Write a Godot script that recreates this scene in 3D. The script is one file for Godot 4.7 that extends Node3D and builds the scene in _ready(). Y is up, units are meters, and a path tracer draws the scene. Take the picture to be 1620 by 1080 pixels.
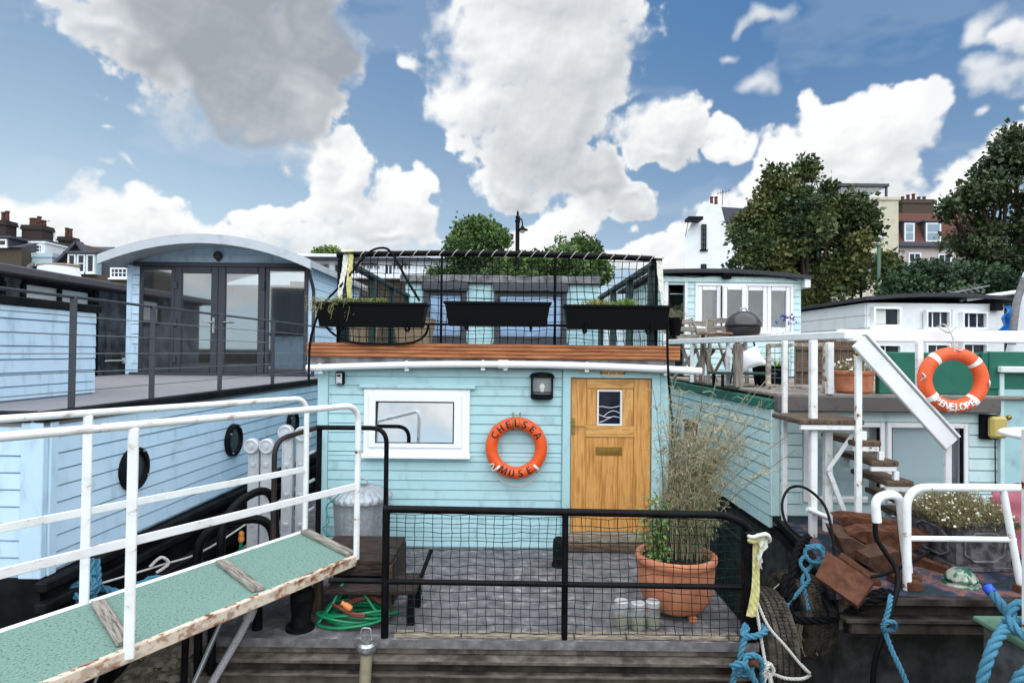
extends Node3D

const EYE := Vector3(0, 1.93, 0)
const FOCAL := 1000.0
var cam_basis := Basis(Vector3.RIGHT, deg_to_rad(1.0)) * Basis(Vector3.BACK, deg_to_rad(0.6))
var M := {}
var T := {}
var rng := RandomNumberGenerator.new()


class Buf:
	var v := PackedVector3Array()
	var n := PackedVector3Array()
	var t := PackedVector2Array()
	var c := PackedColorArray()
	var col := Color.WHITE
	var ux := Vector3.RIGHT
	var sh := Vector2.ZERO

	func put(p: Vector3, nn: Vector3, uv: Vector2) -> void:
		v.append(p); n.append(nn); t.append(uv); c.append(col)

	func uv_of(p: Vector3, nn: Vector3) -> Vector2:
		var u := ux
		if absf(nn.dot(u)) > 0.9:
			u = Vector3.UP if absf(nn.y) < 0.8 else Vector3.BACK
		var w := nn.cross(u).normalized()
		return Vector2(p.dot(u), p.dot(w)) + sh

	func tri(a: Vector3, b: Vector3, d: Vector3) -> void:   # counter-clockwise seen from outside
		var nn := (b - a).cross(d - a).normalized()
		put(a, nn, uv_of(a, nn)); put(d, nn, uv_of(d, nn)); put(b, nn, uv_of(b, nn))

	func quad(a: Vector3, b: Vector3, d: Vector3, e: Vector3) -> void:
		tri(a, b, d); tri(a, d, e)

	func face(p: Array, out: Vector3) -> void:
		var nn: Vector3 = (p[1] - p[0]).cross(p[2] - p[0])
		if nn.dot(out) < 0.0:
			p = p.duplicate(); p.reverse()
		for i in range(1, p.size() - 1):
			tri(p[0], p[i], p[i + 1])

	func smooth_tri(a, b, d, na, nb, nd, ta, tb, td) -> void:
		put(a, na, ta); put(d, nd, td); put(b, nb, tb)

	func smooth_quad(p: Array, nn: Array, uv: Array) -> void:   # ccw
		smooth_tri(p[0], p[1], p[2], nn[0], nn[1], nn[2], uv[0], uv[1], uv[2])
		smooth_tri(p[0], p[2], p[3], nn[0], nn[2], nn[3], uv[0], uv[2], uv[3])

	# box with chamfered edges; s = full size along the axes of b
	func box(at: Vector3, s: Vector3, b := Basis.IDENTITY, bev := 0.0) -> void:
		var h := s * 0.5
		var longest := 0
		for k in 3:
			if s[k] > s[longest]: longest = k
		ux = b[longest].normalized()
		bev = minf(bev, minf(h.x, minf(h.y, h.z)) * 0.6)
		for k in 3:
			for sg in [-1.0, 1.0]:
				var i := (k + 1) % 3
				var j := (k + 2) % 3
				var pts := []
				for q in [[-1, -1], [1, -1], [1, 1], [-1, 1]]:
					var l := Vector3.ZERO
					l[k] = sg * h[k]; l[i] = q[0] * (h[i] - bev); l[j] = q[1] * (h[j] - bev)
					pts.append(at + b * l)
				face(pts, b[k] * sg)
		if bev <= 0.0: return
		for k in 3:
			var i := (k + 1) % 3
			var j := (k + 2) % 3
			for si in [-1.0, 1.0]:
				for sj in [-1.0, 1.0]:
					var pts := []
					for q in [[-1, 0], [1, 0], [1, 1], [-1, 1]]:
						var l := Vector3.ZERO
						l[k] = q[0] * (h[k] - bev)
						l[i] = si * (h[i] - (bev if q[1] == 1 else 0.0))
						l[j] = sj * (h[j] - (0.0 if q[1] == 1 else bev))
						pts.append(at + b * l)
					face(pts, b[i] * si + b[j] * sj)
		for sx in [-1.0, 1.0]:
			for sy in [-1.0, 1.0]:
				for sz in [-1.0, 1.0]:
					face([at + b * Vector3(sx * h.x, sy * (h.y - bev), sz * (h.z - bev)), at + b * Vector3(sx * (h.x - bev), sy * h.y, sz * (h.z - bev)), at + b * Vector3(sx * (h.x - bev), sy * (h.y - bev), sz * h.z)], b * Vector3(sx, sy, sz))

	func bx(x0: float, y0: float, z0: float, x1: float, y1: float, z1: float, bev := 0.0) -> void:
		box(Vector3((x0 + x1) / 2, (y0 + y1) / 2, (z0 + z1) / 2), Vector3(absf(x1 - x0), absf(y1 - y0), absf(z1 - z0)), Basis.IDENTITY, bev)

	# rectangular bar from p to q: w across, h along "up"
	func bar(p: Vector3, q: Vector3, w: float, h: float, up := Vector3.UP, bev := 0.003) -> void:
		var x := (q - p).normalized()
		if absf(x.dot(up)) > 0.98: up = Vector3.BACK
		var z := x.cross(up).normalized()
		box((p + q) * 0.5, Vector3(p.distance_to(q), h, w), Basis(x, z.cross(x), z), bev)

	func tube(p: PackedVector3Array, r, sides := 8, closed := false, caps := true) -> void:
		var m := p.size()
		var up := Vector3.UP
		var rings := []
		var ns := []
		var run := 0.0
		var lens := []
		for i in m:
			var d: Vector3
			if closed:
				d = p[(i + 1) % m] - p[(i - 1 + m) % m]
			else:
				d = p[mini(i + 1, m - 1)] - p[maxi(i - 1, 0)]
			d = d.normalized()
			if i == 0 and absf(d.dot(up)) > 0.9: up = Vector3.RIGHT
			up = (up - d * up.dot(d)).normalized()
			var side := d.cross(up)
			var rr: float = r[i] if r is Array or r is PackedFloat32Array else r
			var ring := PackedVector3Array()
			var nr := PackedVector3Array()
			for k in sides:
				var a := TAU * k / sides
				var nn := up * cos(a) + side * sin(a)
				ring.append(p[i] + nn * rr); nr.append(nn)
			rings.append(ring); ns.append(nr)
			if i > 0: run += p[i].distance_to(p[i - 1])
			lens.append(run)
		var rad: float = r[0] if r is Array or r is PackedFloat32Array else r
		for i in (m if closed else m - 1):
			var j := (i + 1) % m
			var uj: float = lens[j] if j > i else lens[i] + p[i].distance_to(p[j])
			for k in sides:
				var l := (k + 1) % sides
				var v0 := TAU * rad * k / sides
				var v1 := TAU * rad * (k + 1) / sides
				smooth_quad([rings[i][k], rings[i][l], rings[j][l], rings[j][k]], [ns[i][k], ns[i][l], ns[j][l], ns[j][k]], [Vector2(lens[i], v0) + sh, Vector2(lens[i], v1) + sh, Vector2(uj, v1) + sh, Vector2(uj, v0) + sh])
		if caps and not closed:
			for e in 2:
				var i := 0 if e == 0 else m - 1
				var out: Vector3 = p[0] - p[1] if e == 0 else p[m - 1] - p[m - 2]
				face(Array(rings[i]), out)

	# profile of (radius, height) turned about the y axis of b
	func lathe(prof: Array, at: Vector3, sides := 24, b := Basis.IDENTITY, smooth := false) -> void:
		var m := prof.size()
		var pn := []
		for i in m - 1:
			var d: Vector2 = prof[i + 1] - prof[i]
			pn.append(Vector2(d.y, -d.x).normalized())
		for i in m - 1:
			var n0: Vector2 = pn[i]
			var n1: Vector2 = pn[i]
			if smooth:
				if i > 0: n0 = (pn[i] + pn[i - 1]).normalized()
				if i < m - 2: n1 = (pn[i] + pn[i + 1]).normalized()
			for k in sides:
				var p := []
				var q := []
				var uv := []
				for w in [[i, k, n0], [i, k + 1, n0], [i + 1, k + 1, n1], [i + 1, k, n1]]:
					var a: float = -TAU * w[1] / sides
					var d := Vector3(cos(a), 0, sin(a))
					p.append(at + b * (d * prof[w[0]].x + Vector3.UP * prof[w[0]].y))
					q.append((b * (d * w[2].x + Vector3.UP * w[2].y)).normalized())
					uv.append(Vector2(-a * 0.2, prof[w[0]].y) + sh)
				smooth_quad(p, q, uv)

	func prism(poly: PackedVector2Array, o: Vector3, ax: Vector3, ay: Vector3, depth: Vector3) -> void:
		var idx := Geometry2D.triangulate_polygon(poly)
		var f := func(q: Vector2) -> Vector3: return o + ax * q.x + ay * q.y
		for i in range(0, idx.size(), 3):
			var a: Vector3 = f.call(poly[idx[i]])
			var b2: Vector3 = f.call(poly[idx[i + 1]])
			var d: Vector3 = f.call(poly[idx[i + 2]])
			face([a, b2, d], -depth)
			face([a + depth, b2 + depth, d + depth], depth)
		var area := 0.0
		for i in poly.size():
			var p := poly[i]
			var q := poly[(i + 1) % poly.size()]
			area += p.x * q.y - q.x * p.y
		for i in poly.size():
			var p := poly[i]
			var q := poly[(i + 1) % poly.size()]
			var e := (q - p) * signf(area)
			var a: Vector3 = f.call(p)
			var b2: Vector3 = f.call(q)
			face([a, b2, b2 + depth, a + depth], ax * e.y - ay * e.x)

	# a sheet of rows of points, smooth
	func sheet(rows: Array, flip := false) -> void:
		var h := rows.size()
		var w: int = rows[0].size()
		var nn := []
		for i in h:
			var r := PackedVector3Array()
			for j in w:
				var du: Vector3 = rows[i][mini(j + 1, w - 1)] - rows[i][maxi(j - 1, 0)]
				var dv: Vector3 = rows[mini(i + 1, h - 1)][j] - rows[maxi(i - 1, 0)][j]
				var x := du.cross(dv).normalized()
				r.append(-x if flip else x)
			nn.append(r)
		for i in h - 1:
			for j in w - 1:
				var p := [rows[i][j], rows[i][j + 1], rows[i + 1][j + 1], rows[i + 1][j]]
				var q := [nn[i][j], nn[i][j + 1], nn[i + 1][j + 1], nn[i + 1][j]]
				var uv := []
				for x in p: uv.append(Vector2(x.dot(ux), x.dot(Vector3.UP)) + sh)
				if flip:
					p.reverse(); q.reverse(); uv.reverse()
				smooth_quad(p, q, uv)

	func rope(p: PackedVector3Array, r: float, step := 0.9) -> void:   # three laid strands
		var l := 0.0
		for i in p.size() - 1: l += p[i].distance_to(p[i + 1])
		var cv := Curve3D.new()
		for q in p: cv.add_point(q)
		cv.bake_interval = r * 0.5
		var m := int(maxf(4, l / (r * step)))
		var up := Vector3.UP
		var st := [PackedVector3Array(), PackedVector3Array(), PackedVector3Array()]
		for i in m + 1:
			var q := cv.sample_baked(l * i / m)
			var d := (cv.sample_baked(minf(l, l * i / m + r * 0.5)) - cv.sample_baked(maxf(0, l * i / m - r * 0.5))).normalized()
			if absf(d.dot(up)) > 0.95 and i == 0: up = Vector3.RIGHT
			up = (up - d * up.dot(d)).normalized()
			var side := d.cross(up)
			for k in 3:
				var a := l * i / m / (r * 6.0) * TAU + TAU * k / 3
				st[k].append(q + (up * cos(a) + side * sin(a)) * r * 0.56)
		for k in 3: tube(st[k], r * 0.5, 7)

	# append a mesh's triangles under a transform
	func add(arr: Array, x: Transform3D, bend = null) -> void:
		var p: PackedVector3Array = arr[Mesh.ARRAY_VERTEX]
		var ix: PackedInt32Array = arr[Mesh.ARRAY_INDEX] if arr[Mesh.ARRAY_INDEX] != null else PackedInt32Array(range(p.size()))
		for i in range(0, ix.size(), 3):
			var a := x * p[ix[i]]
			var b2 := x * p[ix[i + 1]]
			var d := x * p[ix[i + 2]]
			if bend != null:
				split(a, b2, d, bend, 0)
			else:
				tri(a, d, b2)

	func split(a: Vector3, b2: Vector3, d: Vector3, bend: Callable, deep: int) -> void:
		var l := maxf(a.distance_to(b2), maxf(b2.distance_to(d), d.distance_to(a)))
		if l < 0.011 or deep > 7:
			tri(bend.call(a), bend.call(d), bend.call(b2)); return
		if l == a.distance_to(b2):
			var m := (a + b2) / 2
			split(a, m, d, bend, deep + 1); split(m, b2, d, bend, deep + 1)
		elif l == b2.distance_to(d):
			var m := (d + b2) / 2
			split(a, b2, m, bend, deep + 1); split(a, m, d, bend, deep + 1)
		else:
			var m := (a + d) / 2
			split(a, b2, m, bend, deep + 1); split(m, b2, d, bend, deep + 1)


func ray(px: float, py: float) -> Vector3:
	return cam_basis * Vector3((px - 810.0) / FOCAL, -(py - 540.0) / FOCAL, -1.0)

func pd(px: float, py: float, d: float) -> Vector3:
	return EYE + ray(px, py) * d

func pz(px: float, py: float, z: float) -> Vector3:
	var r := ray(px, py)
	return EYE + r * (z / r.z)

func py(px: float, pyy: float, y: float) -> Vector3:
	var r := ray(px, pyy)
	return EYE + r * ((y - EYE.y) / r.y)

func px(pxx: float, pyy: float, x: float) -> Vector3:
	var r := ray(pxx, pyy)
	return EYE + r * (x / r.x)

func V(x: float, y: float, z: float) -> Vector3:
	return Vector3(x, y, z)

func pts(a: Array) -> PackedVector3Array:
	return PackedVector3Array(a)

func curve(a: Array, per := 6, closed := false) -> PackedVector3Array:
	var out := PackedVector3Array()
	var m := a.size()
	for i in (m if closed else m - 1):
		var p0: Vector3 = a[(i - 1 + m) % m] if closed or i > 0 else a[0]
		var p1: Vector3 = a[i]
		var p2: Vector3 = a[(i + 1) % m]
		var p3: Vector3 = a[(i + 2) % m] if closed or i < m - 2 else a[m - 1]
		for k in per:
			out.append(p1.cubic_interpolate(p2, p0, p3, float(k) / per))
	if not closed: out.append(a[m - 1])
	return out

# straight runs with rounded corners
func bend(a: Array, r: float, per := 6) -> PackedVector3Array:
	var out := PackedVector3Array([a[0]])
	for i in range(1, a.size() - 1):
		var p: Vector3 = a[i]
		var u: Vector3 = (a[i - 1] - p).normalized()
		var w: Vector3 = (a[i + 1] - p).normalized()
		var k := minf(r, minf(p.distance_to(a[i - 1]), p.distance_to(a[i + 1])) * 0.49)
		for s in per + 1:
			var f := float(s) / per
			out.append((p + u * k).lerp(p, f).lerp(p.lerp(p + w * k, f), f))
	out.append(a[a.size() - 1])
	return out

func base_of(o: Node) -> Vector3:
	var s := Vector3.ZERO
	while o is Node3D and o != self:
		s += o.position
		o = o.get_parent()
	return s

func shape(b: Buf, off := Vector3.ZERO) -> ArrayMesh:
	var a := []
	a.resize(Mesh.ARRAY_MAX)
	var v := b.v
	if off != Vector3.ZERO:
		v = Transform3D(Basis.IDENTITY, -off) * v
	a[Mesh.ARRAY_VERTEX] = v
	a[Mesh.ARRAY_NORMAL] = b.n
	a[Mesh.ARRAY_TEX_UV] = b.t
	a[Mesh.ARRAY_COLOR] = b.c
	var m := ArrayMesh.new()
	m.add_surface_from_arrays(Mesh.PRIMITIVE_TRIANGLES, a)
	return m

func tag(o: Node, label := "", category := "", group := "", kind := "") -> void:
	if label: o.set_meta("label", label)
	if category: o.set_meta("category", category)
	if group: o.set_meta("group", group)
	if kind: o.set_meta("kind", kind)

func thing(called: String, at: Vector3, label: String, category: String, group := "") -> Node3D:
	var o := Node3D.new()
	o.name = called
	o.position = at
	add_child(o, true)
	tag(o, label, category, group)
	return o

func part(called: String, b: Buf, m: Material, parent: Node, kind := "", label := "") -> MeshInstance3D:
	var o := MeshInstance3D.new()
	o.name = called
	o.mesh = shape(b, base_of(parent))
	o.material_override = m
	parent.add_child(o, true)
	tag(o, label, "", "", kind)
	return o

func one(called: String, b: Buf, m: Material, label: String, category: String, group := "", kind := "") -> MeshInstance3D:
	var o := MeshInstance3D.new()
	o.name = called
	var lo := b.v[0]
	var hi := b.v[0]
	for p in b.v:
		lo = lo.min(p); hi = hi.max(p)
	var at := Vector3((lo.x + hi.x) / 2, lo.y, (lo.z + hi.z) / 2)
	o.mesh = shape(b, at)
	o.position = at
	o.material_override = m
	add_child(o, true)
	tag(o, label, category, group, kind)
	return o

func struct(called: String, b: Buf, m: Material) -> MeshInstance3D:
	return one(called, b, m, "", "", "", "structure")

func copy(o: Node3D, at: Vector3, turn := 0.0, label := "", group := "") -> Node3D:
	var c: Node3D = o.duplicate()
	c.name = o.name
	add_child(c, true)
	c.position = at
	c.rotation.y = turn
	if label: c.set_meta("label", label)
	if group: c.set_meta("group", group)
	return c

# one box part in one line
func pbox(called: String, parent: Node, m: Material, x0: float, y0: float, z0: float, x1: float, y1: float, z1: float, bev := 0.004, label := "") -> MeshInstance3D:
	var b := Buf.new()
	b.sh = Vector2(rng.randf() * 9.0, rng.randf() * 9.0)
	b.bx(x0, y0, z0, x1, y1, z1, bev)
	return part(called, b, m, parent, "", label)

func pbar(called: String, parent: Node, m: Material, p: Vector3, q: Vector3, w: float, h: float, up := Vector3.UP, bev := 0.003) -> MeshInstance3D:
	var b := Buf.new()
	b.sh = Vector2(rng.randf() * 9.0, rng.randf() * 9.0)
	b.bar(p, q, w, h, up, bev)
	return part(called, b, m, parent)

func ptube(called: String, parent: Node, m: Material, p: PackedVector3Array, r, sides := 10) -> MeshInstance3D:
	var b := Buf.new()
	b.sh = Vector2(rng.randf() * 9.0, rng.randf() * 9.0)
	b.tube(p, r, sides)
	return part(called, b, m, parent)

# rows of cladding boards on the plane o + u*x + Y*y, facing out; holes are [x0, y0, x1, y1]
func cladding(parent: Node, called: String, m, o: Vector3, u: Vector3, w: float, ys: Array, out: Vector3, holes := [], thick := 0.016, gap := 0.0045) -> void:
	for i in ys.size() - 1:
		var cuts := [ys[i], ys[i + 1]]
		for h in holes:
			for e in [h[1], h[3]]:
				if e > ys[i] + 0.012 and e < ys[i + 1] - 0.012: cuts.append(e)
		cuts.sort()
		for k in cuts.size() - 1:
			var mid: float = (cuts[k] + cuts[k + 1]) / 2
			var free := [[0.0, w]]
			for h in holes:
				if mid < h[1] or mid > h[3]: continue
				var nf := []
				for f in free:
					if h[2] <= f[0] or h[0] >= f[1]:
						nf.append(f); continue
					if h[0] > f[0] + 0.01: nf.append([f[0], h[0]])
					if h[2] < f[1] - 0.01: nf.append([h[2], f[1]])
				free = nf
			for f in free:
				var b := Buf.new()
				b.ux = u
				b.sh = Vector2(rng.randf() * 9.0, rng.randf() * 9.0)
				var y0: float = cuts[k] + (gap if cuts[k] == ys[i] else 0.0)
				var y1: float = cuts[k + 1] - (gap if cuts[k + 1] == ys[i + 1] else 0.0)
				var jig := rng.randf_range(-0.0012, 0.0012)
				var a := func(x: float, y: float, d: float) -> Vector3: return o + u * x + Vector3.UP * y + out * d
				var t0 := thick + jig
				var t1 := thick - 0.006 + jig
				var x0: float = f[0]
				var x1: float = f[1]
				b.face([a.call(x0, y0, t0), a.call(x1, y0, t0), a.call(x1, y1 - 0.004, t1), a.call(x0, y1 - 0.004, t1)], out)
				b.face([a.call(x0, y1 - 0.004, t1), a.call(x1, y1 - 0.004, t1), a.call(x1, y1, t1 - 0.007), a.call(x0, y1, t1 - 0.007)], out + Vector3.UP)
				b.face([a.call(x0, y1, t1 - 0.007), a.call(x1, y1, t1 - 0.007), a.call(x1, y1, 0), a.call(x0, y1, 0)], Vector3.UP)
				b.face([a.call(x0, y0, t0), a.call(x1, y0, t0), a.call(x1, y0, 0), a.call(x0, y0, 0)], Vector3.DOWN)
				b.face([a.call(x0, y0, t0), a.call(x0, y0, 0), a.call(x0, y1, 0), a.call(x0, y1, t1)], -u)
				b.face([a.call(x1, y0, t0), a.call(x1, y0, 0), a.call(x1, y1, 0), a.call(x1, y1, t1)], u)
				part(called, b, m[rng.randi() % m.size()] if m is Array else m, parent)

func steps(a: float, b: float, n: int) -> Array:
	var o := []
	for i in n + 1: o.append(lerpf(a, b, float(i) / n))
	return o

# a knotted net on the patch a (top left), b (top right), d (bottom right), e (bottom left)
func net(buf: Buf, a: Vector3, b: Vector3, d: Vector3, e: Vector3, nu: int, nv: int, r: float, wob: float, sag: float, out: Vector3) -> void:
	var nz := FastNoiseLite.new()
	nz.seed = 7
	nz.frequency = 0.13
	var g := []
	for j in nv + 1:
		var row := PackedVector3Array()
		for i in nu + 1:
			var fu := float(i) / nu
			var fv := float(j) / nv
			var p := a.lerp(b, fu).lerp(e.lerp(d, fu), fv)
			var s := sin(PI * fv)
			var free := 1.0 if i > 0 and i < nu else 0.2
			p += (b - a).normalized() * (nz.get_noise_3d(i * 1.0, j * 1.0, 3) * wob + rng.randf_range(-1, 1) * wob * 0.18) * free
			p += Vector3.UP * (nz.get_noise_3d(i * 1.0, j * 1.0, 47) * wob + rng.randf_range(-1, 1) * wob * 0.18 - sag * sin(PI * fmod(fu * 4.0, 1.0)) * (1.0 - fv) * 0.6)
			p += out * nz.get_noise_3d(i * 1.0, j * 1.0, 91) * wob * 1.6 * s
			row.append(p)
		g.append(row)
	for j in nv + 1: buf.tube(g[j], r, 3, false, false)
	for i in nu + 1:
		var c := PackedVector3Array()
		for j in nv + 1: c.append(g[j][i])
		buf.tube(c, r, 3, false, false)
	for j in range(1, nv):
		for i in range(1, nu):
			var p: Vector3 = g[j][i]
			var k := r * 1.9
			for s in [V(k, 0, 0), V(-k, 0, 0)]:
				buf.tri(p + s, p + V(0, k, 0), p + out * k); buf.tri(p + s, p + V(0, -k, 0), p + out * k)

func words(text: String, size: float, bold := true) -> Array:
	var f := SystemFont.new()
	f.font_names = PackedStringArray(["Droid Sans"])
	f.font_weight = 700 if bold else 400
	var m := TextMesh.new()
	m.text = text
	m.font = f
	m.font_size = 64
	m.pixel_size = size / 46.0
	m.depth = 0.0
	m.curve_step = 4.0
	return m.get_mesh_arrays()

func _ready() -> void:
	rng.seed = 12345
	var cam := Camera3D.new()
	cam.name = "camera"
	cam.fov = rad_to_deg(2.0 * atan(540.0 / FOCAL))
	cam.near = 0.05
	cam.far = 900.0
	cam.transform = Transform3D(cam_basis, EYE)
	add_child(cam)
	cam.current = true
	var env := Environment.new()
	env.background_mode = Environment.BG_SKY
	var sky := Sky.new()
	var sm := PanoramaSkyMaterial.new()
	sm.panorama = make_sky()
	sm.energy_multiplier = 1.0
	sky.sky_material = sm
	env.sky = sky
	env.background_energy_multiplier = 0.30
	env.tonemap_mode = Environment.TONE_MAPPER_LINEAR
	env.tonemap_exposure = 3.4
	env.sdfgi_enabled = true
	env.ssao_enabled = true
	env.ssil_enabled = true
	var we := WorldEnvironment.new()
	we.name = "world_environment"
	we.environment = env
	add_child(we)
	var sun := DirectionalLight3D.new()
	sun.name = "sun"
	sun.light_color = Color(0.98, 0.99, 1.0)
	sun.light_energy = 0.5
	sun.light_angular_distance = 110.0
	sun.shadow_enabled = true
	sun.look_at_from_position(V(0.9, 10, 5.0), Vector3.ZERO)
	add_child(sun)
	materials()
	setting()
	houseboat()
	blue_boat()
	dark_boat()
	teal_boat()
	background()
	gangway()
	on_main_boat()
	on_teal_boat()
	between()
	plants()

# ---- sky: a computed panorama of air and cumulus clouds
var blobs := []          # [azimuth, elevation, radius az, radius el, greyness, softness] in degrees
var sky_rows := []
var n_puff: FastNoiseLite
var n_soft: FastNoiseLite
var n_wisp: FastNoiseLite
var n_fine: FastNoiseLite

func cloud(px_: float, py_: float, rx: float, ry: float, tone: float, soft := 0.0) -> void:
	var k := rad_to_deg(1.0)
	var az := atan((px_ - 810.0) / FOCAL)
	var run := sqrt(1.0 + pow((px_ - 810.0) / FOCAL, 2))
	var el := atan((558.0 + 0.0105 * (px_ - 810.0) - py_) / FOCAL / run)
	blobs.append([az * k, el * k, rx / FOCAL * k / (run * run), ry / FOCAL * k / run, tone, soft])

func density(az: float, el: float, d: Vector3, list: Array) -> Vector4:
	var m := -1.0
	var grey := 0.0
	var wsum := 0.0001
	var soft := 0.0
	var p := d * 100.0
	var n1 := n_soft.get_noise_3dv(p)
	var n2 := n_soft.get_noise_3dv(p * 1.07 + Vector3(40, 9, 23))
	az += n1 * 3.2; el += n2 * 2.4
	for b in list:
		var da: float = az - b[0]
		if da > 180.0: da -= 360.0
		elif da < -180.0: da += 360.0
		da /= b[2]
		if da > 1.8 or da < -1.8: continue
		var de: float = (el - b[1]) / b[3]
		if de > 1.8 or de < -1.8: continue
		var q := 1.0 - sqrt(da * da + de * de)
		if q < -0.8: continue
		var w := (q + 0.8) * (q + 0.8)
		w *= w
		grey += w * b[4]; soft += w * b[5]; wsum += w
		var h := clampf(0.5 + 0.5 * (q - m) / 0.35, 0.0, 1.0)
		m = lerpf(m, q, h) + 0.35 * h * (1.0 - h)
	if m < -0.75: return Vector4(-1, 0, 0, -1)
	var nz := n_puff.get_noise_3dv(p)
	var nf := n_fine.get_noise_3dv(p)
	return Vector4(m - 0.50 * (nz + 0.62) + 0.38 * nf + 0.06, grey / wsum, soft / wsum, m)

func air(az: float, el: float) -> Vector3:
	var s := sin(deg_to_rad(maxf(el, 0.0)))
	var q := clampf(0.36 - az * 0.0175, 0.0, 1.0)      # the sky is paler towards the left
	if absf(az) > 60.0: q = lerpf(q, 0.4, clampf((absf(az) - 60.0) / 60.0, 0.0, 1.0))
	var t := clampf(1.1 * pow(1.0 - s, 5.0) + 0.62 * q * (1.0 - s) * (1.0 - s), 0.0, 1.0)
	return Vector3(0.065, 0.19, 0.42).lerp(Vector3(0.66, 0.84, 0.95), t)

func smooth_cover(az: float, el: float, list: Array) -> float:
	var m := -1.0
	for b in list:
		var da: float = az - b[0]
		if da > 180.0: da -= 360.0
		elif da < -180.0: da += 360.0
		da /= b[2]
		var de: float = (el - b[1]) / b[3]
		if absf(da) > 1.8 or absf(de) > 1.8: continue
		var q := 1.0 - sqrt(da * da + de * de)
		var h := clampf(0.5 + 0.5 * (q - m) / 0.35, 0.0, 1.0)
		m = lerpf(m, q, h) + 0.35 * h * (1.0 - h)
	return m

func sky_color(az: float, el: float, d: Vector3, up: Vector3, list: Array) -> Vector3:
	var c := air(az, el)
	var w := n_wisp.get_noise_3dv(d * 100.0 * Vector3(0.6, 1.6, 0.6))
	c = c.lerp(Vector3(0.74, 0.81, 0.86), clampf((w - 0.05) * 0.6, 0.0, 0.12))
	if list.is_empty(): return c
	var a := density(az, el, d, list)
	if a.x <= -0.12: return c
	var right := d.cross(up).normalized()
	var e := density(az - 0.2, el + 0.38, (d + up * 0.0066 - right * 0.0035).normalized(), list)
	var big := clampf((a.w - smooth_cover(az - 1.2, el + 2.2, list)) * 0.9, -0.5, 0.5)
	var relief := clampf((a.x - e.x) * 1.15, -0.5, 0.5)
	var edge := clampf(w * 1.5 + 0.45, 0.0, 1.0)
	var alpha := smoothstep(-0.12 * edge, 0.12 + 0.5 * edge * edge + 0.9 * a.z, a.x) * (1.0 - 0.3 * a.z)
	var thick := smoothstep(0.0, 0.65, a.w + 0.2 * a.x)
	var shade := Vector3(0.62, 0.665, 0.71).lerp(Vector3(0.36, 0.385, 0.42), a.y)
	var k := clampf(1.0 - thick * (0.10 + 0.92 * a.y) + relief * (0.62 - 0.45 * a.y * thick) + big * (0.7 - 0.5 * a.y * thick), 0.0, 1.0)
	return c.lerp(shade.lerp(Vector3(0.97, 0.98, 0.98), k), alpha)

func sky_row(i: int) -> void:
	var W := 4096
	var H := 2048
	var cell := 4
	var out := PackedFloat32Array()
	# i < 96: fine rows of the part in front; else coarse rows
	var fine := i < 416
	var y: float = (1024 - 416 + i + 0.5) if fine else ((i - 416) * cell + cell * 0.5)
	var el := 90.0 - 180.0 * y / H
	var er := deg_to_rad(el)
	var count := 1088 if fine else W / cell
	var up_here := Vector3.UP
	var list := []
	for b in blobs:
		if absf(el - b[1]) < b[3] * 1.8 + 3.5: list.append(b)
	var near := []
	for k in count:
		var x: float = (k - 544 + 0.5) if fine else (k * cell + cell * 0.5)
		var az := 360.0 * x / W
		if az > 180.0: az -= 360.0
		if k % 24 == 0:
			near = []
			var half := 360.0 * (24 if fine else 24 * cell) / W
			for b in list:
				var da := absf(fposmod(az + half * 0.5 - b[0] + 180.0, 360.0) - 180.0)
				if da < b[2] * 1.8 + half + 4.5: near.append(b)
		var ar := deg_to_rad(az)
		var d := Vector3(sin(ar) * cos(er), sin(er), -cos(ar) * cos(er))
		var c := sky_color(az, el, d, up_here, near)
		out.append(c.x); out.append(c.y); out.append(c.z)
	sky_rows[i] = out

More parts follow.
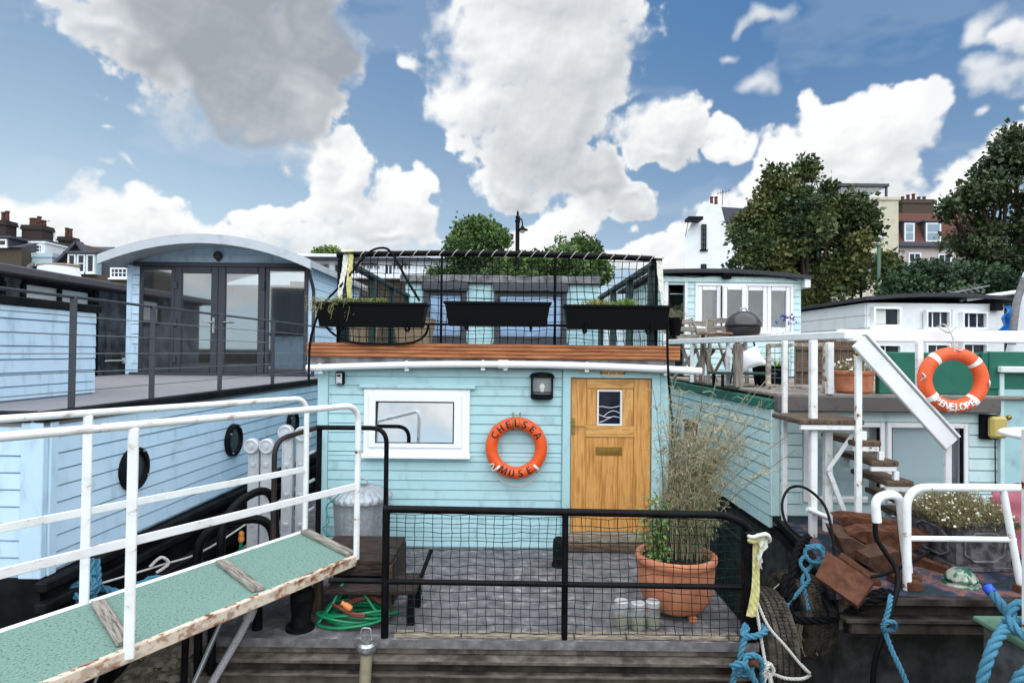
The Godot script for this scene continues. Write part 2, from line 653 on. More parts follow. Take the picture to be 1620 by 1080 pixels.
func make_sky() -> ImageTexture:
	n_puff = FastNoiseLite.new()
	n_puff.noise_type = FastNoiseLite.TYPE_CELLULAR
	n_puff.cellular_return_type = FastNoiseLite.RETURN_DISTANCE
	n_puff.frequency = 0.22
	n_puff.fractal_type = FastNoiseLite.FRACTAL_FBM
	n_puff.fractal_octaves = 4
	n_puff.fractal_gain = 0.55
	n_puff.seed = 5
	n_soft = FastNoiseLite.new()
	n_soft.noise_type = FastNoiseLite.TYPE_SIMPLEX_SMOOTH
	n_soft.frequency = 0.09
	n_soft.fractal_octaves = 3
	n_soft.seed = 11
	n_fine = FastNoiseLite.new()
	n_fine.noise_type = FastNoiseLite.TYPE_SIMPLEX_SMOOTH
	n_fine.frequency = 0.2
	n_fine.fractal_octaves = 5
	n_fine.fractal_gain = 0.64
	n_fine.seed = 17
	n_wisp = FastNoiseLite.new()
	n_wisp.noise_type = FastNoiseLite.TYPE_SIMPLEX_SMOOTH
	n_wisp.frequency = 0.05
	n_wisp.fractal_octaves = 5
	n_wisp.seed = 31
	for a in [[300, 20, 200, 110, 0.95, 0.15], [390, 110, 150, 100, 0.95, 0.2], [480, 165, 80, 55, 0.75], [205, 50, 90, 75, 0.8], [345, 185, 95, 45, 0.95, 0.3], [500, 50, 70, 90, 0.95, 0.3], [330, -90, 260, 120, 1.0, 0.2], [120, 10, 60, 50, 0.5, 0.3], [420, 190, 90, 50, 0.85, 0.4],
		[540, 275, 70, 65, 0.12], [560, 335, 105, 55, 0.25], [645, 315, 40, 55, 0.15], [500, 235, 32, 42, 0.1], [420, 350, 70, 30, 0.2], [225, 345, 95, 42, 0.25], [85, 352, 100, 38, 0.3], [330, 385, 120, 26, 0.3], [600, 375, 95, 28, 0.35], [180, 392, 200, 34, 0.35, 0.4], [520, 400, 190, 30, 0.35, 0.4], [-60, 380, 120, 50, 0.3, 0.2],
		[800, 60, 115, 80, 0.3], [745, 140, 78, 80, 0.2], [905, 85, 110, 105, 0.45], [950, 55, 80, 85, 0.5], [835, 215, 100, 85, 0.6], [900, 190, 85, 85, 0.6], [925, 285, 85, 42, 0.75], [800, 290, 55, 40, 0.55], [1062, 195, 68, 62, 0.35], [1040, 240, 55, 34, 0.5], [1145, 227, 32, 17, 0.2], [985, 310, 45, 22, 0.55], [860, -40, 170, 70, 0.5],
		[900, 352, 70, 42, 0.2], [860, 380, 80, 34, 0.2], [1000, 405, 90, 26, 0.3], [880, 425, 160, 26, 0.35, 0.3], [1120, 420, 120, 34, 0.3, 0.3], [1420, 330, 150, 50, 0.3, 0.2],
		[1290, 220, 75, 62, 0.12], [1240, 270, 70, 52, 0.2], [1400, 190, 85, 48, 0.15], [1465, 180, 38, 34, 0.1, 0.3], [1350, 265, 105, 62, 0.25], [1190, 300, 42, 36, 0.15], [1100, 385, 55, 36, 0.3], [1140, 330, 45, 30, 0.2],
		[1590, 40, 48, 42, 0.3, 0.6], [1570, 130, 42, 34, 0.35, 0.8], [1612, 190, 42, 25, 0.2, 0.3], [1575, 262, 62, 42, 0.25], [1650, 90, 60, 70, 0.3, 0.3], [1500, 310, 60, 35, 0.3],
		[1185, 12, 58, 24, 0.5, 0.7], [650, 66, 26, 16, 0.1, 0.2], [1190, 128, 42, 20, 0.4, 0.9], [725, 14, 30, 18, 0.1, 0.3], [205, 278, 20, 6, 0.1, 0.9], [175, 212, 22, 6, 0.1, 0.9], [1140, 75, 22, 12, 0.3, 1.0]]:
		cloud(a[0], a[1], a[2], a[3], a[4], a[5] if a.size() > 5 else 0.0)
	for a in [[188.0, 9.0, 7.0, 5.0, 0.0], [195.0, 12.0, 5.0, 4.0, 0.0], [181.0, 5.0, 6.0, 2.6, 0.3], [199.0, 5.0, 7.0, 2.4, 0.3], [172.0, 11.0, 5.0, 3.6, 0.2], [210.0, 9.0, 6.0, 4.0, 0.2], [160.0, 6.0, 7.0, 3.0, 0.3]]:
		blobs.append([a[0] - (360.0 if a[0] > 180.0 else 0.0), a[1], a[2], a[3], a[4], 0.0])
	var r := RandomNumberGenerator.new()
	r.seed = 77
	for i in 90:      # the same kind of clouds all round, outside the frame
		var az := r.randf_range(48.0, 312.0)
		if az > 180.0: az -= 360.0
		var el := r.randf_range(4.0, 42.0)
		var s := r.randf_range(4.0, 10.0)
		blobs.append([az, el, s / cos(deg_to_rad(el)), s * r.randf_range(0.4, 0.8), clampf((el - 10.0) / 45.0 + r.randf_range(-0.1, 0.25), 0.05, 0.8), 0.0])
	for i in 16:
		blobs.append([r.randf_range(-180.0, 180.0), r.randf_range(44.0, 72.0), r.randf_range(9.0, 24.0), r.randf_range(6.0, 11.0), r.randf_range(0.1, 0.6), 0.2])
	var W := 4096
	var H := 2048
	sky_rows.resize(416 + 256)
	var id := WorkerThreadPool.add_group_task(sky_row, 416 + 256)
	WorkerThreadPool.wait_for_group_task_completion(id)
	var coarse := PackedFloat32Array()
	for i in 256: coarse.append_array(sky_rows[416 + i])
	var im := Image.create_from_data(1024, 256, false, Image.FORMAT_RGBF, coarse.to_byte_array())
	im.resize(W, 1024, Image.INTERPOLATE_CUBIC)
	var fine := PackedFloat32Array()
	for i in 416: fine.append_array(sky_rows[i])
	var f := Image.create_from_data(1088, 416, false, Image.FORMAT_RGBF, fine.to_byte_array())
	var full := Image.create(W, H, false, Image.FORMAT_RGBF)
	full.fill(Color(0.30, 0.31, 0.30))
	full.blit_rect(im, Rect2i(0, 0, W, 1024), Vector2i.ZERO)
	full.blit_rect(f, Rect2i(544, 0, 544, 416), Vector2i(0, 1024 - 416))
	full.blit_rect(f, Rect2i(0, 0, 544, 416), Vector2i(W - 544, 1024 - 416))
	return ImageTexture.create_from_image(full)

func noise(kind: int, freq: float, oct: int, sd: int, warp := 0.0, size := 512, h := 0, ramp := [], normal := 0.0, gain := 0.5) -> NoiseTexture2D:
	var n := FastNoiseLite.new()
	n.noise_type = kind
	n.frequency = freq
	n.seed = sd
	n.fractal_type = FastNoiseLite.FRACTAL_FBM if oct > 1 else FastNoiseLite.FRACTAL_NONE
	n.fractal_octaves = oct
	n.fractal_gain = gain
	if warp > 0.0:
		n.domain_warp_enabled = true
		n.domain_warp_amplitude = warp
		n.domain_warp_frequency = freq * 0.7
	var t := NoiseTexture2D.new()
	t.width = size
	t.height = h if h else size
	t.seamless = true
	t.seamless_blend_skirt = 0.2
	t.noise = n
	if normal > 0.0:
		t.as_normal_map = true
		t.bump_strength = normal
	if ramp.size():
		var g := Gradient.new()
		g.offsets = PackedFloat32Array()
		g.colors = PackedColorArray()
		var off := PackedFloat32Array()
		var cols := PackedColorArray()
		for i in range(0, ramp.size(), 2):
			off.append(ramp[i])
			var c = ramp[i + 1]
			cols.append(c if c is Color else Color(c, c, c))
		g.offsets = off
		g.colors = cols
		t.color_ramp = g
	return t

func C(r: int, g: int, b: int) -> Color:
	return Color(r / 255.0, g / 255.0, b / 255.0)

func mat(col: Color, rough: float, tex: Texture2D = null, scale := Vector3.ONE, tri := true, bump: Texture2D = null, bs := 0.0, metal := 0.0) -> StandardMaterial3D:
	var m := StandardMaterial3D.new()
	m.albedo_color = col
	m.roughness = rough
	m.metallic = metal
	m.albedo_texture = tex
	m.uv1_triplanar = tri and (tex != null or bump != null)
	m.uv1_scale = scale
	if bump:
		m.heightmap_enabled = true
		m.heightmap_texture = bump
		m.heightmap_scale = bs
	return m

func glass(refl: float, tint := 0.06) -> StandardMaterial3D:
	var m := StandardMaterial3D.new()
	m.albedo_color = Color(0.93, 0.96, 0.97, tint)
	m.transparency = BaseMaterial3D.TRANSPARENCY_ALPHA
	m.roughness = 0.02
	m.metallic = refl
	m.metallic_specular = 0.6
	return m

func coated(k: float) -> StandardMaterial3D:
	var m := glass(0.0, 0.02)
	m.refraction_enabled = true
	m.refraction_scale = k
	return m

func materials() -> void:
	var S := FastNoiseLite.TYPE_SIMPLEX_SMOOTH
	T.grime = noise(S, 0.008, 6, 1, 30.0, 1024, 0, [0.0, 0.84, 0.26, 0.945, 0.42, 0.985, 1.0, 1.0])
	T.heavy = noise(S, 0.006, 7, 2, 50.0, 1024, 0, [0.0, 0.32, 0.35, 0.6, 0.55, 0.8, 1.0, 1.0], 0.0, 0.6)
	T.faint = noise(S, 0.01, 5, 22, 20.0, 512, 0, [0.0, 0.93, 0.4, 0.98, 1.0, 1.0])
	T.speck = noise(S, 0.09, 4, 3, 0.0, 512, 0, [0.0, 0.5, 0.42, 0.86, 0.6, 1.0, 1.0, 1.0])
	T.bump = noise(S, 0.03, 6, 4, 0.0, 512, 0, [], 0.0, 0.6)
	T.fine = noise(S, 0.12, 4, 5, 0.0, 512)
	T.grain = noise(S, 0.012, 6, 6, 40.0, 1024, 0, [0.0, 0.50, 0.3, 0.72, 0.45, 0.86, 0.6, 0.95, 0.8, 0.80, 1.0, 0.6], 0.0, 0.62)
	T.rust = noise(S, 0.006, 7, 8, 60.0, 1024, 0, [0.0, C(70, 38, 22), 0.13, C(128, 70, 38), 0.17, C(190, 140, 98), 0.19, C(236, 234, 228), 0.5, C(252, 252, 252), 1.0, C(255, 255, 255)], 0.0, 0.62)
	T.rusty = noise(S, 0.007, 7, 9, 60.0, 1024, 0, [0.0, C(60, 36, 26), 0.3, C(116, 66, 42), 0.38, C(170, 120, 84), 0.46, C(226, 214, 198), 1.0, C(244, 240, 230)], 0.0, 0.62)
	T.iron = noise(S, 0.01, 6, 10, 40.0, 512, 0, [0.0, C(62, 40, 32), 0.4, C(98, 68, 55), 0.6, C(122, 86, 68), 1.0, C(136, 108, 94)], 0.0, 0.6)
	T.felt = noise(S, 0.05, 5, 11, 18.0, 1024, 0, [0.0, C(62, 86, 80), 0.27, C(88, 116, 108), 0.33, C(122, 156, 148), 0.6, C(134, 167, 160), 1.0, C(150, 180, 174)], 0.0, 0.6)
	T.deck = noise(S, 0.008, 8, 12, 30.0, 1024, 0, [0.0, C(72, 70, 71), 0.3, C(96, 93, 94), 0.5, C(108, 105, 105), 0.66, C(120, 117, 116), 0.82, C(142, 139, 137), 1.0, C(190, 190, 188)], 0.0, 0.62)
	T.hull = noise(S, 0.006, 8, 13, 50.0, 1024, 0, [0.0, C(52, 48, 46), 0.32, C(84, 79, 74), 0.52, C(108, 102, 95), 0.75, C(134, 127, 118), 1.0, C(190, 186, 180)], 0.0, 0.62)
	T.foredeck = noise(S, 0.005, 7, 14, 50.0, 1024, 0, [0.0, C(34, 46, 46), 0.25, C(44, 66, 62), 0.33, C(46, 48, 62), 0.45, C(62, 66, 88), 0.56, C(78, 80, 98), 0.60, C(98, 78, 80), 0.64, C(138, 98, 90), 0.72, C(122, 88, 84), 0.78, C(70, 70, 80), 1.0, C(96, 96, 100)], 0.0, 0.62)
	T.pine = noise(S, 0.010, 5, 15, 60.0, 1024, 0, [0.0, C(146, 98, 50), 0.3, C(184, 132, 70), 0.46, C(202, 152, 86), 0.6, C(214, 166, 100), 0.8, C(194, 142, 78), 1.0, C(162, 112, 58)], 0.0, 0.6)
	T.cedar = noise(S, 0.012, 5, 16, 40.0, 1024, 0, [0.0, C(104, 64, 38), 0.3, C(152, 96, 58), 0.5, C(182, 120, 76), 0.75, C(198, 138, 94), 1.0, C(140, 88, 56)], 0.0, 0.6)
	T.grey_wood = noise(S, 0.012, 6, 17, 40.0, 1024, 0, [0.0, C(66, 60, 54), 0.3, C(104, 96, 88), 0.5, C(140, 132, 122), 0.75, C(164, 156, 146), 1.0, C(112, 104, 96)], 0.0, 0.62)
	T.terra = noise(S, 0.01, 6, 18, 30.0, 512, 0, [0.0, C(158, 98, 74), 0.4, C(192, 122, 94), 0.6, C(204, 134, 106), 0.85, C(212, 150, 124), 1.0, C(222, 190, 172)])
	T.mud = noise(S, 0.012, 7, 19, 30.0, 1024, 0, [0.0, C(44, 42, 37), 0.4, C(72, 69, 60), 0.6, C(100, 96, 84), 0.8, C(126, 120, 106), 1.0, C(160, 152, 138)], 0.0, 0.65)
	T.brick = noise(S, 0.05, 4, 20, 0.0, 512, 0, [0.0, 0.55, 0.5, 0.85, 1.0, 1.0])
	T.zinc = noise(FastNoiseLite.TYPE_CELLULAR, 0.03, 2, 21, 20.0, 512, 0, [0.0, 0.74, 0.5, 0.9, 1.0, 1.0])
	var gr := Vector3(0.5, 4.0, 1.0)     # along the grain, across
	M.cabin = mat(C(172, 210, 215), 0.5, T.grime, Vector3(0.6, 0.25, 0.6), true, T.bump, 0.06)
	M.cabin_b = mat(C(169, 208, 213), 0.52, T.grime, Vector3(0.5, 0.28, 0.5), true, T.bump, 0.06)
	M.cabin_c = mat(C(175, 212, 216), 0.5, T.grime, Vector3(0.7, 0.25, 0.7), true, T.bump, 0.06)
	M.sky_paint = mat(C(198, 225, 243), 0.5, T.grime, Vector3(0.5, 0.25, 0.5), true, T.bump, 0.06)
	M.sky_paint_b = mat(C(195, 223, 242), 0.52, T.grime, Vector3(0.9, 0.26, 0.9), true, T.bump, 0.06)
	M.teal = mat(C(204, 230, 229), 0.5, T.grime, Vector3(0.5, 0.5, 0.5), true, T.bump, 0.08)
	M.teal_b = mat(C(200, 227, 227), 0.52, T.grime, Vector3(1.1, 0.3, 1.1), true, T.bump, 0.08)
	M.teal_flat = mat(C(166, 204, 207), 0.5, T.grime, Vector3(0.5, 0.5, 0.5), true, T.bump, 0.05)
	M.green = mat(C(22, 104, 84), 0.55, T.grime, Vector3(0.6, 0.6, 0.6), true, T.bump, 0.05)
	M.dark_green = mat(C(24, 52, 48), 0.5, T.grime, Vector3(0.6, 0.6, 0.6))
	M.white = mat(C(232, 235, 236), 0.45, T.faint, Vector3(0.5, 0.5, 0.5))
	M.upvc = mat(C(238, 240, 240), 0.3)
	M.white_rust = mat(C(238, 240, 240), 0.5, T.rust, Vector3(0.9, 0.9, 0.9), true, T.bump, 0.05)
	M.rusty_edge = mat(C(230, 224, 216), 0.7, T.rusty, Vector3(1.1, 1.1, 1.1), true, T.bump, 0.1)
	M.white_wood = mat(C(234, 236, 236), 0.6, T.faint, Vector3(0.8, 0.8, 0.8))
	M.black = mat(C(20, 22, 25), 0.5, T.speck, Vector3(0.8, 0.8, 0.8), true, T.bump, 0.04)
	M.black_pipe = mat(C(24, 25, 28), 0.45, T.heavy, Vector3(0.9, 0.9, 0.9), true, T.fine, 0.03)
	M.rubber = mat(C(28, 28, 30), 0.75, T.heavy, Vector3(1.2, 1.2, 1.2), true, T.fine, 0.06)
	M.tyre = mat(C(98, 92, 84), 0.85, T.heavy, Vector3(1.4, 1.4, 1.4), true, T.fine, 0.1)
	M.hose_black = mat(C(16, 16, 18), 0.5)
	M.planter = mat(C(9, 11, 13), 0.55, T.grime, Vector3(0.8, 0.8, 0.8))
	M.net = mat(C(16, 40, 40), 0.8)
	M.net_dark = mat(C(12, 18, 20), 0.8)
	M.anthracite = mat(C(52, 56, 64), 0.45, T.grime, Vector3(0.5, 0.5, 0.5))
	M.cable = mat(C(150, 152, 152), 0.35, null, Vector3.ONE, false, null, 0.0, 0.8)
	M.steel = mat(C(190, 192, 194), 0.4, T.speck, Vector3(1, 1, 1), true, null, 0.0, 0.85)
	M.alu = mat(C(206, 209, 212), 0.42, T.grime, Vector3(1, 1, 1), true, null, 0.0, 0.35)
	M.zinc = mat(C(186, 194, 198), 0.5, T.zinc, Vector3(2, 2, 2), true, null, 0.0, 0.4)
	M.brass = mat(C(168, 136, 70), 0.4, T.grime, Vector3(3, 3, 3), true, null, 0.0, 0.85)
	M.deck = mat(C(250, 252, 255), 0.96, T.deck, Vector3(0.8, 0.8, 0.8), true, T.fine, 0.08)
	M.blue_deck = mat(C(128, 126, 128), 0.75, T.grime, Vector3(0.5, 0.5, 0.5), true, T.fine, 0.05)
	M.hull = mat(C(226, 222, 220), 0.8, T.hull, Vector3(0.55, 0.28, 0.55), true, T.bump, 0.25)
	M.hull_dark = mat(C(150, 147, 146), 0.75, T.hull, Vector3(0.5, 0.3, 0.5), true, T.bump, 0.2)
	M.hull_grey = mat(C(92, 95, 95), 0.7, T.heavy, Vector3(0.5, 0.5, 0.5), true, T.bump, 0.1)
	M.hull_black = mat(C(34, 35, 39), 0.6, T.heavy, Vector3(0.4, 0.4, 0.4), true, T.bump, 0.1)
	M.foredeck = mat(C(235, 235, 235), 0.75, T.foredeck, Vector3(0.55, 0.55, 0.55), true, T.bump, 0.2)
	M.felt = mat(C(228, 226, 218), 0.9, T.felt, Vector3(0.95, 0.95, 0.95), true, T.fine, 0.2)
	M.roof_felt = mat(C(74, 76, 80), 0.9, T.speck, Vector3(1, 1, 1), true, T.fine, 0.1)
	M.grey_trim = mat(C(152, 152, 154), 0.7, T.heavy, Vector3(0.5, 0.5, 0.5))
	M.arch = mat(C(188, 195, 200), 0.5, T.grime, Vector3(0.3, 0.3, 0.3))
	M.taupe = mat(C(98, 92, 90), 0.7, T.grime, Vector3(0.8, 0.8, 0.8))
	M.dark_hull_paint = mat(C(106, 110, 118), 0.7, T.heavy, Vector3(0.4, 0.4, 0.4))
	M.iron = mat(C(192, 180, 174), 0.8, T.iron, Vector3(1.6, 1.6, 1.6), true, T.bump, 0.15)
	M.lead = mat(C(122, 118, 122), 0.75, T.heavy, Vector3(1.5, 1.5, 1.5), true, T.bump, 0.1)
	M.orange = mat(C(232, 88, 28), 0.45, T.grime, Vector3(1.5, 1.5, 1.5))
	M.orange_b = mat(C(228, 92, 44), 0.55, T.grime, Vector3(2.5, 2.5, 2.5))
	M.ink = mat(C(24, 20, 20), 0.6)
	M.bright = mat(C(236, 234, 228), 0.6)
	M.blue_rope = mat(C(66, 128, 154), 0.85, T.speck, Vector3(3, 3, 3))
	M.white_rope = mat(C(206, 204, 196), 0.85, T.speck, Vector3(3, 3, 3))
	M.black_rope = mat(C(20, 20, 22), 0.85, T.speck, Vector3(3, 3, 3))
	M.blue_tape = mat(C(20, 70, 190), 0.5)
	M.green_hose = mat(C(16, 128, 84), 0.35)
	M.red_hose = mat(C(108, 48, 34), 0.45)
	M.grey_pipe = mat(C(176, 172, 178), 0.5, T.speck, Vector3(2, 2, 2))
	M.tan_hose = mat(C(150, 142, 118), 0.6, T.grime, Vector3(2, 2, 2))
	M.ribbon = mat(C(206, 200, 138), 0.6, T.grime, Vector3(3, 3, 3))
	M.pale_ribbon = mat(C(226, 226, 214), 0.6, T.grime, Vector3(3, 3, 3))
	M.soil = mat(C(58, 46, 36), 0.95, T.speck, Vector3(4, 4, 4), true, T.fine, 0.6)
	M.terra = mat(C(248, 244, 226), 0.85, T.terra, Vector3(1.0, 1.0, 1.0), true, T.fine, 0.05)
	M.tan_pot = mat(C(150, 132, 108), 0.85, T.grime, Vector3(2, 2, 2))
	M.mud = mat(C(255, 252, 246), 0.5, T.mud, Vector3(0.5, 0.5, 0.5), true, T.bump, 4.0)
	M.brick = mat(C(88, 77, 64), 0.9, T.brick, Vector3(0.6, 0.6, 0.6))
	M.red_brick = mat(C(112, 66, 54), 0.9, T.brick, Vector3(0.6, 0.6, 0.6))
	M.soot_brick = mat(C(56, 48, 42), 0.9, T.brick, Vector3(0.6, 0.6, 0.6))
	M.slate = mat(C(78, 82, 92), 0.7, T.brick, Vector3(0.4, 0.4, 0.4))
	M.render_white = mat(C(230, 234, 238), 0.8, T.faint, Vector3(0.1, 0.1, 0.1))
	M.render_cream = mat(C(196, 190, 168), 0.85, T.grime, Vector3(0.1, 0.1, 0.1))
	M.render_pink = mat(C(186, 174, 170), 0.85, T.grime, Vector3(0.1, 0.1, 0.1))
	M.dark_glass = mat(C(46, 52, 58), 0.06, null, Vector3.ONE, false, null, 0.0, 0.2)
	M.pale_glass = mat(C(150, 168, 176), 0.08, null, Vector3.ONE, false, null, 0.0, 0.35)
	M.curtain = mat(C(206, 208, 204), 0.9)
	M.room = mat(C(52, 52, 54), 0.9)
	M.pink = mat(C(208, 120, 138), 0.6, T.grime, Vector3(2, 2, 2))
	M.tarp = mat(C(30, 112, 190), 0.5)
	M.cushion = mat(C(226, 226, 230), 0.9)
	M.yellowed = mat(C(188, 170, 96), 0.4)
	M.bbq = mat(C(52, 50, 50), 0.25)
	M.box_grey = mat(C(108, 112, 116), 0.5, T.heavy, Vector3(0.5, 0.5, 0.5), true, T.bump, 0.05)
	M.box_green = mat(C(86, 122, 100), 0.6, T.grime, Vector3(1, 1, 1))
	M.pane = coated(0.27)
	M.pane_bright = mat(C(232, 236, 240), 0.02, null, Vector3.ONE, false, null, 0.0, 1.0)
	M.pane_soft = coated(0.14)
	M.pane_mid = glass(0.0)
	M.clear = glass(0.0)
	M.pine = mat(C(255, 246, 236), 0.42, T.pine, Vector3(0.16, 2.2, 1.0), false, T.fine, 0.03)
	M.pine_light = mat(C(255, 255, 250), 0.42, T.pine, Vector3(0.22, 1.4, 1.0), false, T.fine, 0.03)
	M.cedar = mat(C(255, 240, 230), 0.65, T.cedar, Vector3(0.16, 3.0, 1.0), false, T.fine, 0.05)
	M.grey_wood = mat(Color.WHITE, 0.9, T.grey_wood, Vector3(0.25, 4, 1), false, T.fine, 0.15)
	M.brown_wood = mat(C(172, 150, 130), 0.9, T.grey_wood, Vector3(0.25, 4, 1), false, T.fine, 0.15)
	M.pale_wood = mat(C(250, 244, 232), 0.8, T.grey_wood, Vector3(0.6, 5, 1), false, T.fine, 0.1)
	M.black_wood = mat(C(112, 104, 104), 0.85, T.grey_wood, Vector3(0.6, 5, 1), false, T.fine, 0.15)
	M.bark = mat(C(64, 54, 44), 0.95, T.speck, Vector3(1, 1, 1))
	for k in ["black", "black_pipe", "planter", "rubber", "hose_black", "hull_black", "hull_dark", "net", "net_dark", "black_rope", "tyre", "roof_felt", "deck", "hull", "foredeck", "soil", "mud", "felt", "iron", "black_wood", "lead"]:
		M[k].metallic_specular = 0.22
	for k in ["pine", "pine_light", "cedar", "grey_wood", "brown_wood", "pale_wood", "black_wood"]:
		M[k].texture_filter = BaseMaterial3D.TEXTURE_FILTER_LINEAR_WITH_MIPMAPS_ANISOTROPIC
	M.leaf = mat(Color.WHITE, 0.6)
	M.leaf.vertex_color_use_as_albedo = true
	M.leaf.backlight_enabled = true
	M.leaf.backlight = Color(0.3, 0.36, 0.16)
	M.straw = mat(Color.WHITE, 0.85)
	M.straw.vertex_color_use_as_albedo = true
	var w := FastNoiseLite.new()
	M.water = mat(C(70, 72, 60), 0.12, null, Vector3(0.25, 0.25, 0.25), true, T.bump, 1.0)
	M.lamp_glass = mat(C(206, 208, 190), 0.25)
	M.dark_door_glass = mat(C(20, 26, 44), 0.06)
	M.blue_pane = mat(C(158, 186, 218), 0.06, null, Vector3.ONE, false, null, 0.0, 0.35)
	M.side_pipe = mat(C(78, 58, 52), 0.6, T.iron, Vector3(1, 1, 1))
	M.lamp_pane = glass(0.0, 0.25)
	M.sign_plate = mat(C(232, 206, 156), 0.45)
	M.sign_ink = mat(C(70, 40, 22), 0.6)
	M.green_cord = mat(C(30, 148, 130), 0.6)
	M.brass_orange = mat(C(206, 128, 60), 0.4)
	M.jar_glass = glass(0.0, 0.12)
	M.jar_fill = mat(C(128, 124, 96), 0.8)
	M.gauze = mat(C(160, 166, 166), 0.9)
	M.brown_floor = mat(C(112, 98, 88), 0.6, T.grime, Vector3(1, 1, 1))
	M.black_roof = mat(C(84, 82, 84), 0.8, T.grime, Vector3(0.6, 0.6, 0.6))
	M.teal_blind = mat(C(150, 176, 180), 0.9)
	M.vent_green = mat(C(250, 250, 250), 0.5, noise(S, 0.012, 6, 23, 30.0, 256, 0, [0.0, C(22, 74, 58), 0.56, C(30, 92, 72), 0.6, C(206, 202, 184), 1.0, C(222, 220, 208)], 0.0, 0.6), Vector3(1.7, 1.7, 1.7))
	M.table_wood = mat(C(240, 206, 190), 0.9, T.grey_wood, Vector3(0.6, 5, 1), false)
	M.gate_wood = mat(C(236, 222, 206), 0.8, T.heavy, Vector3(2, 2, 2))
	M.lead_light = mat(C(150, 148, 150), 0.75, T.heavy, Vector3(2, 2, 2))
	M.iron_ochre = mat(C(160, 146, 118), 0.8, T.iron, Vector3(1.6, 1.6, 1.6), true, T.bump, 0.15)
	M.pot_red = mat(C(84, 50, 42), 0.9)
	M.penthouse_glass = glass(0.0)
	M.bay_blue = mat(C(168, 190, 196), 0.6)
	M.sign_pale = mat(C(214, 220, 190), 0.7)
	M.petal = mat(C(240, 240, 236), 0.8)
	M.pollen = mat(C(222, 176, 60), 0.8)
	M.pebble = mat(C(112, 106, 96), 0.8, T.speck, Vector3(2, 2, 2))

# ---- the boat in the middle
func torus(b: Buf, at: Vector3, bs: Basis, R: float, r: float, a0: float, a1: float, ns := 72, nt := 20) -> void:
	for i in ns:
		for j in nt:
			var p := []
			var q := []
			var uv := []
			for w in [[i, j], [i + 1, j], [i + 1, j + 1], [i, j + 1]]:
				var a: float = lerpf(a0, a1, float(w[0]) / ns)
				var f: float = TAU * w[1] / nt
				var d := V(cos(a), sin(a), 0)
				p.append(at + bs * (d * (R + r * cos(f)) + V(0, 0, r * sin(f))))
				q.append(bs * (d * cos(f) + V(0, 0, sin(f))))
				uv.append(Vector2(a * R, f * r))
			b.smooth_quad(p, q, uv)

# letters laid on the front of a ring; top: reading along the upper half
func ring_text(b: Buf, text: String, at: Vector3, bs: Basis, R: float, r: float, mid: float, spread: float, size: float, top: bool, proud := 0.0015, shift := Vector2.ZERO) -> void:
	for i in text.length():
		var f := (float(i) / maxf(1, text.length() - 1) - 0.5) * spread
		var a0: float = mid - f if top else mid + f
		var arr := words(text[i], size)
		var put := func(p: Vector3) -> Vector3:
			var s := 1.0 if top else -1.0
			var t: float = (p.y + shift.y) * s
			var a: float = a0 - s * (p.x + shift.x) / R
			var ph := t / r
			return at + bs * (V(cos(a), sin(a), 0) * (R + r * sin(ph)) + V(0, 0, r * cos(ph) + proud))
		b.add(arr, Transform3D.IDENTITY, put)

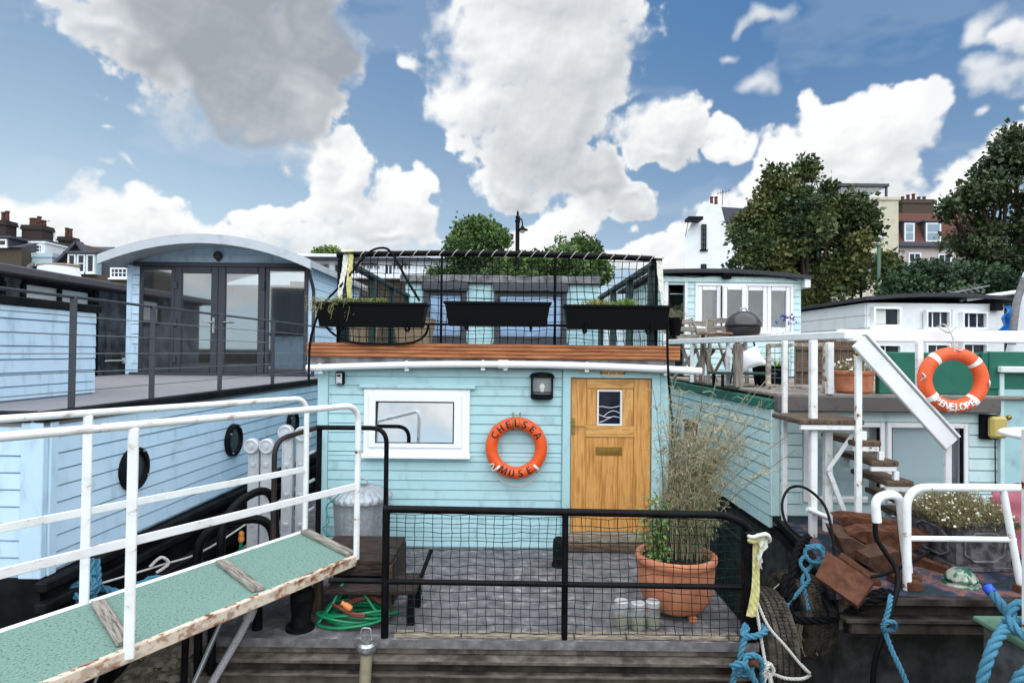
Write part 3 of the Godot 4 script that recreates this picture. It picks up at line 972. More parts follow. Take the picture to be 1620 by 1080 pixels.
func houseboat() -> void:
	var hb := thing("houseboat", V(0, -1.75, -8), "pale blue cabin houseboat with varnished wooden door and netted roof terrace", "houseboat")
	var b := Buf.new()
	# deck and hull
	b.prism(PackedVector2Array([Vector2(-2.02, -4.27), Vector2(1.68, -4.27), Vector2(1.72, -15), Vector2(-2.62, -15), Vector2(-2.62, -5.0)]), V(0, -0.06, 0), Vector3.RIGHT, Vector3.BACK, V(0, 0.06, 0))
	part("deck", b, M.deck, hb)
	b = Buf.new()
	b.prism(PackedVector2Array([Vector2(-1.96, -4.33), Vector2(1.62, -4.33), Vector2(1.66, -15), Vector2(-2.56, -15), Vector2(-2.56, -5.05)]), V(0, -1.75, 0), Vector3.RIGHT, Vector3.BACK, V(0, 1.69, 0))
	part("hull", b, M.hull, hb)
	pbox("rubbing_strake", hb, M.hull, -2.0, -0.105, -4.36, 1.66, -0.002, -4.285, 0.006)
	pbox("rubbing_strake", hb, M.hull, -2.12, -0.135, -4.40, 1.69, -0.106, -4.20, 0.006)
	pbox("rubbing_strake", hb, M.hull_dark, -2.06, -0.205, -4.38, 1.67, -0.137, -4.262, 0.004)
	pbox("rubbing_strake", hb, M.hull, -2.10, -0.228, -4.38, 1.69, -0.207, -4.215, 0.005)
	var xx := -0.78
	while xx < 1.5:     # pale edging along the deck's front
		var l := rng.randf_range(0.26, 0.46)
		var e := minf(xx + l, 1.56)
		b = Buf.new()
		b.sh = Vector2(rng.randf() * 7, rng.randf())
		b.box(V((xx + e) / 2, 0.014 + rng.randf_range(-0.003, 0.003), -4.325), V(e - xx - 0.008, 0.03, 0.07), Basis(Vector3.UP, rng.randf_range(-0.012, 0.012)), 0.006)
		part("edging_board", b, M.pale_wood, hb)
		xx = e
	# cabin: walls with an opening for the door and the window
	var FZ := -6.25
	var x0 := -1.895
	var x1 := 1.535
	var door := [0.585, 0.165, 1.385, 1.685]
	var win := [-1.40, 0.95, -0.46, 1.53]
	var wall := Buf.new()
	for r in [[x0, 0, win[0], 1.79], [win[2], 0, door[0], 1.79], [win[0], 0, win[2], win[1]], [win[0], win[3], win[2], 1.79], [door[0], 0, door[2], door[1]], [door[0], door[3], door[2], 1.79], [door[2], 0, x1, 1.79]]:
		wall.bx(r[0], r[1], FZ - 0.08, r[2], r[3], FZ - 0.018)
	wall.bx(x0, 0, -11.9, x0 + 0.06, 1.79, FZ - 0.08)
	wall.bx(x1 - 0.06, 0, -11.9, x1, 1.79, FZ - 0.08)
	wall.bx(x0, 0, -11.96, x1, 1.79, -11.9)
	var cw := part("cabin_wall", wall, M.cabin, hb)
	var kinds := [M.cabin, M.cabin_b, M.cabin_c, M.cabin]
	cladding(cw, "cladding_board", kinds, V(x0 + 0.09, 0, FZ - 0.018), Vector3.RIGHT, 0.55 - x0 - 0.145, steps(0.012, 1.775, 19), Vector3.BACK, [[win[0] - x0 - 0.09 - 0.045, win[1] - 0.045, win[2] - x0 - 0.09 + 0.045, win[3] + 0.04]])
	cladding(cw, "cladding_board", kinds, V(x1, 0, FZ - 0.1), Vector3.FORWARD, 5.5, steps(0.012, 1.775, 19), Vector3.RIGHT)
	cladding(cw, "cladding_board", kinds, V(x0, 0, FZ - 0.1), Vector3.FORWARD, 5.5, steps(0.012, 1.775, 19), Vector3.LEFT)
	pbox("corner_board", hb, M.cabin_c, x0 - 0.02, 0.005, FZ - 0.1, x0 + 0.085, 1.78, FZ + 0.008, 0.006)
	pbox("corner_board", hb, M.cabin_b, 1.47, 0.005, FZ - 0.1, x1 + 0.02, 1.78, FZ + 0.012, 0.006)
	pbox("door_jamb", hb, M.cabin_b, 0.507, 0.005, FZ - 0.09, 0.585, 1.70, FZ + 0.02, 0.005)
	pbox("door_jamb", hb, M.cabin, 1.385, 0.005, FZ - 0.09, 1.468, 1.70, FZ + 0.02, 0.005)
	pbox("door_head", hb, M.cabin_c, 0.507, 1.688, FZ - 0.09, 1.468, 1.782, FZ + 0.022, 0.005)
	pbox("threshold", hb, M.pale_wood, 0.56, 0.085, FZ - 0.1, 1.41, 0.163, FZ + 0.07, 0.008)
	pbox("threshold", hb, M.brown_wood, 0.54, 0.003, FZ - 0.01, 1.43, 0.083, FZ + 0.11, 0.008)
	# floor and ceiling and back of the room inside
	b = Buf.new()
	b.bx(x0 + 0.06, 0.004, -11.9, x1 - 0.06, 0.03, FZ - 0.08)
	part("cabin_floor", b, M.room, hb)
	# the door
	var dr := MeshInstance3D.new()
	dr.name = "door"
	b = Buf.new()
	b.bx(0.59, 0.17, FZ - 0.055, 0.866, 1.68, FZ - 0.03); b.bx(1.078, 0.17, FZ - 0.055, 1.38, 1.68, FZ - 0.03)
	b.bx(0.866, 0.17, FZ - 0.055, 1.078, 1.234, FZ - 0.03); b.bx(0.866, 1.553, FZ - 0.055, 1.078, 1.68, FZ - 0.03)
	dr = part("door", b, M.pine, hb)
	var dz := FZ - 0.03
	for d in [["stile", 0.59, 0.17, 0.742, 1.68, M.pine], ["stile", 1.212, 0.17, 1.38, 1.68, M.pine], ["rail", 0.744, 1.585, 1.21, 1.677, M.pine_light], ["rail", 0.738, 1.105, 1.214, 1.215, M.pine_light],
		["panel", 0.744, 1.217, 0.85, 1.583, M.pine], ["panel", 1.096, 1.217, 1.21, 1.583, M.pine_light], ["door_plank", 0.744, 0.175, 0.902, 1.103, M.pine], ["door_plank", 0.904, 0.175, 1.056, 1.103, M.pine], ["door_plank", 1.058, 0.175, 1.21, 1.103, M.pine]]:
		var up: float = 0.024 if d[0] == "stile" else 0.026 if d[0] == "rail" else 0.016
		b = Buf.new()
		b.sh = Vector2(rng.randf() * 9, rng.randf() * 9)
		b.bx(d[1], d[2], dz, d[3], d[4], dz + up, 0.0035)
		part(d[0], b, d[5], dr)
	b = Buf.new()
	for r in [[0.848, 1.217, 0.866, 1.57], [1.078, 1.217, 1.096, 1.57], [0.866, 1.217, 1.078, 1.234], [0.866, 1.553, 1.078, 1.57]]: b.bx(r[0], r[1], dz - 0.012, r[2], r[3], dz + 0.027, 0.003)
	part("window_frame", b, M.white, dr)
	b = Buf.new()
	b.bx(0.866, 1.234, dz - 0.016, 1.078, 1.553, dz - 0.006)
	part("pane", b, M.dark_door_glass, dr)
	b = Buf.new()     # the leaded waves
	for wv in [[[0.866, 1.40], [0.90, 1.405], [0.94, 1.397], [0.985, 1.393], [1.03, 1.40], [1.078, 1.412]], [[0.866, 1.325], [0.90, 1.312], [0.93, 1.30], [0.975, 1.298], [1.02, 1.306], [1.05, 1.300], [1.078, 1.295]], [[0.915, 1.305], [0.95, 1.335], [0.99, 1.357], [1.03, 1.36], [1.078, 1.34]], [[0.875, 1.246], [0.92, 1.262], [0.96, 1.285], [1.0, 1.30]]]:
		var q := []
		for w in wv: q.append(V(w[0], w[1], dz - 0.004))
		b.tube(curve(q, 5), 0.0034, 6)
	part("leading", b, M.white, dr)
	b = Buf.new()
	b.bx(0.838, 0.925, dz + 0.016, 1.098, 1.008, dz + 0.024, 0.004)
	b.bx(0.862, 0.942, dz + 0.024, 1.074, 0.992, dz + 0.03, 0.003)
	var lb := part("letter_box", b, M.brass, dr)
	b = Buf.new()
	b.bx(0.880, 0.955, dz + 0.03, 1.056, 0.979, dz + 0.034, 0.002)
	part("flap", b, M.brass, lb)
	b = Buf.new()
	b.bx(0.592, 1.125, dz + 0.024, 0.632, 1.29, dz + 0.03, 0.003)
	b.lathe([Vector2(0, 0.012), Vector2(0.010, 0.01), Vector2(0.012, 0)], V(0.612, 1.262, dz + 0.03), 12, Basis(Vector3.RIGHT, PI / 2))
	b.lathe([Vector2(0, 0.01), Vector2(0.008, 0.008), Vector2(0.01, 0)], V(0.612, 1.15, dz + 0.03), 12, Basis(Vector3.RIGHT, PI / 2))
	b.tube(pts([V(0.612, 1.215, dz + 0.028), V(0.612, 1.215, dz + 0.06), V(0.64, 1.215, dz + 0.066), V(0.735, 1.213, dz + 0.062)]), 0.007, 8)
	part("handle", b, M.brass, dr)
	# window
	b = Buf.new()
	for r in [[-1.452, 0.905, -1.36, 1.56], [-0.50, 0.905, -0.408, 1.56], [-1.36, 0.905, -0.50, 0.99], [-1.36, 1.48, -0.50, 1.56]]: b.bx(r[0], r[1], FZ - 0.07, r[2], r[3], FZ + 0.028, 0.005)
	var wn := part("window", b, M.upvc, hb)
	b = Buf.new()
	for r in [[-1.405, 0.985, -1.328, 1.515], [-0.565, 0.985, -0.487, 1.515], [-1.328, 0.985, -0.565, 1.035], [-1.328, 1.435, -0.565, 1.515]]: b.bx(r[0], r[1], FZ - 0.03, r[2], r[3], FZ + 0.046, 0.007)
	part("sash", b, M.upvc, wn)
	b = Buf.new()
	b.box(V(-0.9465, 1.235, FZ + 0.018), V(0.762, 0.402, 0.006), Basis(Vector3.RIGHT, -0.105))
	part("pane", b, M.pane_bright, wn)
	b = Buf.new()
	for r in [[-1.33, 1.033, -1.321, 1.437], [-0.572, 1.033, -0.563, 1.437], [-1.321, 1.033, -0.572, 1.041], [-1.321, 1.429, -0.572, 1.437]]: b.bx(r[0], r[1], FZ + 0.01, r[2], r[3], FZ + 0.047)
	part("gasket", b, M.black, wn)
	pbox("sill", wn, M.upvc, -1.462, 0.883, FZ + 0.0, -0.398, 0.92, FZ + 0.075, 0.006)
	pbox("drip_board", wn, M.cabin_c, -1.495, 1.565, FZ - 0.01, -0.355, 1.606, FZ + 0.05, 0.006)
	b = Buf.new()
	b.sheet(wavy(V(-1.3, 1.44, FZ - 0.16), Vector3.RIGHT, 0.72, -0.44, 26, 0.012))
	part("curtain", b, M.curtain, wn)
	# gutter pipe with its clips, bowed with the roof
	var cam := func(x: float) -> float: return 1.815 - 0.052 * pow((x - 0.0) / 1.9, 2.0)
	var gp := []
	for i in 21:
		var x := lerpf(-1.99, -0.09, i / 20.0)
		gp.append(V(x, cam.call(x), -6.135))
	var gt := ptube("gutter_pipe", hb, M.upvc, pts(gp), 0.033, 16)
	gp = []
	for i in 21:
		var x := lerpf(-0.13, 1.84, i / 20.0)
		gp.append(V(x, cam.call(x), -6.135))
	b = Buf.new()
	b.tube(pts(gp), 0.036, 16)
	b.tube(pts([gp[0], gp[1]]), 0.043, 16)
	part("gutter_pipe", b, M.upvc, hb)
	for x in [-1.86, -1.02, -0.28, -0.06, 0.73, 1.5]:
		b = Buf.new()
		b.tube(pts([V(x - 0.012, cam.call(x), -6.135), V(x + 0.012, cam.call(x), -6.135)]), 0.041, 14)
		b.bx(x - 0.02, cam.call(x) - 0.06, -6.17, x + 0.02, cam.call(x) - 0.036, -6.13, 0.003)
		b.bx(x - 0.02, cam.call(x) - 0.055, FZ, x + 0.02, cam.call(x) - 0.04, -6.165, 0.0)
		part("pipe_clip", b, M.upvc, gt)
	# edge of the roof terrace: grey board below, grooved decking board above
	pbox("fascia_board", hb, M.grey_trim, -1.985, 1.78, -6.26, 1.60, 1.873, -6.185, 0.006)
	b = Buf.new()
	b.ux = Vector3.RIGHT
	var prof := PackedVector2Array([Vector2(0, 0)])
	for k in 4:
		var y := k * 0.0355
		for q in [[0.020, 0.0], [0.020, 0.007], [0.036, 0.009], [0.036, 0.031], [0.034, 0.0345]]: prof.append(Vector2(q[0], y + q[1]))
	prof.append(Vector2(0, 0.142))
	b.prism(prof, V(-2.0, 1.868, -6.19), Vector3.BACK, Vector3.UP, V(3.64, 0, 0))
	for i in b.v.size(): b.t[i] = Vector2(b.v[i].x, b.v[i].y + b.v[i].z)
	part("decking_board", b, M.cedar, hb)
	b = Buf.new()
	b.bx(-1.99, 1.875, -11.95, 1.62, 1.985, -6.20)
	b.bx(x0, 1.785, -11.95, x1, 1.876, -6.27)
	part("roof", b, M.roof_felt, hb)
	# rail round the terrace
	var zr := -6.24
	var hp := func(px_, py_): return pz(px_, py_, zr)
	var ra: Vector3 = hp.call(533, 403)
	var rb: Vector3 = hp.call(1047, 410)
	var top := []
	for i in 13:
		var f := i / 12.0
		top.append(ra.lerp(rb, f) + V(0, 0.035 * sin(PI * f), 0))
	var tr := ptube("rail", hb, M.black_pipe, pts(top), 0.029, 14)
	b = Buf.new()
	for i in 47:      # the cord that laces the net to the rail
		var f := 0.04 + 0.93 * i / 46.0
		var p: Vector3 = ra.lerp(rb, f) + V(0, 0.035 * sin(PI * f), 0)
		if i % 2 == 0:
			b.tube(curve([p + V(-0.03, -0.034, 0.012), p + V(-0.005, 0.0, 0.033), p + V(0.025, 0.034, 0.008), p + V(0.03, 0.02, -0.03)], 3), 0.0042, 5)
	part("lacing_cord", b, M.white_rope, tr)
	for x in [537.0, 699.0, 879.0]:
		var p: Vector3 = hp.call(x, 405)
		ptube("rail_post", hb, M.black_pipe, pts([V(p.x, 1.985, zr), V(p.x, p.y, zr)]), 0.012 if x > 600 else 0.02, 8)
	ptube("rail_post", hb, M.black_pipe, pts([V(rb.x - 0.05, 1.985, zr), V(rb.x - 0.05, rb.y, zr)]), 0.016, 8)
	ptube("rail", hb, M.black_pipe, pts([V(ra.x, 2.2, zr + 0.04), V(rb.x, 2.2, zr + 0.04)]), 0.012, 8)
	# green side rails running back
	for s in [-1.0, 1.0]:
		var xs: float = -1.72 if s < 0 else 1.44
		for k in 4:
			var z := -6.5 - k * 1.25
			pbox("rail_post", hb, M.dark_green, xs - 0.04, 1.985, z - 0.04, xs + 0.04, 2.82, z + 0.04, 0.006)
		pbar("handrail", hb, M.dark_green, V(xs, 2.84, -6.3), V(xs, 2.84, -10.35), 0.09, 0.045)
		pbar("handrail", hb, M.dark_green, V(xs, 2.42, -6.4), V(xs, 2.42, -10.35), 0.03, 0.07)
	# rear cabin with two roof windows
	var rz := -10.5
	b = Buf.new()
	b.bx(-1.78, 1.985, rz - 1.6, 1.43, 3.07, rz)
	var rc := part("rear_cabin", b, M.cabin, hb)
	cladding(rc, "cladding_board", kinds, V(-1.78, 0, rz), Vector3.RIGHT, 3.21, steps(1.99, 3.07, 9), Vector3.BACK, [], 0.012)
	pbox("roof_edge", hb, M.grey_trim, -1.86, 3.072, rz - 1.65, 1.46, 3.2, rz + 0.1, 0.01)
	for w in [[-1.47, -0.76], [-0.30, 0.90]]:
		b = Buf.new()
		for r in [[w[0], 2.1, w[0] + 0.1, 2.96], [w[1] - 0.1, 2.1, w[1], 2.96], [w[0] + 0.1, 2.1, w[1] - 0.1, 2.2], [w[0] + 0.1, 2.86, w[1] - 0.1, 2.96]]: b.bx(r[0], r[1], rz + 0.013, r[2], r[3], rz + 0.075, 0.006)
		var w2 := part("window", b, M.anthracite, hb)
		b = Buf.new()
		b.bx(w[0] + 0.1, 2.2, rz + 0.03, w[1] - 0.1, 2.86, rz + 0.04)
		part("pane", b, M.blue_pane, w2)
		pbox("shutter_box", w2, M.anthracite, w[0] - 0.02, 2.93, rz + 0.013, w[1] + 0.02, 3.06, rz + 0.17, 0.01)
		pbox("sill", w2, M.anthracite, w[0] - 0.02, 2.06, rz + 0.013, w[1] + 0.02, 2.098, rz + 0.13, 0.006)
	# front rail of the deck
	var fz := -4.30
	for x in [-0.84, 0.374]:
		ptube("rail_post", hb, M.black_pipe, pts([V(x, 0.0, fz), V(x, 0.855, fz)]), 0.022 if x > 0 else 0.026, 12)
	pbox("rail_post", hb, M.black_pipe, 1.575, 0.0, fz - 0.04, 1.665, 0.74, fz + 0.035, 0.008)
	ptube("rail", hb, M.black_pipe, bend([V(-0.86, 0.862, fz), V(1.47, 0.845, fz), V(1.63, 0.76, fz - 0.02), V(1.645, 0.60, fz - 0.02)], 0.1), 0.026, 14)
	ptube("rail", hb, M.black_pipe, pts([V(-1.22, 0.377, fz), V(1.64, 0.36, fz)]), 0.019, 12)
	ptube("pipe_stub", hb, M.black_pipe, pts([V(-2.03, -0.2, -4.16), V(-2.03, 0.24, -4.16)]), 0.026, 12)
	ptube("pipe_stub", hb, M.black_pipe, pts([V(-1.95, -0.2, -4.18), V(-1.95, 0.27, -4.18)]), 0.026, 12)
	# bent rail at the left side of the deck
	ptube("side_rail", hb, M.side_pipe, bend([V(-1.91, -0.35, -5.12), V(-1.91, 1.20, -5.12), V(-1.71, 1.25, -5.6)], 0.14), 0.021, 12)
	ptube("side_rail", hb, M.black_pipe, bend([V(-1.72, 1.252, -5.58), V(-1.10, 1.25, -5.6), V(-1.10, 0.0, -5.6)], 0.14, 8), 0.021, 12)
	ptube("side_rail", hb, M.black_pipe, pts([V(-1.70, 0.0, -5.62), V(-1.70, 1.26, -5.62)]), 0.024, 12)
	ptube("side_rail", hb, M.black_pipe, pts([V(1.645, 0.6, -4.34), V(1.66, 0.6, -6.1)]), 0.017, 10)
	# iron hoops at the corner
	ptube("hoop", hb, M.black_pipe, bend([V(-2.52, -0.1, -5.1), V(-2.50, 0.50, -5.1), V(-2.0, 0.54, -5.35), V(-1.99, 0.1, -5.36)], 0.24, 10), 0.036, 14)
	ptube("hoop", hb, M.black_pipe, bend([V(-2.33, -0.1, -5.12), V(-2.33, 0.62, -5.12), V(-2.08, 0.78, -5.55), V(-2.06, 0.2, -5.6)], 0.26, 10), 0.034, 14)
	ptube("pipe_stub", hb, M.black_pipe, pts([V(-1.74, -0.02, -4.4), V(-1.74, 0.30, -4.4)]), 0.034, 12)
	# mooring bollard
	b = Buf.new()
	b.lathe([Vector2(0.0, 0.30), Vector2(0.045, 0.295), Vector2(0.075, 0.27), Vector2(0.083, 0.22), Vector2(0.075, 0.16), Vector2(0.066, 0.10), Vector2(0.066, 0.025), Vector2(0.098, 0.02), Vector2(0.098, 0.0)], V(-1.45, 0.0, -4.42), 24, Basis(Vector3.BACK, -0.06))
	part("bollard", b, M.rubber, hb)

func wavy(o: Vector3, u: Vector3, w: float, h: float, n: int, amp: float) -> Array:
	var rows := []
	for j in 5:
		var r := PackedVector3Array()
		for i in n * 3 + 1:
			var f := float(i) / (n * 3)
			r.append(o + u * w * f + V(0, h * j / 4.0, 0) + u.cross(Vector3.UP) * sin(f * n * TAU * 0.5 + sin(f * 9.0)) * amp)
		rows.append(r)
	return rows

func on_main_boat() -> void:
	var b := Buf.new()
	var FZ := -6.25
	# netting
	net(b, V(-0.82, 0.83, -4.30), V(1.56, 0.815, -4.30), V(1.60, 0.035, -4.30), V(-0.82, 0.03, -4.30), 40, 14, 0.0028, 0.02, 0.01, Vector3.BACK)
	net(b, V(1.62, 0.72, -4.36), V(1.62, 0.78, -5.9), V(1.64, 0.05, -5.9), V(1.63, 0.05, -4.36), 22, 12, 0.0022, 0.02, 0.01, Vector3.RIGHT)
	net(b, V(-1.06, 0.72, -5.5), V(-0.85, 0.78, -4.32), V(-0.85, 0.05, -4.32), V(-1.06, 0.05, -5.5), 18, 12, 0.0022, 0.03, 0.01, Vector3.LEFT)
	one("netting", b, M.net, "dark green net laced to the black rail along the front deck", "netting", "knotted nets")
	b = Buf.new()
	net(b, V(-1.71, 2.87, -6.24), V(1.46, 2.84, -6.24), V(1.48, 1.99, -6.20), V(-1.72, 1.99, -6.20), 42, 11, 0.0044, 0.03, 0.015, Vector3.BACK)
	net(b, V(-1.72, 2.85, -6.26), V(-1.72, 2.85, -10.3), V(-1.72, 1.99, -10.3), V(-1.72, 1.99, -6.26), 34, 9, 0.0026, 0.03, 0.0, Vector3.LEFT)
	net(b, V(1.46, 2.84, -6.26), V(1.46, 2.85, -10.3), V(1.46, 1.99, -10.3), V(1.46, 1.99, -6.26), 34, 9, 0.0026, 0.03, 0.0, Vector3.RIGHT)
	one("netting", b, M.net_dark, "wide black net hung round the roof terrace above the cabin", "netting", "knotted nets")
	# planters hung outside the terrace rail
	var labels := ["black trough planter with trailing yellowish plants, left end of the terrace rail", "black trough planter with nothing growing, in the middle of the terrace rail", "black trough planter with two grass tufts, right end of the terrace rail"]
	var spans := [[pz(503, 482, -6.05), pz(675, 482, -6.05)], [pz(705, 477, -6.05), pz(870, 477, -6.05)], [pz(893, 482, -6.05), pz(1057, 484, -6.05)]]
	for i in 3:
		var a: Vector3 = spans[i][0]
		var e: Vector3 = spans[i][1]
		var w: float = e.x - a.x
		var t := thing("trough_planter", V((a.x + e.x) / 2, 2.17, -6.05), labels[i], "planter", "black troughs on the terrace rail")
		var y1 := 2.385 + (0.02 if i == 1 else 0.0)
		var y0 := y1 - 0.225
		b = Buf.new()
		var k := 0.035
		var q := func(x: float, y: float, z: float) -> Vector3: return V(x, y, z)
		for s in [[0.0, 0.0], [0.012, 1.0]]:
			var d: float = s[0]
			var A := [V(a.x + k + d, y0 + d, -5.98 - d), V(e.x - k - d, y0 + d, -5.98 - d), V(e.x - k - d, y0 + d, -6.14 + d), V(a.x + k + d, y0 + d, -6.14 + d)]
			var B := [V(a.x + d, y1, -5.95 - d), V(e.x - d, y1, -5.95 - d), V(e.x - d, y1, -6.19 + d), V(a.x + d, y1, -6.19 + d)]
			for n in 4:
				var out: Vector3 = [Vector3.BACK, Vector3.RIGHT, Vector3.FORWARD, Vector3.LEFT][n]
				b.face([A[n], A[(n + 1) % 4], B[(n + 1) % 4], B[n]], out * (1.0 - 2.0 * s[1]))
			b.face(A, Vector3.DOWN * (1.0 - 2.0 * s[1]))
		part("trough", b, M.planter, t)
		b = Buf.new()
		for r in [[a.x - 0.012, -5.95, e.x + 0.012, -5.937], [a.x - 0.012, -6.203, e.x + 0.012, -6.19], [a.x - 0.012, -6.19, a.x, -5.95], [e.x, -6.19, e.x + 0.012, -5.95]]: b.bx(r[0], y1 - 0.02, r[1], r[2], y1 + 0.004, r[3], 0.002)
		part("rim", b, M.planter, t)
		b = Buf.new()
		b.bx(a.x + 0.014, y1 - 0.05, -6.175, e.x - 0.014, y1 - 0.03, -5.965)
		part("soil", b, M.soil, t)
		for x in [a.x + w * 0.2, a.x + w * 0.82]:
			b = Buf.new()
			b.tube(bend([V(x, y0 + 0.06, -5.955), V(x, y0 - 0.03, -5.965), V(x, y0 - 0.035, -6.16), V(x, 2.2, -6.2)], 0.02, 3), 0.011, 6)
			part("bracket", b, M.black_pipe, t)
	# lifebuoy with its lettering
	var c := V(0.052, 1.0, FZ + 0.06)
	var lb := thing("lifebuoy", V(c.x, 0.64, c.z), "orange lifebuoy with black lettering on the pale blue cabin wall", "lifebuoy", "orange lifebuoys")
	b = Buf.new()
	torus(b, c, Basis.IDENTITY, 0.243, 0.058, 0, TAU, 96, 24)
	part("ring", b, M.orange, lb)
	b = Buf.new()
	ring_text(b, "CHELSEA", c, Basis.IDENTITY, 0.243, 0.058, PI / 2, deg_to_rad(118), 0.072, true)
	part("lettering", b, M.ink, lb)
	b = Buf.new()
	ring_text(b, "MUSE", c, Basis.IDENTITY, 0.243, 0.058, PI * 1.5, deg_to_rad(62), 0.072, false)
	part("lettering", b, M.ink, lb)
	for d in [40.0, 140.0, 226.0, 318.0]:
		b = Buf.new()
		var a := deg_to_rad(d)
		torus(b, c, Basis.IDENTITY, 0.249, 0.0595, a - 0.045, a + 0.045, 6, 20)
		part("grab_band", b, M.bright if d > 200 else M.orange_b, lb)
	b = Buf.new()
	var gl := []
	for d in [318.0, 300.0, 282.0, 264.0, 246.0, 228.0]:
		var a := deg_to_rad(d)
		var k: float = 0.318 + 0.055 * sin(PI * (d - 228.0) / 90.0)
		gl.append(c + V(cos(a) * k, sin(a) * k, 0.0))
	b.rope(curve(gl, 6), 0.0065)
	gl = []
	for d in [-38.0, -20.0, 0.0, 20.0, 38.0]:
		var a := deg_to_rad(d)
		gl.append(c + V(cos(a) * 0.306, sin(a) * 0.306, 0.0))
	b.rope(curve(gl, 6), 0.0055)
	b.tube(curve([c + V(-0.23, -0.19, 0.05), c + V(-0.26, -0.16, 0.07), c + V(-0.215, -0.15, 0.075), c + V(-0.235, -0.21, 0.07), c + V(-0.19, -0.2, 0.06)], 5), 0.008, 6)
	part("grab_line", b, M.white_rope, lb)
	for x in [-0.034, 0.034]:
		b = Buf.new()
		b.tube(curve([V(c.x + x, 1.335, FZ), V(c.x + x, 1.335, FZ + 0.05), V(c.x + x, 1.29, FZ + 0.12), V(c.x + x, 1.19, FZ + 0.125), V(c.x + x, 1.175, FZ + 0.02)], 4), 0.006, 6)
		part("hook", b, M.brass, lb)
	# lamp by the door
	var lm := thing("wall_lamp", V(0.30, 1.47, FZ + 0.05), "dark half-lantern wall lamp with ribbed glass beside the door", "wall lamp")
	b = Buf.new()
	b.bx(0.195, 1.475, FZ + 0.0, 0.405, 1.72, FZ + 0.02, 0.004)
	for x in [0.197, 0.397]: b.bx(x - 0.006, 1.5, FZ + 0.018, x + 0.012, 1.69, FZ + 0.045, 0.003)
	part("back_plate", b, M.black, lm)
	b = Buf.new()
	half(b, [Vector2(0.125, 1.690), Vector2(0.125, 1.70), Vector2(0.10, 1.728), Vector2(0.05, 1.738), Vector2(0.0, 1.74)], V(0.30, 0, FZ + 0.02))
	b.bx(0.175, 1.686, FZ + 0.005, 0.425, 1.70, FZ + 0.02, 0.002)
	part("hood", b, M.black, lm)
	b = Buf.new()
	half(b, [Vector2(0.096, 1.52), Vector2(0.096, 1.69)], V(0.30, 0, FZ + 0.02))
	part("lamp_glass", b, M.lamp_pane, lm)
	b = Buf.new()
	b.lathe([Vector2(0.0, 0.085), Vector2(0.02, 0.08), Vector2(0.03, 0.055), Vector2(0.02, 0.02), Vector2(0.018, 0.0)], V(0.30, 1.545, FZ + 0.06), 14, Basis.IDENTITY, true)
	part("bulb", b, M.lamp_glass, lm)
	b = Buf.new()
	half(b, [Vector2(0.0, 1.47), Vector2(0.10, 1.474), Vector2(0.112, 1.49), Vector2(0.112, 1.522), Vector2(0.1, 1.528), Vector2(0.0, 1.529)], V(0.30, 0, FZ + 0.02))
	half(b, [Vector2(0.103, 1.54), Vector2(0.106, 1.545), Vector2(0.103, 1.55)], V(0.30, 0, FZ + 0.02))
	part("lamp_base", b, M.black, lm)
	# key safe
	var ks := thing("key_safe", V(-1.69, 1.59, FZ + 0.02), "small black key safe with silver front high on the cabin wall", "key safe")
	pbox("case", ks, M.black, -1.733, 1.595, FZ + 0.0, -1.645, 1.725, FZ + 0.045, 0.012)
	pbox("cover", ks, M.alu, -1.722, 1.604, FZ + 0.045, -1.664, 1.708, FZ + 0.053, 0.006)
	pbox("dial", ks, M.black, -1.712, 1.676, FZ + 0.053, -1.676, 1.696, FZ + 0.058, 0.003)
	pbox("lettering", ks, M.ink, -1.712, 1.609, FZ + 0.0531, -1.674, 1.616, FZ + 0.0536, 0.0)
	# sign over the door
	var sg := thing("sign", V(1.0, 1.712, FZ + 0.024), "small brass-coloured warning sign above the wooden door", "sign")
	pbox("plate", sg, M.sign_plate, 0.888, 1.708, FZ + 0.023, 1.10, 1.766, FZ + 0.028, 0.002)
	b = Buf.new()
	b.add(words("Mind your head", 0.024), Transform3D(Basis.IDENTITY, V(0.994, 1.737, FZ + 0.0288)))
	part("lettering", b, M.sign_ink, sg)
	# dustbin
	var bn := thing("dustbin", V(-1.365, 0.0, -5.8), "ribbed galvanised dustbin with domed lid by the cabin corner", "dustbin")
	b = Buf.new()
	var bp := [Vector2(0.20, 0.0), Vector2(0.205, 0.02)]
	for i in 9: bp.append(Vector2(0.205 + 0.036 * i / 8.0, 0.03 + 0.52 * i / 8.0))
	bp.append(Vector2(0.252, 0.575)); bp.append(Vector2(0.244, 0.59))
	fluted(b, bp, V(-1.365, 0, -5.8), 60, 0.006, 20)
	part("body", b, M.zinc, bn)
	b = Buf.new()
	fluted(b, [Vector2(0.272, 0.575), Vector2(0.276, 0.60), Vector2(0.262, 0.625), Vector2(0.20, 0.668), Vector2(0.11, 0.70), Vector2(0.0, 0.71)], V(-1.365, 0, -5.8), 72, 0.011, 24)
	part("lid", b, M.zinc, bn)
	b = Buf.new()
	b.tube(curve([V(-1.425, 0.695, -5.8), V(-1.42, 0.745, -5.79), V(-1.365, 0.77, -5.79), V(-1.31, 0.745, -5.79), V(-1.305, 0.695, -5.8)], 5), 0.007, 8)
	part("handle", b, M.zinc, bn)
	b = Buf.new()
	b.tube(curve([V(-1.12, 0.56, -5.75), V(-1.075, 0.55, -5.74), V(-1.07, 0.48, -5.74), V(-1.12, 0.45, -5.75)], 5), 0.008, 8)
	part("handle", b, M.zinc, bn)
	b = Buf.new()
	b.tube(curve([V(-1.36, 0.73, -5.76), V(-1.46, 0.70, -5.60), V(-1.56, 0.62, -5.58), V(-1.63, 0.54, -5.62), V(-1.60, 0.42, -5.6), V(-1.65, 0.36, -5.6), V(-1.58, 0.30, -5.6)], 7), 0.006, 6)
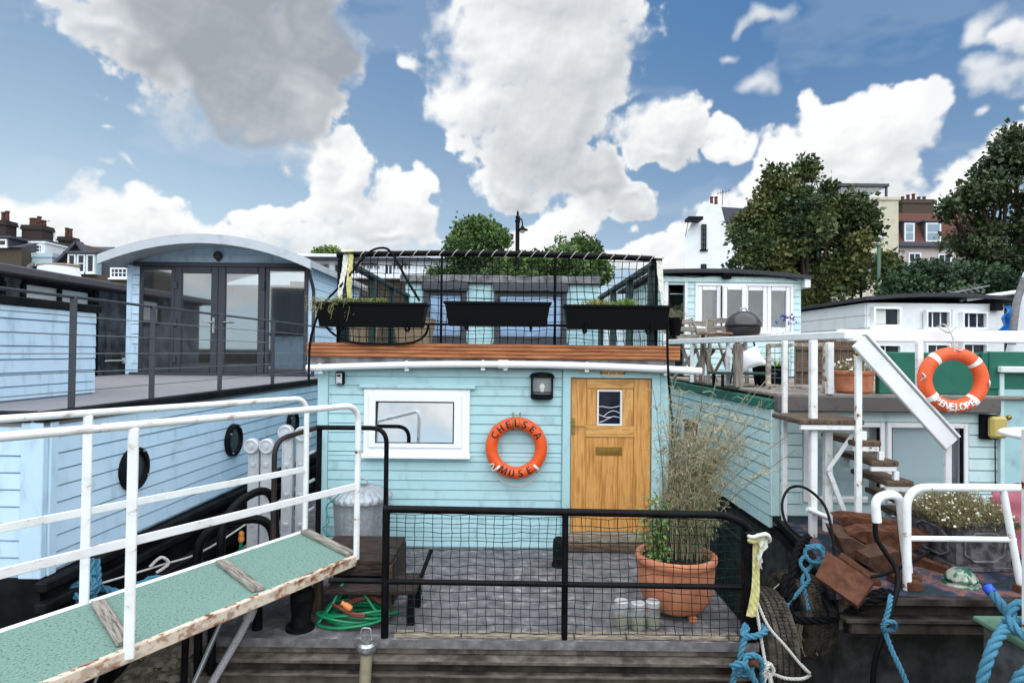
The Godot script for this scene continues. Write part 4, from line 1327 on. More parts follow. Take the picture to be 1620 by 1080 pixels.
	one("cord", b, M.green_cord, "thin green cord trailing from the dustbin lid", "cord")
	# wooden platform under the gangway's end
	var pf := thing("step_platform", V(-1.15, 0.0, -5.0), "dark weathered wooden platform where the gangway lands", "platform")
	for i in 4:
		var z := -5.28 + i * 0.155
		pbox("plank", pf, M.black_wood, -1.46, 0.36, z, -0.87, 0.395, z + 0.148, 0.006)
	pbox("side_panel", pf, M.black_wood, -0.885, 0.05, -5.27, -0.86, 0.358, -4.72, 0.004)
	pbox("apron", pf, M.black_wood, -1.44, 0.28, -4.69, -0.9, 0.358, -4.665, 0.004)
	for p in [[-1.44, -4.72], [-0.93, -4.72], [-1.44, -5.24], [-0.93, -5.24]]: pbox("leg", pf, M.brown_wood, p[0], 0.0, p[1], p[0] + 0.06, 0.358, p[1] + 0.06, 0.005)
	var lp := thing("low_platform", V(-0.85, 0.0, -4.65), "low dark wooden step beneath the netted rail", "step")
	pbox("board", lp, M.black_wood, -1.3, 0.215, -4.85, -0.66, 0.245, -4.47, 0.006)
	pbox("leg", lp, M.black, -0.72, 0.0, -4.52, -0.67, 0.213, -4.48, 0.004)
	pbox("leg", lp, M.black, -0.72, 0.0, -4.84, -0.67, 0.213, -4.80, 0.004)
	pbox("leg", lp, M.black, -1.28, 0.0, -4.84, -1.23, 0.213, -4.80, 0.004)
	pbar("brace", lp, M.black, V(-0.665, 0.24, -4.76), V(-0.60, 0.42, -4.86), 0.02, 0.03)
	# folded ladder
	var ld := thing("folded_ladder", V(-2.14, 0.0, -6.0), "folded aluminium ladder standing beside the cabin corner", "ladder")
	for i in 4:
		var x: float = [-2.44, -2.32, -2.12, -1.985][i]
		var tt: float = [1.0, 1.0, 1.13, 1.12][i]
		b = Buf.new()
		b.bx(x - 0.052, 0.0, -6.08, x + 0.052, tt, -6.0, 0.006)
		b.bx(x - 0.040, 0.02, -6.0, x - 0.034, tt - 0.03, -5.994); b.bx(x + 0.034, 0.02, -6.0, x + 0.04, tt - 0.03, -5.994)
		var rail := part("stile", b, M.alu, ld)
		b = Buf.new()
		b.lathe([Vector2(0.0, 0.034), Vector2(0.022, 0.034), Vector2(0.024, 0.022), Vector2(0.052, 0.022), Vector2(0.054, 0.028), Vector2(0.064, 0.028), Vector2(0.072, 0.018), Vector2(0.072, -0.04)], V(x + (0.012 if i % 2 else -0.012), tt + 0.02, -5.99), 22, Basis(Vector3.RIGHT, PI / 2))
		part("hinge", b, M.alu, rail)
		for y in [0.28, 0.56, 0.84]:
			b = Buf.new()
			b.bx(x - 0.022, y - 0.02, -5.998, x + 0.022, y + 0.02, -5.99, 0.003)
			b.bx(x - 0.012, y - 0.010, -5.989, x + 0.012, y + 0.010, -5.985, 0.0)
			part("rung_end", b, M.alu, rail)
	for y in [0.30, 0.58, 0.86]:
		b = Buf.new()
		b.tube(pts([V(-2.1, y, -6.05), V(-1.95, y + 0.07, -6.3)]), 0.016, 8)
		part("rung", b, M.alu, ld)
	# hose
	b = Buf.new()
	var r2 := RandomNumberGenerator.new()
	r2.seed = 3
	for k in 7:
		var q := []
		var cx := r2.randf_range(-1.16, -1.06)
		var rx := r2.randf_range(0.15, 0.27)
		for i in 10:
			var a := TAU * i / 10.0 + k
			q.append(V(cx + cos(a) * rx * r2.randf_range(0.9, 1.1), 0.015 + 0.012 * k + 0.03 * (0.5 + 0.5 * sin(a * 2.0 + k)), -4.52 + sin(a) * rx * 0.62))
		b.tube(curve(q, 6, true), 0.011, 8, true)
	b.tube(curve([V(-1.3, 0.06, -4.6), V(-1.18, 0.19, -4.62), V(-1.05, 0.2, -4.55), V(-0.92, 0.08, -4.5), V(-0.8, 0.05, -4.6)], 7), 0.011, 8)
	b.tube(curve([V(-1.33, 0.03, -4.45), V(-1.25, 0.14, -4.5), V(-1.2, 0.25, -4.6), V(-1.22, 0.05, -4.75)], 7), 0.011, 8)
	one("garden_hose", b, M.green_hose, "tangled green garden hose coiled on the deck under the gangway", "hose")
	b = Buf.new()
	for k in 2:
		var q := []
		for i in 9:
			var a := PI * 0.45 + PI * 1.25 * i / 8.0
			q.append(V(-1.02 + cos(a) * (0.19 + 0.025 * k), 0.13 + 0.012 * k + 0.02 * sin(a * 3), -4.47 + sin(a) * 0.11))
		b.tube(curve(q, 6), 0.011, 8)
	one("garden_hose", b, M.red_hose, "brownish red hose looped over the green one", "hose")
	b = Buf.new()
	b.lathe([Vector2(0.014, 0), Vector2(0.022, 0.01), Vector2(0.022, 0.05), Vector2(0.016, 0.06), Vector2(0.016, 0.085), Vector2(0.0, 0.085)], V(-1.08, 0.16, -4.36), 14, Basis(Vector3.BACK, 1.0))
	one("hose_connector", b, M.brass_orange, "orange and brass hose connector on the hose coil", "hose connector")
	b = Buf.new()
	b.tube(curve([V(-2.26, 0.16, -5.3), V(-2.24, 0.28, -5.28), V(-2.23, 0.34, -5.27)], 4), 0.014, 8)
	one("hose_end", b, M.green_hose, "green hose end hanging in front of the ladder", "hose")
	b = Buf.new()
	b.lathe([Vector2(0.015, 0), Vector2(0.024, 0.01), Vector2(0.024, 0.035), Vector2(0.02, 0.04), Vector2(0.022, 0.075), Vector2(0.012, 0.09), Vector2(0, 0.09)], V(-2.23, 0.335, -5.27), 14)
	one("tap_connector", b, M.brass_orange, "orange tap connector on the hanging green hose end", "hose connector")
	# corrugated hose in front of the hull
	var ch := thing("corrugated_hose", V(-0.93, -0.75, -4.13), "tan corrugated hose with steel coupling hanging down the hull front", "hose")
	b = Buf.new()
	var rr := []
	var cp := []
	for i in 121:
		var y := lerpf(-0.02, -0.75, i / 120.0)
		cp.append(V(-0.925 + 0.02 * sin(y * 2.0), y, -4.15))
		rr.append(0.036 + 0.004 * sin(i * 2.1))
	b.tube(pts(cp), rr, 14)
	part("tube", b, M.tan_hose, ch)
	b = Buf.new()
	b.lathe([Vector2(0.035, -0.03), Vector2(0.05, -0.02), Vector2(0.062, 0.0), Vector2(0.062, 0.03), Vector2(0.045, 0.045), Vector2(0.045, 0.07), Vector2(0.0, 0.07)], V(-0.925, -0.01, -4.15), 24)
	part("coupling", b, M.steel, ch)
	b = Buf.new()
	b.tube(bend([V(-0.965, 0.03, -4.13), V(-0.96, 0.13, -4.14), V(-0.90, 0.13, -4.14), V(-0.885, 0.03, -4.13)], 0.02), 0.005, 6)
	part("lever", b, M.steel, ch)
	# pipes slanting down at the left of the hull
	b = Buf.new()
	b.tube(curve([V(-1.68, 0.30, -4.26), V(-1.76, 0.08, -4.2), V(-1.92, -0.24, -4.1), V(-2.06, -0.55, -4.05), V(-2.12, -1.0, -4.0)], 6), 0.026, 10)
	b.tube(pts([V(-1.71, 0.21, -4.24), V(-1.735, 0.14, -4.22)]), 0.036, 10)
	one("conduit_pipe", b, M.grey_pipe, "pale grey plastic pipe slanting down in front of the hull", "pipe")
	b = Buf.new()
	b.tube(curve([V(-1.84, 0.30, -4.24), V(-1.98, -0.12, -4.1), V(-2.12, -0.6, -3.9), V(-2.15, -1.0, -3.9)], 6), 0.018, 8)
	one("conduit_pipe", b, M.cable, "thin grey conduit beside the pale pipe at the hull corner", "pipe")
	b = Buf.new()
	b.tube(pts([V(-2.02, 0.2, -3.98), V(-2.05, -1.7, -3.98)]), 0.022, 8)
	one("mooring_pole", b, M.black_pipe, "thin dark steel pole rising from the mud under the gangway", "pole")
	b = Buf.new()
	b.rope(pts([V(-2.22, 0.32, -3.6), V(-2.5, -0.6, -3.35), V(-2.7, -1.2, -3.2)]), 0.007)
	one("mooring_line", b, M.white_rope, "thin pale line running down from under the gangway", "rope")
	# boot by the door post
	b = Buf.new()
	b.lathe([Vector2(0.0, 0.27), Vector2(0.03, 0.265), Vector2(0.048, 0.24), Vector2(0.052, 0.18), Vector2(0.05, 0.05), Vector2(0.06, 0.03), Vector2(0.06, 0.0)], V(0.44, 0.0, -5.75), 20, Basis.IDENTITY, true)
	one("short_post", b, M.rubber, "short round-topped black post on the deck by the door", "post")
	# terracotta pot
	var pc := V(1.25, 0.0, -4.78)
	var pt := thing("terracotta_pot", pc, "large bulging terracotta pot on three feet beside the rail", "plant pot")
	b = Buf.new()
	b.lathe([Vector2(0.0, 0.028), Vector2(0.165, 0.028), Vector2(0.215, 0.06), Vector2(0.258, 0.14), Vector2(0.278, 0.24), Vector2(0.283, 0.33), Vector2(0.283, 0.375), Vector2(0.296, 0.382), Vector2(0.302, 0.40), Vector2(0.300, 0.43), Vector2(0.285, 0.44), Vector2(0.262, 0.435), Vector2(0.255, 0.38), Vector2(0.0, 0.38)], pc, 48, Basis.IDENTITY, true)
	part("bowl", b, M.terra, pt)
	b = Buf.new()
	b.lathe([Vector2(0.253, 0.40), Vector2(0.15, 0.415), Vector2(0.0, 0.42)], pc, 24)
	part("soil", b, M.soil, pt)
	for a in [0.4, 2.5, 4.6]:
		b = Buf.new()
		b.box(pc + V(cos(a + 0.75) * 0.19, 0.02, sin(a + 0.75) * 0.19), V(0.075, 0.04, 0.06), Basis(Vector3.UP, -a - 1.2), 0.01)
		part("foot", b, M.terra, pt)
	# jars
	var jar_labels := ["leftmost of three glass jars with tin lids on the deck", "middle one of three glass jars with tin lids on the deck", "glass jar with a tin lid nearest the terracotta pot"]
	for i in 3:
		var at := V([0.795, 0.905, 1.015][i], 0.0, -4.50 + 0.03 * (i % 2))
		var j := thing("jar", at, jar_labels[i], "jar", "jars with lids")
		b = Buf.new()
		b.lathe([Vector2(0.0, 0.002), Vector2(0.046, 0.002), Vector2(0.052, 0.01), Vector2(0.052, 0.13), Vector2(0.042, 0.15), Vector2(0.042, 0.16)], at, 20, Basis.IDENTITY, true)
		part("glass", b, M.jar_glass, j)
		b = Buf.new()
		b.lathe([Vector2(0.0, 0.006), Vector2(0.047, 0.006), Vector2(0.047, 0.07), Vector2(0.0, 0.074)], at, 16)
		part("contents", b, M.jar_fill, j)
		b = Buf.new()
		b.lathe([Vector2(0.050, 0.148), Vector2(0.051, 0.182), Vector2(0.045, 0.188), Vector2(0.0, 0.184)], at, 22)
		part("lid", b, M.alu, j)
	# ribbons tied to the posts
	var rib := [["faded pale ribbon tied to the left end of the terrace rail", pz(547, 402, -6.2), 0.62, M.pale_ribbon, V(-0.06, 0, 0)], ["yellowish ribbon hanging next to the pale one on the terrace rail", pz(553, 402, -6.19), 0.60, M.ribbon, V(0.02, 0, 0)], ["long pale ribbon tied to the right end of the terrace rail", pz(1043, 412, -6.2), 0.72, M.pale_ribbon, V(0.06, 0, 0)], ["faded yellow strip of cloth hanging from the front rail's bent end", V(1.655, 0.70, -4.235), 0.50, M.ribbon, V(-0.05, 0, 0)]]
	for i in rib.size():
		b = Buf.new()
		b.ux = Vector3.RIGHT
		var o: Vector3 = rib[i][1]
		var rows := []
		for k in 61:
			var f := k / 60.0
			var tw := sin(f * 2.6 + i * 2.0) * 0.35
			var w := 0.027 + 0.005 * sin(f * 5.0 + i)
			var mid: Vector3 = o + V(0, -rib[i][2] * f, 0.03 * sin(f * 2.2)) + (rib[i][4] as Vector3) * f + V(0.005 * sin(f * 7.0 + i), 0, 0)
			var r := PackedVector3Array()
			for s in 7:
				var g := s / 3.0 - 1.0
				r.append(mid + V(cos(tw), 0, sin(tw)) * w * g + V(-sin(tw), 0, cos(tw)) * (0.010 * cos(g * 4.0 + f * 6.0) + 0.003 * sin(f * 31.0 + g * 2.5 + i) + 0.0025 * sin(f * 67.0 - g * 5.0)))
			rows.append(r)
		b.sheet(rows)
		if i == 3:
			b.tube(curve([o + V(-0.03, 0.0, 0.03), o + V(0.03, 0.05, 0.06), o + V(0.05, -0.02, 0.0), o + V(-0.02, -0.03, -0.06), o + V(-0.06, 0.0, 0.02)], 5, true), 0.018, 7, true)
		else:
			b.tube(curve([o + V(-0.04, 0.03, 0.0), o + V(0.0, 0.02, 0.045), o + V(0.04, 0.03, 0.0), o + V(0.0, 0.04, -0.05)], 5, true), 0.012, 7, true)
		if i == 3:
			var rag := Buf.new()
			var rr3 := []
			for k in 19:
				var f := k / 18.0
				var r := PackedVector3Array()
				for q in 9:
					var g := q / 4.0 - 1.0
					r.append(o + V(0.012 * sin(f * 6.0) + 0.028 * g * (1.2 - f), 0.05 - 0.22 * f, 0.055 + 0.02 * sin(g * 4.0 + f * 13.0) + 0.012 * sin(f * 31.0 + g * 3.0)))
				rr3.append(r)
			rag.sheet(rr3)
			rag.tube(curve([o + V(-0.05, 0.03, 0.05), o + V(0.02, 0.06, 0.085), o + V(0.06, 0.0, 0.03), o + V(0.0, -0.02, -0.04), o + V(-0.06, 0.02, 0.0)], 6, true), 0.014, 7, true)
			one("rag", rag, M.pale_ribbon, "crumpled white rag knotted above the yellow strip on the bent rail", "rag")
		one("ribbon", b, rib[i][3], rib[i][0], "ribbon", "ribbons tied to rails")
	# black cable looped through the terrace net
	b = Buf.new()
	b.tube(curve([pz(488, 610, -6.02), pz(490, 545, -6.02), pz(500, 505, -6.0), pz(512, 480, -6.16), pz(545, 445, -6.18), pz(580, 402, -6.17), pz(606, 392, -6.17), pz(622, 404, -6.17), pz(645, 445, -6.17), pz(664, 476, -6.2)], 8), 0.012, 8)
	b.tube(curve([pz(516, 517, -5.98), pz(530, 530, -6.1), pz(556, 541, -6.12), pz(600, 544, -6.13), pz(650, 542, -6.13), pz(672, 530, -6.13), pz(678, 512, -6.1)], 8), 0.011, 8)
	one("cable", b, M.hose_black, "thick black cable looping over the left terrace rail", "cable", "black cables")
	b = Buf.new()
	b.tube(curve([pz(1056, 500, -6.0), pz(1056, 545, -6.03), pz(1058, 600, -6.05), pz(1061, 640, -6.1), pz(1064, 672, -6.2), pz(1063, 720, -6.22)], 8), 0.012, 8)
	one("cable", b, M.hose_black, "black cable hanging down the cabin's right corner", "cable", "black cables")
	# pots on the terrace
	var pots := [[pz(577, 517, -8.6), 0.26, "tan square pot behind the left trough on the terrace, left one"], [pz(656, 517, -8.2), 0.25, "tan square pot behind the left trough on the terrace, right one"]]
	for p in pots:
		var at: Vector3 = p[0]
		var t := thing("square_pot", V(at.x, 1.985, at.z), p[2], "plant pot", "square pots on the terrace")
		b = Buf.new()
		var h := 0.37
		var s: float = p[1]
		var ring := func(y: float, k: float) -> Array: return [V(at.x - k, y, at.z + k), V(at.x + k, y, at.z + k), V(at.x + k, y, at.z - k), V(at.x - k, y, at.z - k)]
		var A: Array = ring.call(1.985, s * 0.72)
		var B: Array = ring.call(1.985 + h, s)
		var Ci: Array = ring.call(1.985 + h, s - 0.03)
		for n in 4:
			b.face([A[n], A[(n + 1) % 4], B[(n + 1) % 4], B[n]], [Vector3.BACK, Vector3.RIGHT, Vector3.FORWARD, Vector3.LEFT][n])
			b.face([B[n], B[(n + 1) % 4], Ci[(n + 1) % 4], Ci[n]], Vector3.UP)
		part("pot", b, M.tan_pot, t)
		b = Buf.new()
		b.bx(at.x - s + 0.03, 1.985 + h - 0.05, at.z - s + 0.03, at.x + s - 0.03, 1.985 + h - 0.03, at.z + s - 0.03)
		part("soil", b, M.soil, t)

# half-round lathe that faces +z
func half(b: Buf, prof: Array, at: Vector3) -> void:
	for i in prof.size() - 1:
		var d: Vector2 = prof[i + 1] - prof[i]
		var nn := Vector2(d.y, -d.x).normalized()
		for k in 16:
			var p := []
			var q := []
			var uv := []
			for w in [[i, k], [i, k + 1], [i + 1, k + 1], [i + 1, k]]:
				var a: float = PI - PI * w[1] / 16.0
				var e := V(cos(a), 0, sin(a) * 0.8)
				p.append(at + e * prof[w[0]].x + Vector3.UP * prof[w[0]].y)
				q.append((V(cos(a), 0, sin(a)) * nn.x + Vector3.UP * nn.y).normalized())
				uv.append(Vector2(a, prof[w[0]].y))
			b.smooth_quad(p, q, uv)

func fluted(b: Buf, prof: Array, at: Vector3, sides: int, amp: float, lobes: int) -> void:
	var rows := []
	for i in prof.size():
		var r := PackedVector3Array()
		for k in sides + 1:
			var a := -TAU * k / sides
			var w: float = amp * cos(a * lobes) * clampf(prof[i].x / 0.2, 0.0, 1.0) * (1.0 if i > 0 and i < prof.size() - 1 else 0.2)
			var d := V(cos(a), 0, sin(a))
			r.append(at + d * (prof[i].x + w) + Vector3.UP * (prof[i].y + w * 0.3))
		rows.append(r)
	b.sheet(rows)

# ---- gangway
func gangway() -> void:
	var E1 := V(-1.70, 0.42, -5.30)
	var E2 := V(-1.15, 0.42, -4.70)
	var g := V(-0.503, -0.02, 0.864)
	var L := 3.7
	var gw := thing("gangway", V(-2.4, 0.3, -3.4), "gangway of green felt with white rust-spotted handrails leading to the deck", "gangway")
	var n := Vector3.UP
	var b := Buf.new()
	var th := V(0, -0.012, 0)
	var A := [E1, E2, E2 + g * L, E1 + g * L]
	b.face(A, n)
	b.face([A[0] + th, A[1] + th, A[2] + th, A[3] + th], -n)
	for i in 4: b.face([A[i], A[(i + 1) % 4], A[(i + 1) % 4] + th, A[i] + th], A[i] + A[(i + 1) % 4] - A[(i + 2) % 4] - A[(i + 3) % 4])
	part("walkway", b, M.felt, gw)
	var w := (E2 - E1).normalized()
	pbar("edge_beam", gw, M.rusty_edge, E2 + w * 0.022 + V(0, -0.03, 0), E2 + g * L + w * 0.022 + V(0, -0.03, 0), 0.04, 0.075, Vector3.UP, 0.006)
	pbar("edge_beam", gw, M.white_rust, E1 - w * 0.022 + V(0, -0.03, 0), E1 + g * L - w * 0.022 + V(0, -0.03, 0), 0.04, 0.075, Vector3.UP, 0.006)
	for t in [0.0, 1.2, 2.4, 3.6]: pbar("cross_beam", gw, M.white_rust, E1 + g * t + V(0, -0.042, 0), E2 + g * t + V(0, -0.042, 0), 0.05, 0.05)
	for t in [0.03, 0.82, 1.64, 2.46, 3.3]:
		var k: float = 0.02 if t < 0.1 else 0.07
		b = Buf.new()
		b.sh = Vector2(rng.randf() * 9, rng.randf() * 9)
		b.bar(E1 + g * t + w * k + V(0, 0.016, 0), E2 + g * t - w * (k * 0.6 - 0.01) + V(0, 0.016, 0), 0.075, 0.03, Vector3.UP, 0.006)
		part("cleat", b, M.grey_wood, gw)
	for s in 2:
		var e: Vector3 = E1 - w * 0.03 if s == 0 else E2 + w * 0.03
		var top0 := 1.53
		var up := func(t: float, y: float) -> Vector3: return V(e.x, 0, e.z) + V(g.x, 0, g.z) * t + V(0, y, 0)
		ptube("top_rail", gw, M.white_rust, bend([up.call(0.0, 0.40), up.call(0.0, top0), up.call(L - 0.1, top0 + 0.01), up.call(L - 0.1, 0.35)], 0.14, 9), 0.022, 14)
		pbar("mid_rail", gw, M.white_rust, up.call(0.02, 0.935), up.call(L - 0.1, 0.94), 0.012, 0.048)
		for t in [1.70 if s == 0 else 1.63]:
			var p: Vector3 = up.call(t, 0.34)
			var q: Vector3 = up.call(t, top0 - 0.01)
			b = Buf.new()
			b.box((p + q) / 2, V(0.05, q.y - p.y, 0.05), Basis(Vector3.UP, 0.53), 0.006)
			part("post", b, M.white_rust, gw)

# ---- the big blue houseboat on the left
func lx(z: float) -> float:   # hull side, slightly splayed
	return -3.10 + (-z - 4.2) * 0.035

func blue_boat() -> void:
	var bb := thing("houseboat", V(-4.8, -1.75, -9), "sky blue houseboat with white arched roof, glazed doors and portholes", "houseboat")
	var D := 1.464          # deck height
	var b := Buf.new()
	var z0 := -4.2
	var z1 := -15.0
	b.prism(PackedVector2Array([Vector2(lx(z0), z0), Vector2(lx(z1), z1), Vector2(-6.9, z1), Vector2(-6.9, z0)]), V(0, D - 0.06, 0), Vector3.RIGHT, Vector3.BACK, V(0, 0.06, 0))
	part("deck", b, M.blue_deck, bb)
	b = Buf.new()
	b.prism(PackedVector2Array([Vector2(lx(z0) - 0.03, z0 - 0.03), Vector2(lx(z1) - 0.03, z1), Vector2(-6.87, z1), Vector2(-6.87, z0 - 0.03)]), V(0, 0.40, 0), Vector3.RIGHT, Vector3.BACK, V(0, D - 0.462, 0))
	var tp := part("topsides", b, M.sky_paint, bb)
	var u := V(0.035, 0, -1).normalized()
	var out := V(1, 0, 0.035).normalized()
	var kinds := [M.sky_paint, M.sky_paint_b]
	var holes := []
	var pcs := []
	for q in [[209, 741], [367, 696], [461, 669]]:
		var r := ray(q[0], q[1])
		# meet the hull side plane x = -3.1 + (-z-4.2)*0.035
		var t: float = (-3.10 + 0.035 * (-4.2)) / (r.x + 0.035 * r.z)
		pcs.append(EYE + r * t)
	cladding(tp, "hull_plank", kinds, V(lx(z0 - 0.12) - 0.028, 0, z0 - 0.12), u, 10.6, steps(0.425, D - 0.03, 9), out, [], 0.028, 0.005)
	cladding(tp, "hull_plank", kinds, V(lx(z0) - 0.14, 0, z0 - 0.03), Vector3.LEFT, 3.6, steps(0.425, D - 0.03, 9), Vector3.BACK, [], 0.028, 0.005)
	pbox("corner_board", bb, M.sky_paint_b, lx(z0) - 0.15, 0.40, z0 - 0.05, lx(z0) + 0.0, D - 0.03, z0 + 0.004, 0.006)
	pbox("corner_board", bb, M.sky_paint, lx(z0) - 0.05, 0.40, z0 - 0.13, lx(z0) + 0.012, D - 0.03, z0 - 0.052, 0.006)
	# dark capping along the deck edge
	b = Buf.new()
	b.bar(V(lx(z0) - 0.02, D + 0.005, z0 + 0.02), V(lx(z1) - 0.02, D + 0.005, z1), 0.10, 0.07, Vector3.UP, 0.01)
	part("gunwale", b, M.hull_black, bb)
	pbar("gunwale", bb, M.hull_black, V(lx(z0) - 0.08, D + 0.005, z0 - 0.02), V(-6.9, D + 0.005, z0 - 0.02), 0.10, 0.07, Vector3.UP, 0.01)
	# lower black hull with strakes
	b = Buf.new()
	b.prism(PackedVector2Array([Vector2(lx(z0) + 0.0, z0 + 0.0), Vector2(lx(z1), z1), Vector2(-6.9, z1), Vector2(-6.9, z0)]), V(0, -1.75, 0), Vector3.RIGHT, Vector3.BACK, V(0, 2.148, 0))
	part("hull", b, M.hull_black, bb)
	for y in [0.36, 0.22, -0.15]:
		b = Buf.new()
		b.bar(V(lx(z0) + 0.03, y, z0 + 0.05), V(lx(z1) + 0.03, y, z1), 0.08, 0.07, Vector3.UP, 0.012)
		part("rubbing_strake", b, M.hull_black, bb)
	b = Buf.new()
	b.bar(V(-2.92, 0.02, -5.2), V(-2.78, 0.02, -8.8), 0.10, 0.10, Vector3.UP, 0.012)
	part("rubbing_strake", b, M.hull_black, bb)
	# portholes
	for i in 3:
		var c: Vector3 = pcs[i]
		var bs := Basis(u * -1.0, Vector3.UP, out)
		var lt := Basis(out, PI / 2) * Basis(Vector3(0, 0, 1), 0)
		var ax := Basis(Vector3.UP.cross(out).normalized(), out, Vector3.UP.cross(out).normalized().cross(out))
		b = Buf.new()
		b.lathe([Vector2(0.125, 0.018), Vector2(0.13, 0.045), Vector2(0.15, 0.05), Vector2(0.172, 0.04), Vector2(0.176, 0.0)], c, 36, ax)
		var ph := part("porthole", b, M.black, bb)
		b = Buf.new()
		b.lathe([Vector2(0.128, 0.024), Vector2(0.0, 0.024)], c, 30, ax)
		part("pane", b, M.dark_glass, ph)
		for a in [0.5, 2.1, 3.7, 5.2]:
			b = Buf.new()
			b.lathe([Vector2(0.0, 0.06), Vector2(0.008, 0.058), Vector2(0.01, 0.045)], c + ax.x * cos(a) * 0.15 + ax.z * sin(a) * 0.15, 8, ax)
			part("bolt", b, M.steel, ph)
	# cabin with the arched roof
	var cz := -11.4
	var P := func(px_: float, py_: float) -> Vector3: return pz(px_, py_, cz)
	var xl: float = P.call(203, 500).x
	var xr: float = P.call(494, 500).x
	var arc := func(f: float, lift: float) -> Vector2:
		var x := lerpf(xl - 0.16, xr + 0.16, f)
		var y := 3.42 + 0.40 * (1.0 - pow(absf(2.0 * f - 1.0), 2.0)) - 0.05 * f
		return Vector2(x, y + lift)
	var wall := PackedVector2Array()
	wall.append(Vector2(xl + 0.04, D)); wall.append(Vector2(xr - 0.04, D))
	for i in 15:
		var a: Vector2 = arc.call(lerpf(0.93, 0.085, i / 14.0), -0.12)
		wall.append(a)
	# side walls and gable, with the glazed opening
	b = Buf.new()
	b.bx(xl, D, -14.9, xl + 0.08, 3.44, cz - 0.0)
	b.bx(xr - 0.08, D, -14.9, xr, 3.40, cz)
	b.bx(xl + 0.08, D, -14.98, xr - 0.08, 3.46, -14.9)
	var gab := PackedVector2Array([Vector2(xl + 0.08, 3.44), Vector2(xr - 0.08, 3.44)])
	for i in 15: gab.append(arc.call(lerpf(0.93, 0.07, i / 14.0), -0.02))
	b.prism(gab, V(0, 0, cz - 0.08), Vector3.RIGHT, Vector3.UP, V(0, 0, 0.06))
	var cab := part("cabin_wall", b, M.sky_paint, bb)
	for k in 2:     # boards across the gable
		var y0 := 3.5 + k * 0.16
		var f0 := 0.0
		var xs0 := 99.0
		var xs1 := -99.0
		for i in 101:
			var a: Vector2 = arc.call(i / 100.0, -0.03)
			if a.y > y0 + 0.15:
				xs0 = minf(xs0, a.x); xs1 = maxf(xs1, a.x)
		if xs1 > xs0: cladding(cab, "gable_board", kinds, V(xs0, 0, cz - 0.02), Vector3.RIGHT, xs1 - xs0, [y0, y0 + 0.15], Vector3.BACK)
	cladding(cab, "side_board", kinds, V(xl, 0, cz), Vector3.RIGHT, 0.20, steps(D + 0.02, 3.44, 11), Vector3.BACK)
	cladding(cab, "side_board", kinds, V(xr, 0, cz - 0.03), Vector3.FORWARD, 3.3, steps(D + 0.02, 3.40, 11), Vector3.RIGHT)
	pbox("corner_board", bb, M.sky_paint_b, xl - 0.03, D, cz - 0.1, xl + 0.06, 3.44, cz + 0.03, 0.008)
	# roof: an arched sheet with a pale edge that overhangs the doors
	b = Buf.new()
	var top := PackedVector2Array()
	var zf := cz + 0.6
	for i in 25: top.append(arc.call(i / 24.0, 0.10))
	for i in 25: top.append(arc.call(1.0 - i / 24.0, -0.02))
	b.prism(top, V(0, 0, -15.0), Vector3.RIGHT, Vector3.UP, V(0, 0, zf + 15.0))
	part("arched_roof", b, M.arch, bb)
	b = Buf.new()
	var edge := PackedVector2Array()
	for i in 25: edge.append(arc.call(i / 24.0, 0.105))
	for i in 25: edge.append(arc.call(1.0 - i / 24.0, -0.055))
	b.prism(edge, V(0, 0, zf), Vector3.RIGHT, Vector3.UP, V(0, 0, 0.06))
	part("roof_edge", b, M.arch, bb)
	b = Buf.new()
	b.prism(PackedVector2Array([Vector2(xl + 0.1, 3.42), Vector2(xr - 0.1, 3.42), Vector2(xr - 0.1, 3.49), Vector2(xl + 0.1, 3.49)]), V(0, 0, cz - 0.02), Vector3.RIGHT, Vector3.UP, V(0, 0, 0.09))
	part("lintel", b, M.anthracite, bb)
	# glazing: side light, two door leaves, side light
	var gx := [xl + 0.20, P.call(277, 500).x, P.call(346, 500).x, P.call(420, 500).x, xr - 0.08]
	for i in 4:
		var a: float = gx[i]
		var e: float = gx[i + 1]
		var fr := 0.13 if i in [1, 2] else 0.07
		var z := cz + 0.02
		var y0 := D + 0.05
		var y1 := 3.415
		b = Buf.new()
		for r in [[a, y0, a + fr, y1], [e - fr, y0, e, y1], [a + fr, y0, e - fr, y0 + fr * 1.1], [a + fr, y1 - fr * 0.9, e - fr, y1]]: b.bx(r[0] + 0.003, r[1], z - 0.05, r[2] - 0.003, r[3], z + (0.035 if i in [1, 2] else 0.02), 0.006)
		var leaf := part("glazed_door" if i in [1, 2] else "side_light", b, M.anthracite, bb)
		b = Buf.new()
		b.bx(a + fr - 0.01, y0 + fr, z - 0.006, e - fr + 0.01, y1 - fr * 0.8, z)
		part("pane", b, M.pane, leaf)
		if i in [1, 2]:
			var hx: float = e - 0.07 if i == 1 else a + 0.07
			b = Buf.new()
			b.bx(hx - 0.022, 2.22, z + 0.035, hx + 0.022, 2.50, z + 0.047, 0.005)
			b.tube(pts([V(hx, 2.42, z + 0.04), V(hx, 2.42, z + 0.10), V(hx + (-0.17 if i == 1 else 0.17), 2.42, z + 0.10)]), 0.013, 8)
			part("handle", b, M.steel, leaf)
			for y in [1.75, 2.4, 3.08]:
				b = Buf.new()
				var kx: float = a + 0.03 if i == 1 else e - 0.03
				b.bx(kx - 0.03, y - 0.07, z + 0.036, kx + 0.03, y + 0.07, z + 0.065, 0.008)
				part("hinge", b, M.anthracite, leaf)
	pbox("sill", bb, M.anthracite, xl + 0.1, D + 0.0, cz - 0.02, xr, D + 0.048, cz + 0.14, 0.008)
	# room behind the glass
	b = Buf.new()
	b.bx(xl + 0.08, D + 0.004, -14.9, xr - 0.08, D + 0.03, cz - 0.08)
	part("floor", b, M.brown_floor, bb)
	b = Buf.new()
